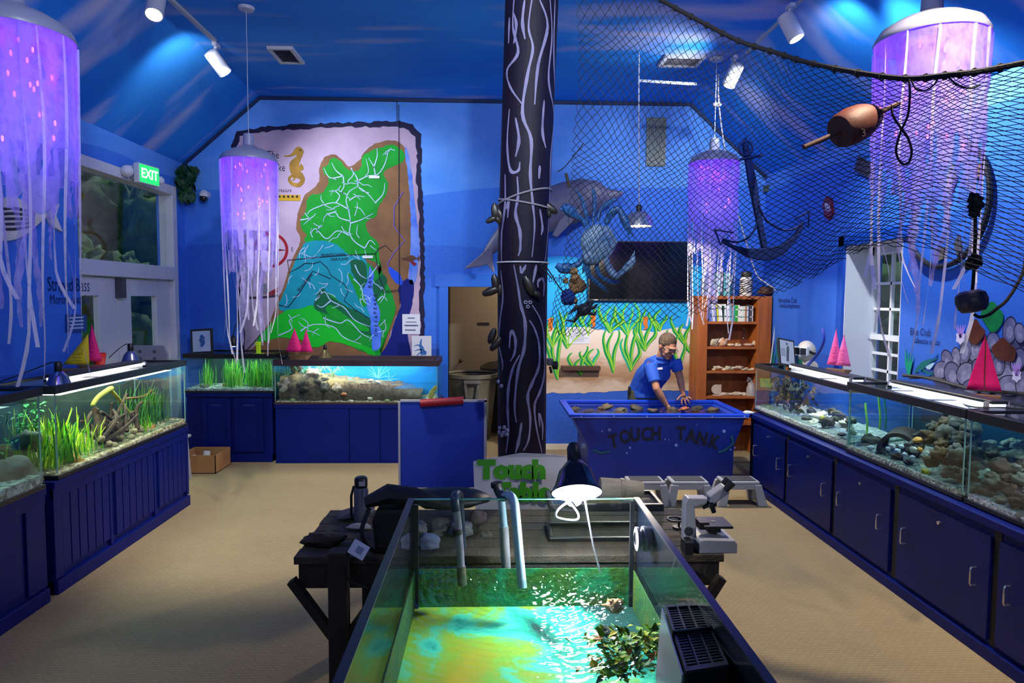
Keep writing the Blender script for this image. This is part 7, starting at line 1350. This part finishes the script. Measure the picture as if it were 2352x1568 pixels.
rope([(1280, 395), (1300, 380), (1340, 330)], 'taut black cord from the net edge to the post', .003, 0); rope([(1268, 640), (1240, 605), (1256, 615), (1285, 660), (1300, 672)], 'cord from the post to the lower net edge', .004, -.02)
tag(MB().cyl(onY(1300, 398, 4.02), onY(1308, 430, 4.02), .009).build('wooden_toggle', M('#2a1f1a', .7), None, True), 'small dark wooden toggle on the left edge of the net', 'toggle')
# buoy
Yb_ = 3.02; a, b = onY(1930, 302, Yb_), onY(2042, 248, Yb_-.02); d = (b-a).normalized(); Lb = (b-a).length; s = Yb_/F; r = thing('float_buoy', 'orange pink wooden float buoy on a stick hanging in the net', 'buoy', (a+b)/2); BO = M('#6a3226', .6, c2='#52261e', ns=4, b=.25, bs=20)
tilt = (d+V((0, .0, 0))).normalized(); d = (b-a+V((0, .07, 0))).normalized(); R = rot_to(d)
MB().lathe([(.0, -.002), (36*s, -.002), (40*s, .012), (43*s, Lb*.3), (40*s, Lb*.55), (30*s, Lb*.8), (17*s, Lb*.98), (12*s, Lb)], a, R, 36).build('body', BO, r, True); MB().lathe([(0, -.004), (37*s, -.003)], a, R, 30, False).build('end_face', M('#4a3030', .8), r)
MB().tube([onY(1846, 338, Yb_-.03), a, b, onY(2064, 238, Yb_)], .0115, 10).build('stick', M('#4d2c28', .7), r, True); MB().lathe([(13.5*s, Lb*.97), (13.5*s, Lb*1.01)], a, R, 20).build('end_ring', BLACKM, r); MB().text('3', onY(1984, 305, Yb_-.085), V((1, 0, .2)), V((-.2, 0, 1)), .05).build('painted_number', M('#3a2028', .6), r)
# hanging float and ropes at the right
rope([(2240, 455), (2240, 540), (2238, 600), (2236, 640), (2233, 672)], 'black knotted rope holding the round float', .007, -.02, Y=2.86)
for x, y, q in ((2240, 465, .03), (2238, 485, .024), (2237, 602, .028)): tag(MB().blob(onY(x, y, 2.84), (q, q*.8, q*1.1), x, .45, 2).build('rope_knot', ROPEM, None, True, ang=180), {465: 'upper lumpy black knot', 485: 'second black knot just under the upper one', 602: 'lowest black knot'}[y]+' on the rope of the round float', 'knot')
c = onY(2232, 692, 2.84); s = 2.84/F; R = Matrix.Rotation(-.12, 3, 'Y') @ Matrix.Rotation(-.2, 3, 'X')
tag(MB().lathe([(8*s, 20*s), (22*s, 24*s), (31*s, 17*s), (34*s, 2*s), (31*s, -14*s), (24*s, -24*s), (8*s, -26*s)], c, R, 30).build('round_float', M('#1d1c34', .5, c2='#3a2a3c', ns=9, b=.3), None, True), 'dark round net float with a hole hanging at the right', 'float')
rope([(2358, 540), (2354, 610), (2338, 650), (2312, 690), (2290, 708), (2272, 722), (2250, 728), (2238, 722)], 'black rope looping down to the round float', .007, -.02, Y=2.86)
# anchor
Ya = 3.72; r = thing('anchor', 'dark navy anchor hanging in the net', 'anchor', onY(1750, 590, Ya)); AN = M('#081c54', .6, c2='#0b2262', ns=5, spec=.12); q = lambda x, y: onY(x, y, Ya)
MB().prism([q(x, y) for x, y in ((1708, 330), (1720, 330), (1740, 420), (1750, 490), (1764, 568), (1752, 570), (1738, 500), (1722, 420))], (0, .03, 0)).build('shank', AN, r, bev=.004); MB().tube([q(1713+15*math.cos(a), 341+16*math.sin(a)) for a in [j*PI/12 for j in range(25)]], .007, 8).cyl(q(1712, 316), q(1714, 345), .008).build('ring', AN, r, True); MB().tube([q(1700, 366), q(1750, 357)], .008, 8).build('stock', AN, r, True)
oA = [(1662, 548), (1685, 562), (1715, 570), (1755, 570), (1795, 562), (1825, 540), (1843, 515), (1848, 520), (1830, 552), (1800, 585), (1775, 597), (1745, 597), (1715, 588), (1685, 570), (1660, 556)]
MB().prism([q(x, y) for x, y in oA], (0, .03, 0)).build('crown', AN, r, bev=.003)
for pts in ([(1642, 527), (1682, 534), (1655, 562)], [(1858, 486), (1826, 502), (1857, 522)]): MB().tube([q(*pts[0]), q(*pts[1]), q(*pts[2]), q(*pts[0])], .006, 6).build('fluke', AN, r)
MB().tube(cat_spline([q(1742, 480), q(1738, 515), q(1720, 545), q(1690, 556), q(1660, 548)], 5), .006, 6).tube(cat_spline([q(1742, 470), q(1760, 505), q(1795, 527), q(1825, 525), q(1845, 510)], 5), .006, 6).build('curved_ropes', AN, r, True)
# crabs
def limb(m, pts, Y, rr): m.tube(cat_spline([onY(x, y, Y+dz) for x, y, dz in pts], 3), [rr[min(len(rr)-1, i*len(rr)//((len(pts)-1)*3+1))] for i in range((len(pts)-1)*3+1)], 8)
Yc = 4.2; s = Yc/F; r = thing('blue_crab_model', 'large blue crab model caught in the net beside the post', 'crab', onY(1370, 555, Yc)); CB = M('#1c4a8a', .45, c2='#2c6aa8', ns=9); CW = M('#86a2bc', .5, c2='#2f5f96', ns=16)
m = MB(); m.ell(onY(1370, 556, Yc), (38*s, .045, 42*s)); m.ell(onY(1360, 590, Yc), (24*s, .04, 20*s)); m.tube([onY(1390, 520, Yc), onY(1408, 555, Yc), onY(1392, 592, Yc)], [.02, .035, .02], 10)
for i in range(7): m.tube([onY(1402, 530+i*8, Yc), onY(1412+(i % 2)*3, 528+i*9, Yc)], [.008, .002], 5)
m.build('carapace', CW, r, remesh=.008)
for nm, pts, rr in (('swimming_leg', [(1345, 520, 0), (1338, 505, 0), (1322, 495, 0), (1300, 478, 0), (1288, 482, 0)], [.016, .014, .022, .036, .03, .012]), ('swimming_leg', [(1340, 590, 0), (1330, 605, 0), (1315, 612, 0), (1295, 617, 0), (1278, 608, 0)], [.016, .018, .02, .034, .032, .02]), ('walking_leg', [(1350, 515, 0), (1344, 480, 0), (1335, 455, 0), (1323, 437, 0)], [.012, .013, .011, .004]), ('walking_leg', [(1362, 512, 0), (1366, 475, 0), (1364, 445, 0), (1360, 428, 0)], [.012, .014, .012, .004]), ('walking_leg', [(1374, 508, 0), (1378, 485, 0), (1394, 468, 0), (1410, 459, 0), (1420, 461, 0)], [.013, .014, .017, .01, .003]), ('walking_leg', [(1350, 595, 0), (1352, 630, 0), (1378, 655, 0), (1398, 671, 0)], [.018, .016, .015, .004]), ('walking_leg', [(1370, 595, 0), (1375, 630, 0), (1405, 648, 0), (1428, 645, 0)], [.014, .014, .017, .004]), ('walking_leg', [(1345, 592, 0), (1342, 612, 0), (1338, 628, 0)], [.012, .01, .005])):
    m = MB(); limb(m, pts, Yc+.02, rr); m.build(nm, CB, r, True)
for pts, tip in (([(1392, 515, 0), (1403, 490, -.02), (1420, 479, -.03), (1432, 500, -.04), (1442, 525, -.05)], [((1440, 520), (1445, 550)), ((1446, 522), (1457, 551))]), ([(1390, 592, 0), (1402, 620, -.02), (1416, 634, -.03), (1440, 615, -.04), (1455, 595, -.05)], [((1448, 600), (1460, 572)), ((1455, 602), (1458, 576))])):
    m = MB(); limb(m, pts, Yc, [.02, .027, .024, .02, .028, .022]); [m.tube([onY(*a, Yc-.05), onY(*b, Yc-.05)], [.014, .003], 7) for a, b in tip]; m.build('claw', CW if pts[0][1] > 550 else CB, r, remesh=.007)
r = thing('dark_crab', 'small dark crab at the lower left edge of the net', 'crab', onY(1340, 715, 4.1)); m = MB(); DC = M('#1c2638', .5); m.ell(onY(1342, 712, 4.1), (.05, .03, .035), Matrix.Rotation(-.5, 3, 'Y')); m.build('body', DC, r, True)
for pts in ([(1330, 722), (1318, 738), (1300, 735)], [(1340, 700), (1322, 708), (1305, 722)], [(1352, 705), (1360, 695), (1358, 690)], [(1356, 708), (1366, 705), (1372, 698)], [(1352, 718), (1364, 722), (1372, 712)], [(1345, 700), (1352, 692)]): MB().tube([onY(x, y, 4.1) for x, y in pts], [.014, .012, .004][:len(pts)], 6).build('leg', DC, r, True)
c = onY(1304, 683, 4.12); tag(MB().blob(c, (.042, .035, .05), 5, .2, 3).build('blue_float', M('#173f9a', .8, b=.8, bs=60), None, True, ang=180), 'fuzzy round blue float at the lower left edge of the net', 'float')
r = thing('sponge_ornament', 'knobbly tan ornament hanging behind the lower left net', 'ornament', onY(1322, 650, 4.2)); m = MB(); [m.blob(onY(x, y, 4.2), q*.0027, x, .4, 2) for x, y, q in ((1318, 622, 9), (1322, 640, 12), (1330, 655, 15), (1318, 662, 13), (1300, 645, 6), (1336, 650, 7), (1320, 690, 7), (1324, 705, 5))]; m.build('knobs', M('#b08a5a', .8, c2='#8a6438', ns=14), r, True, ang=180)
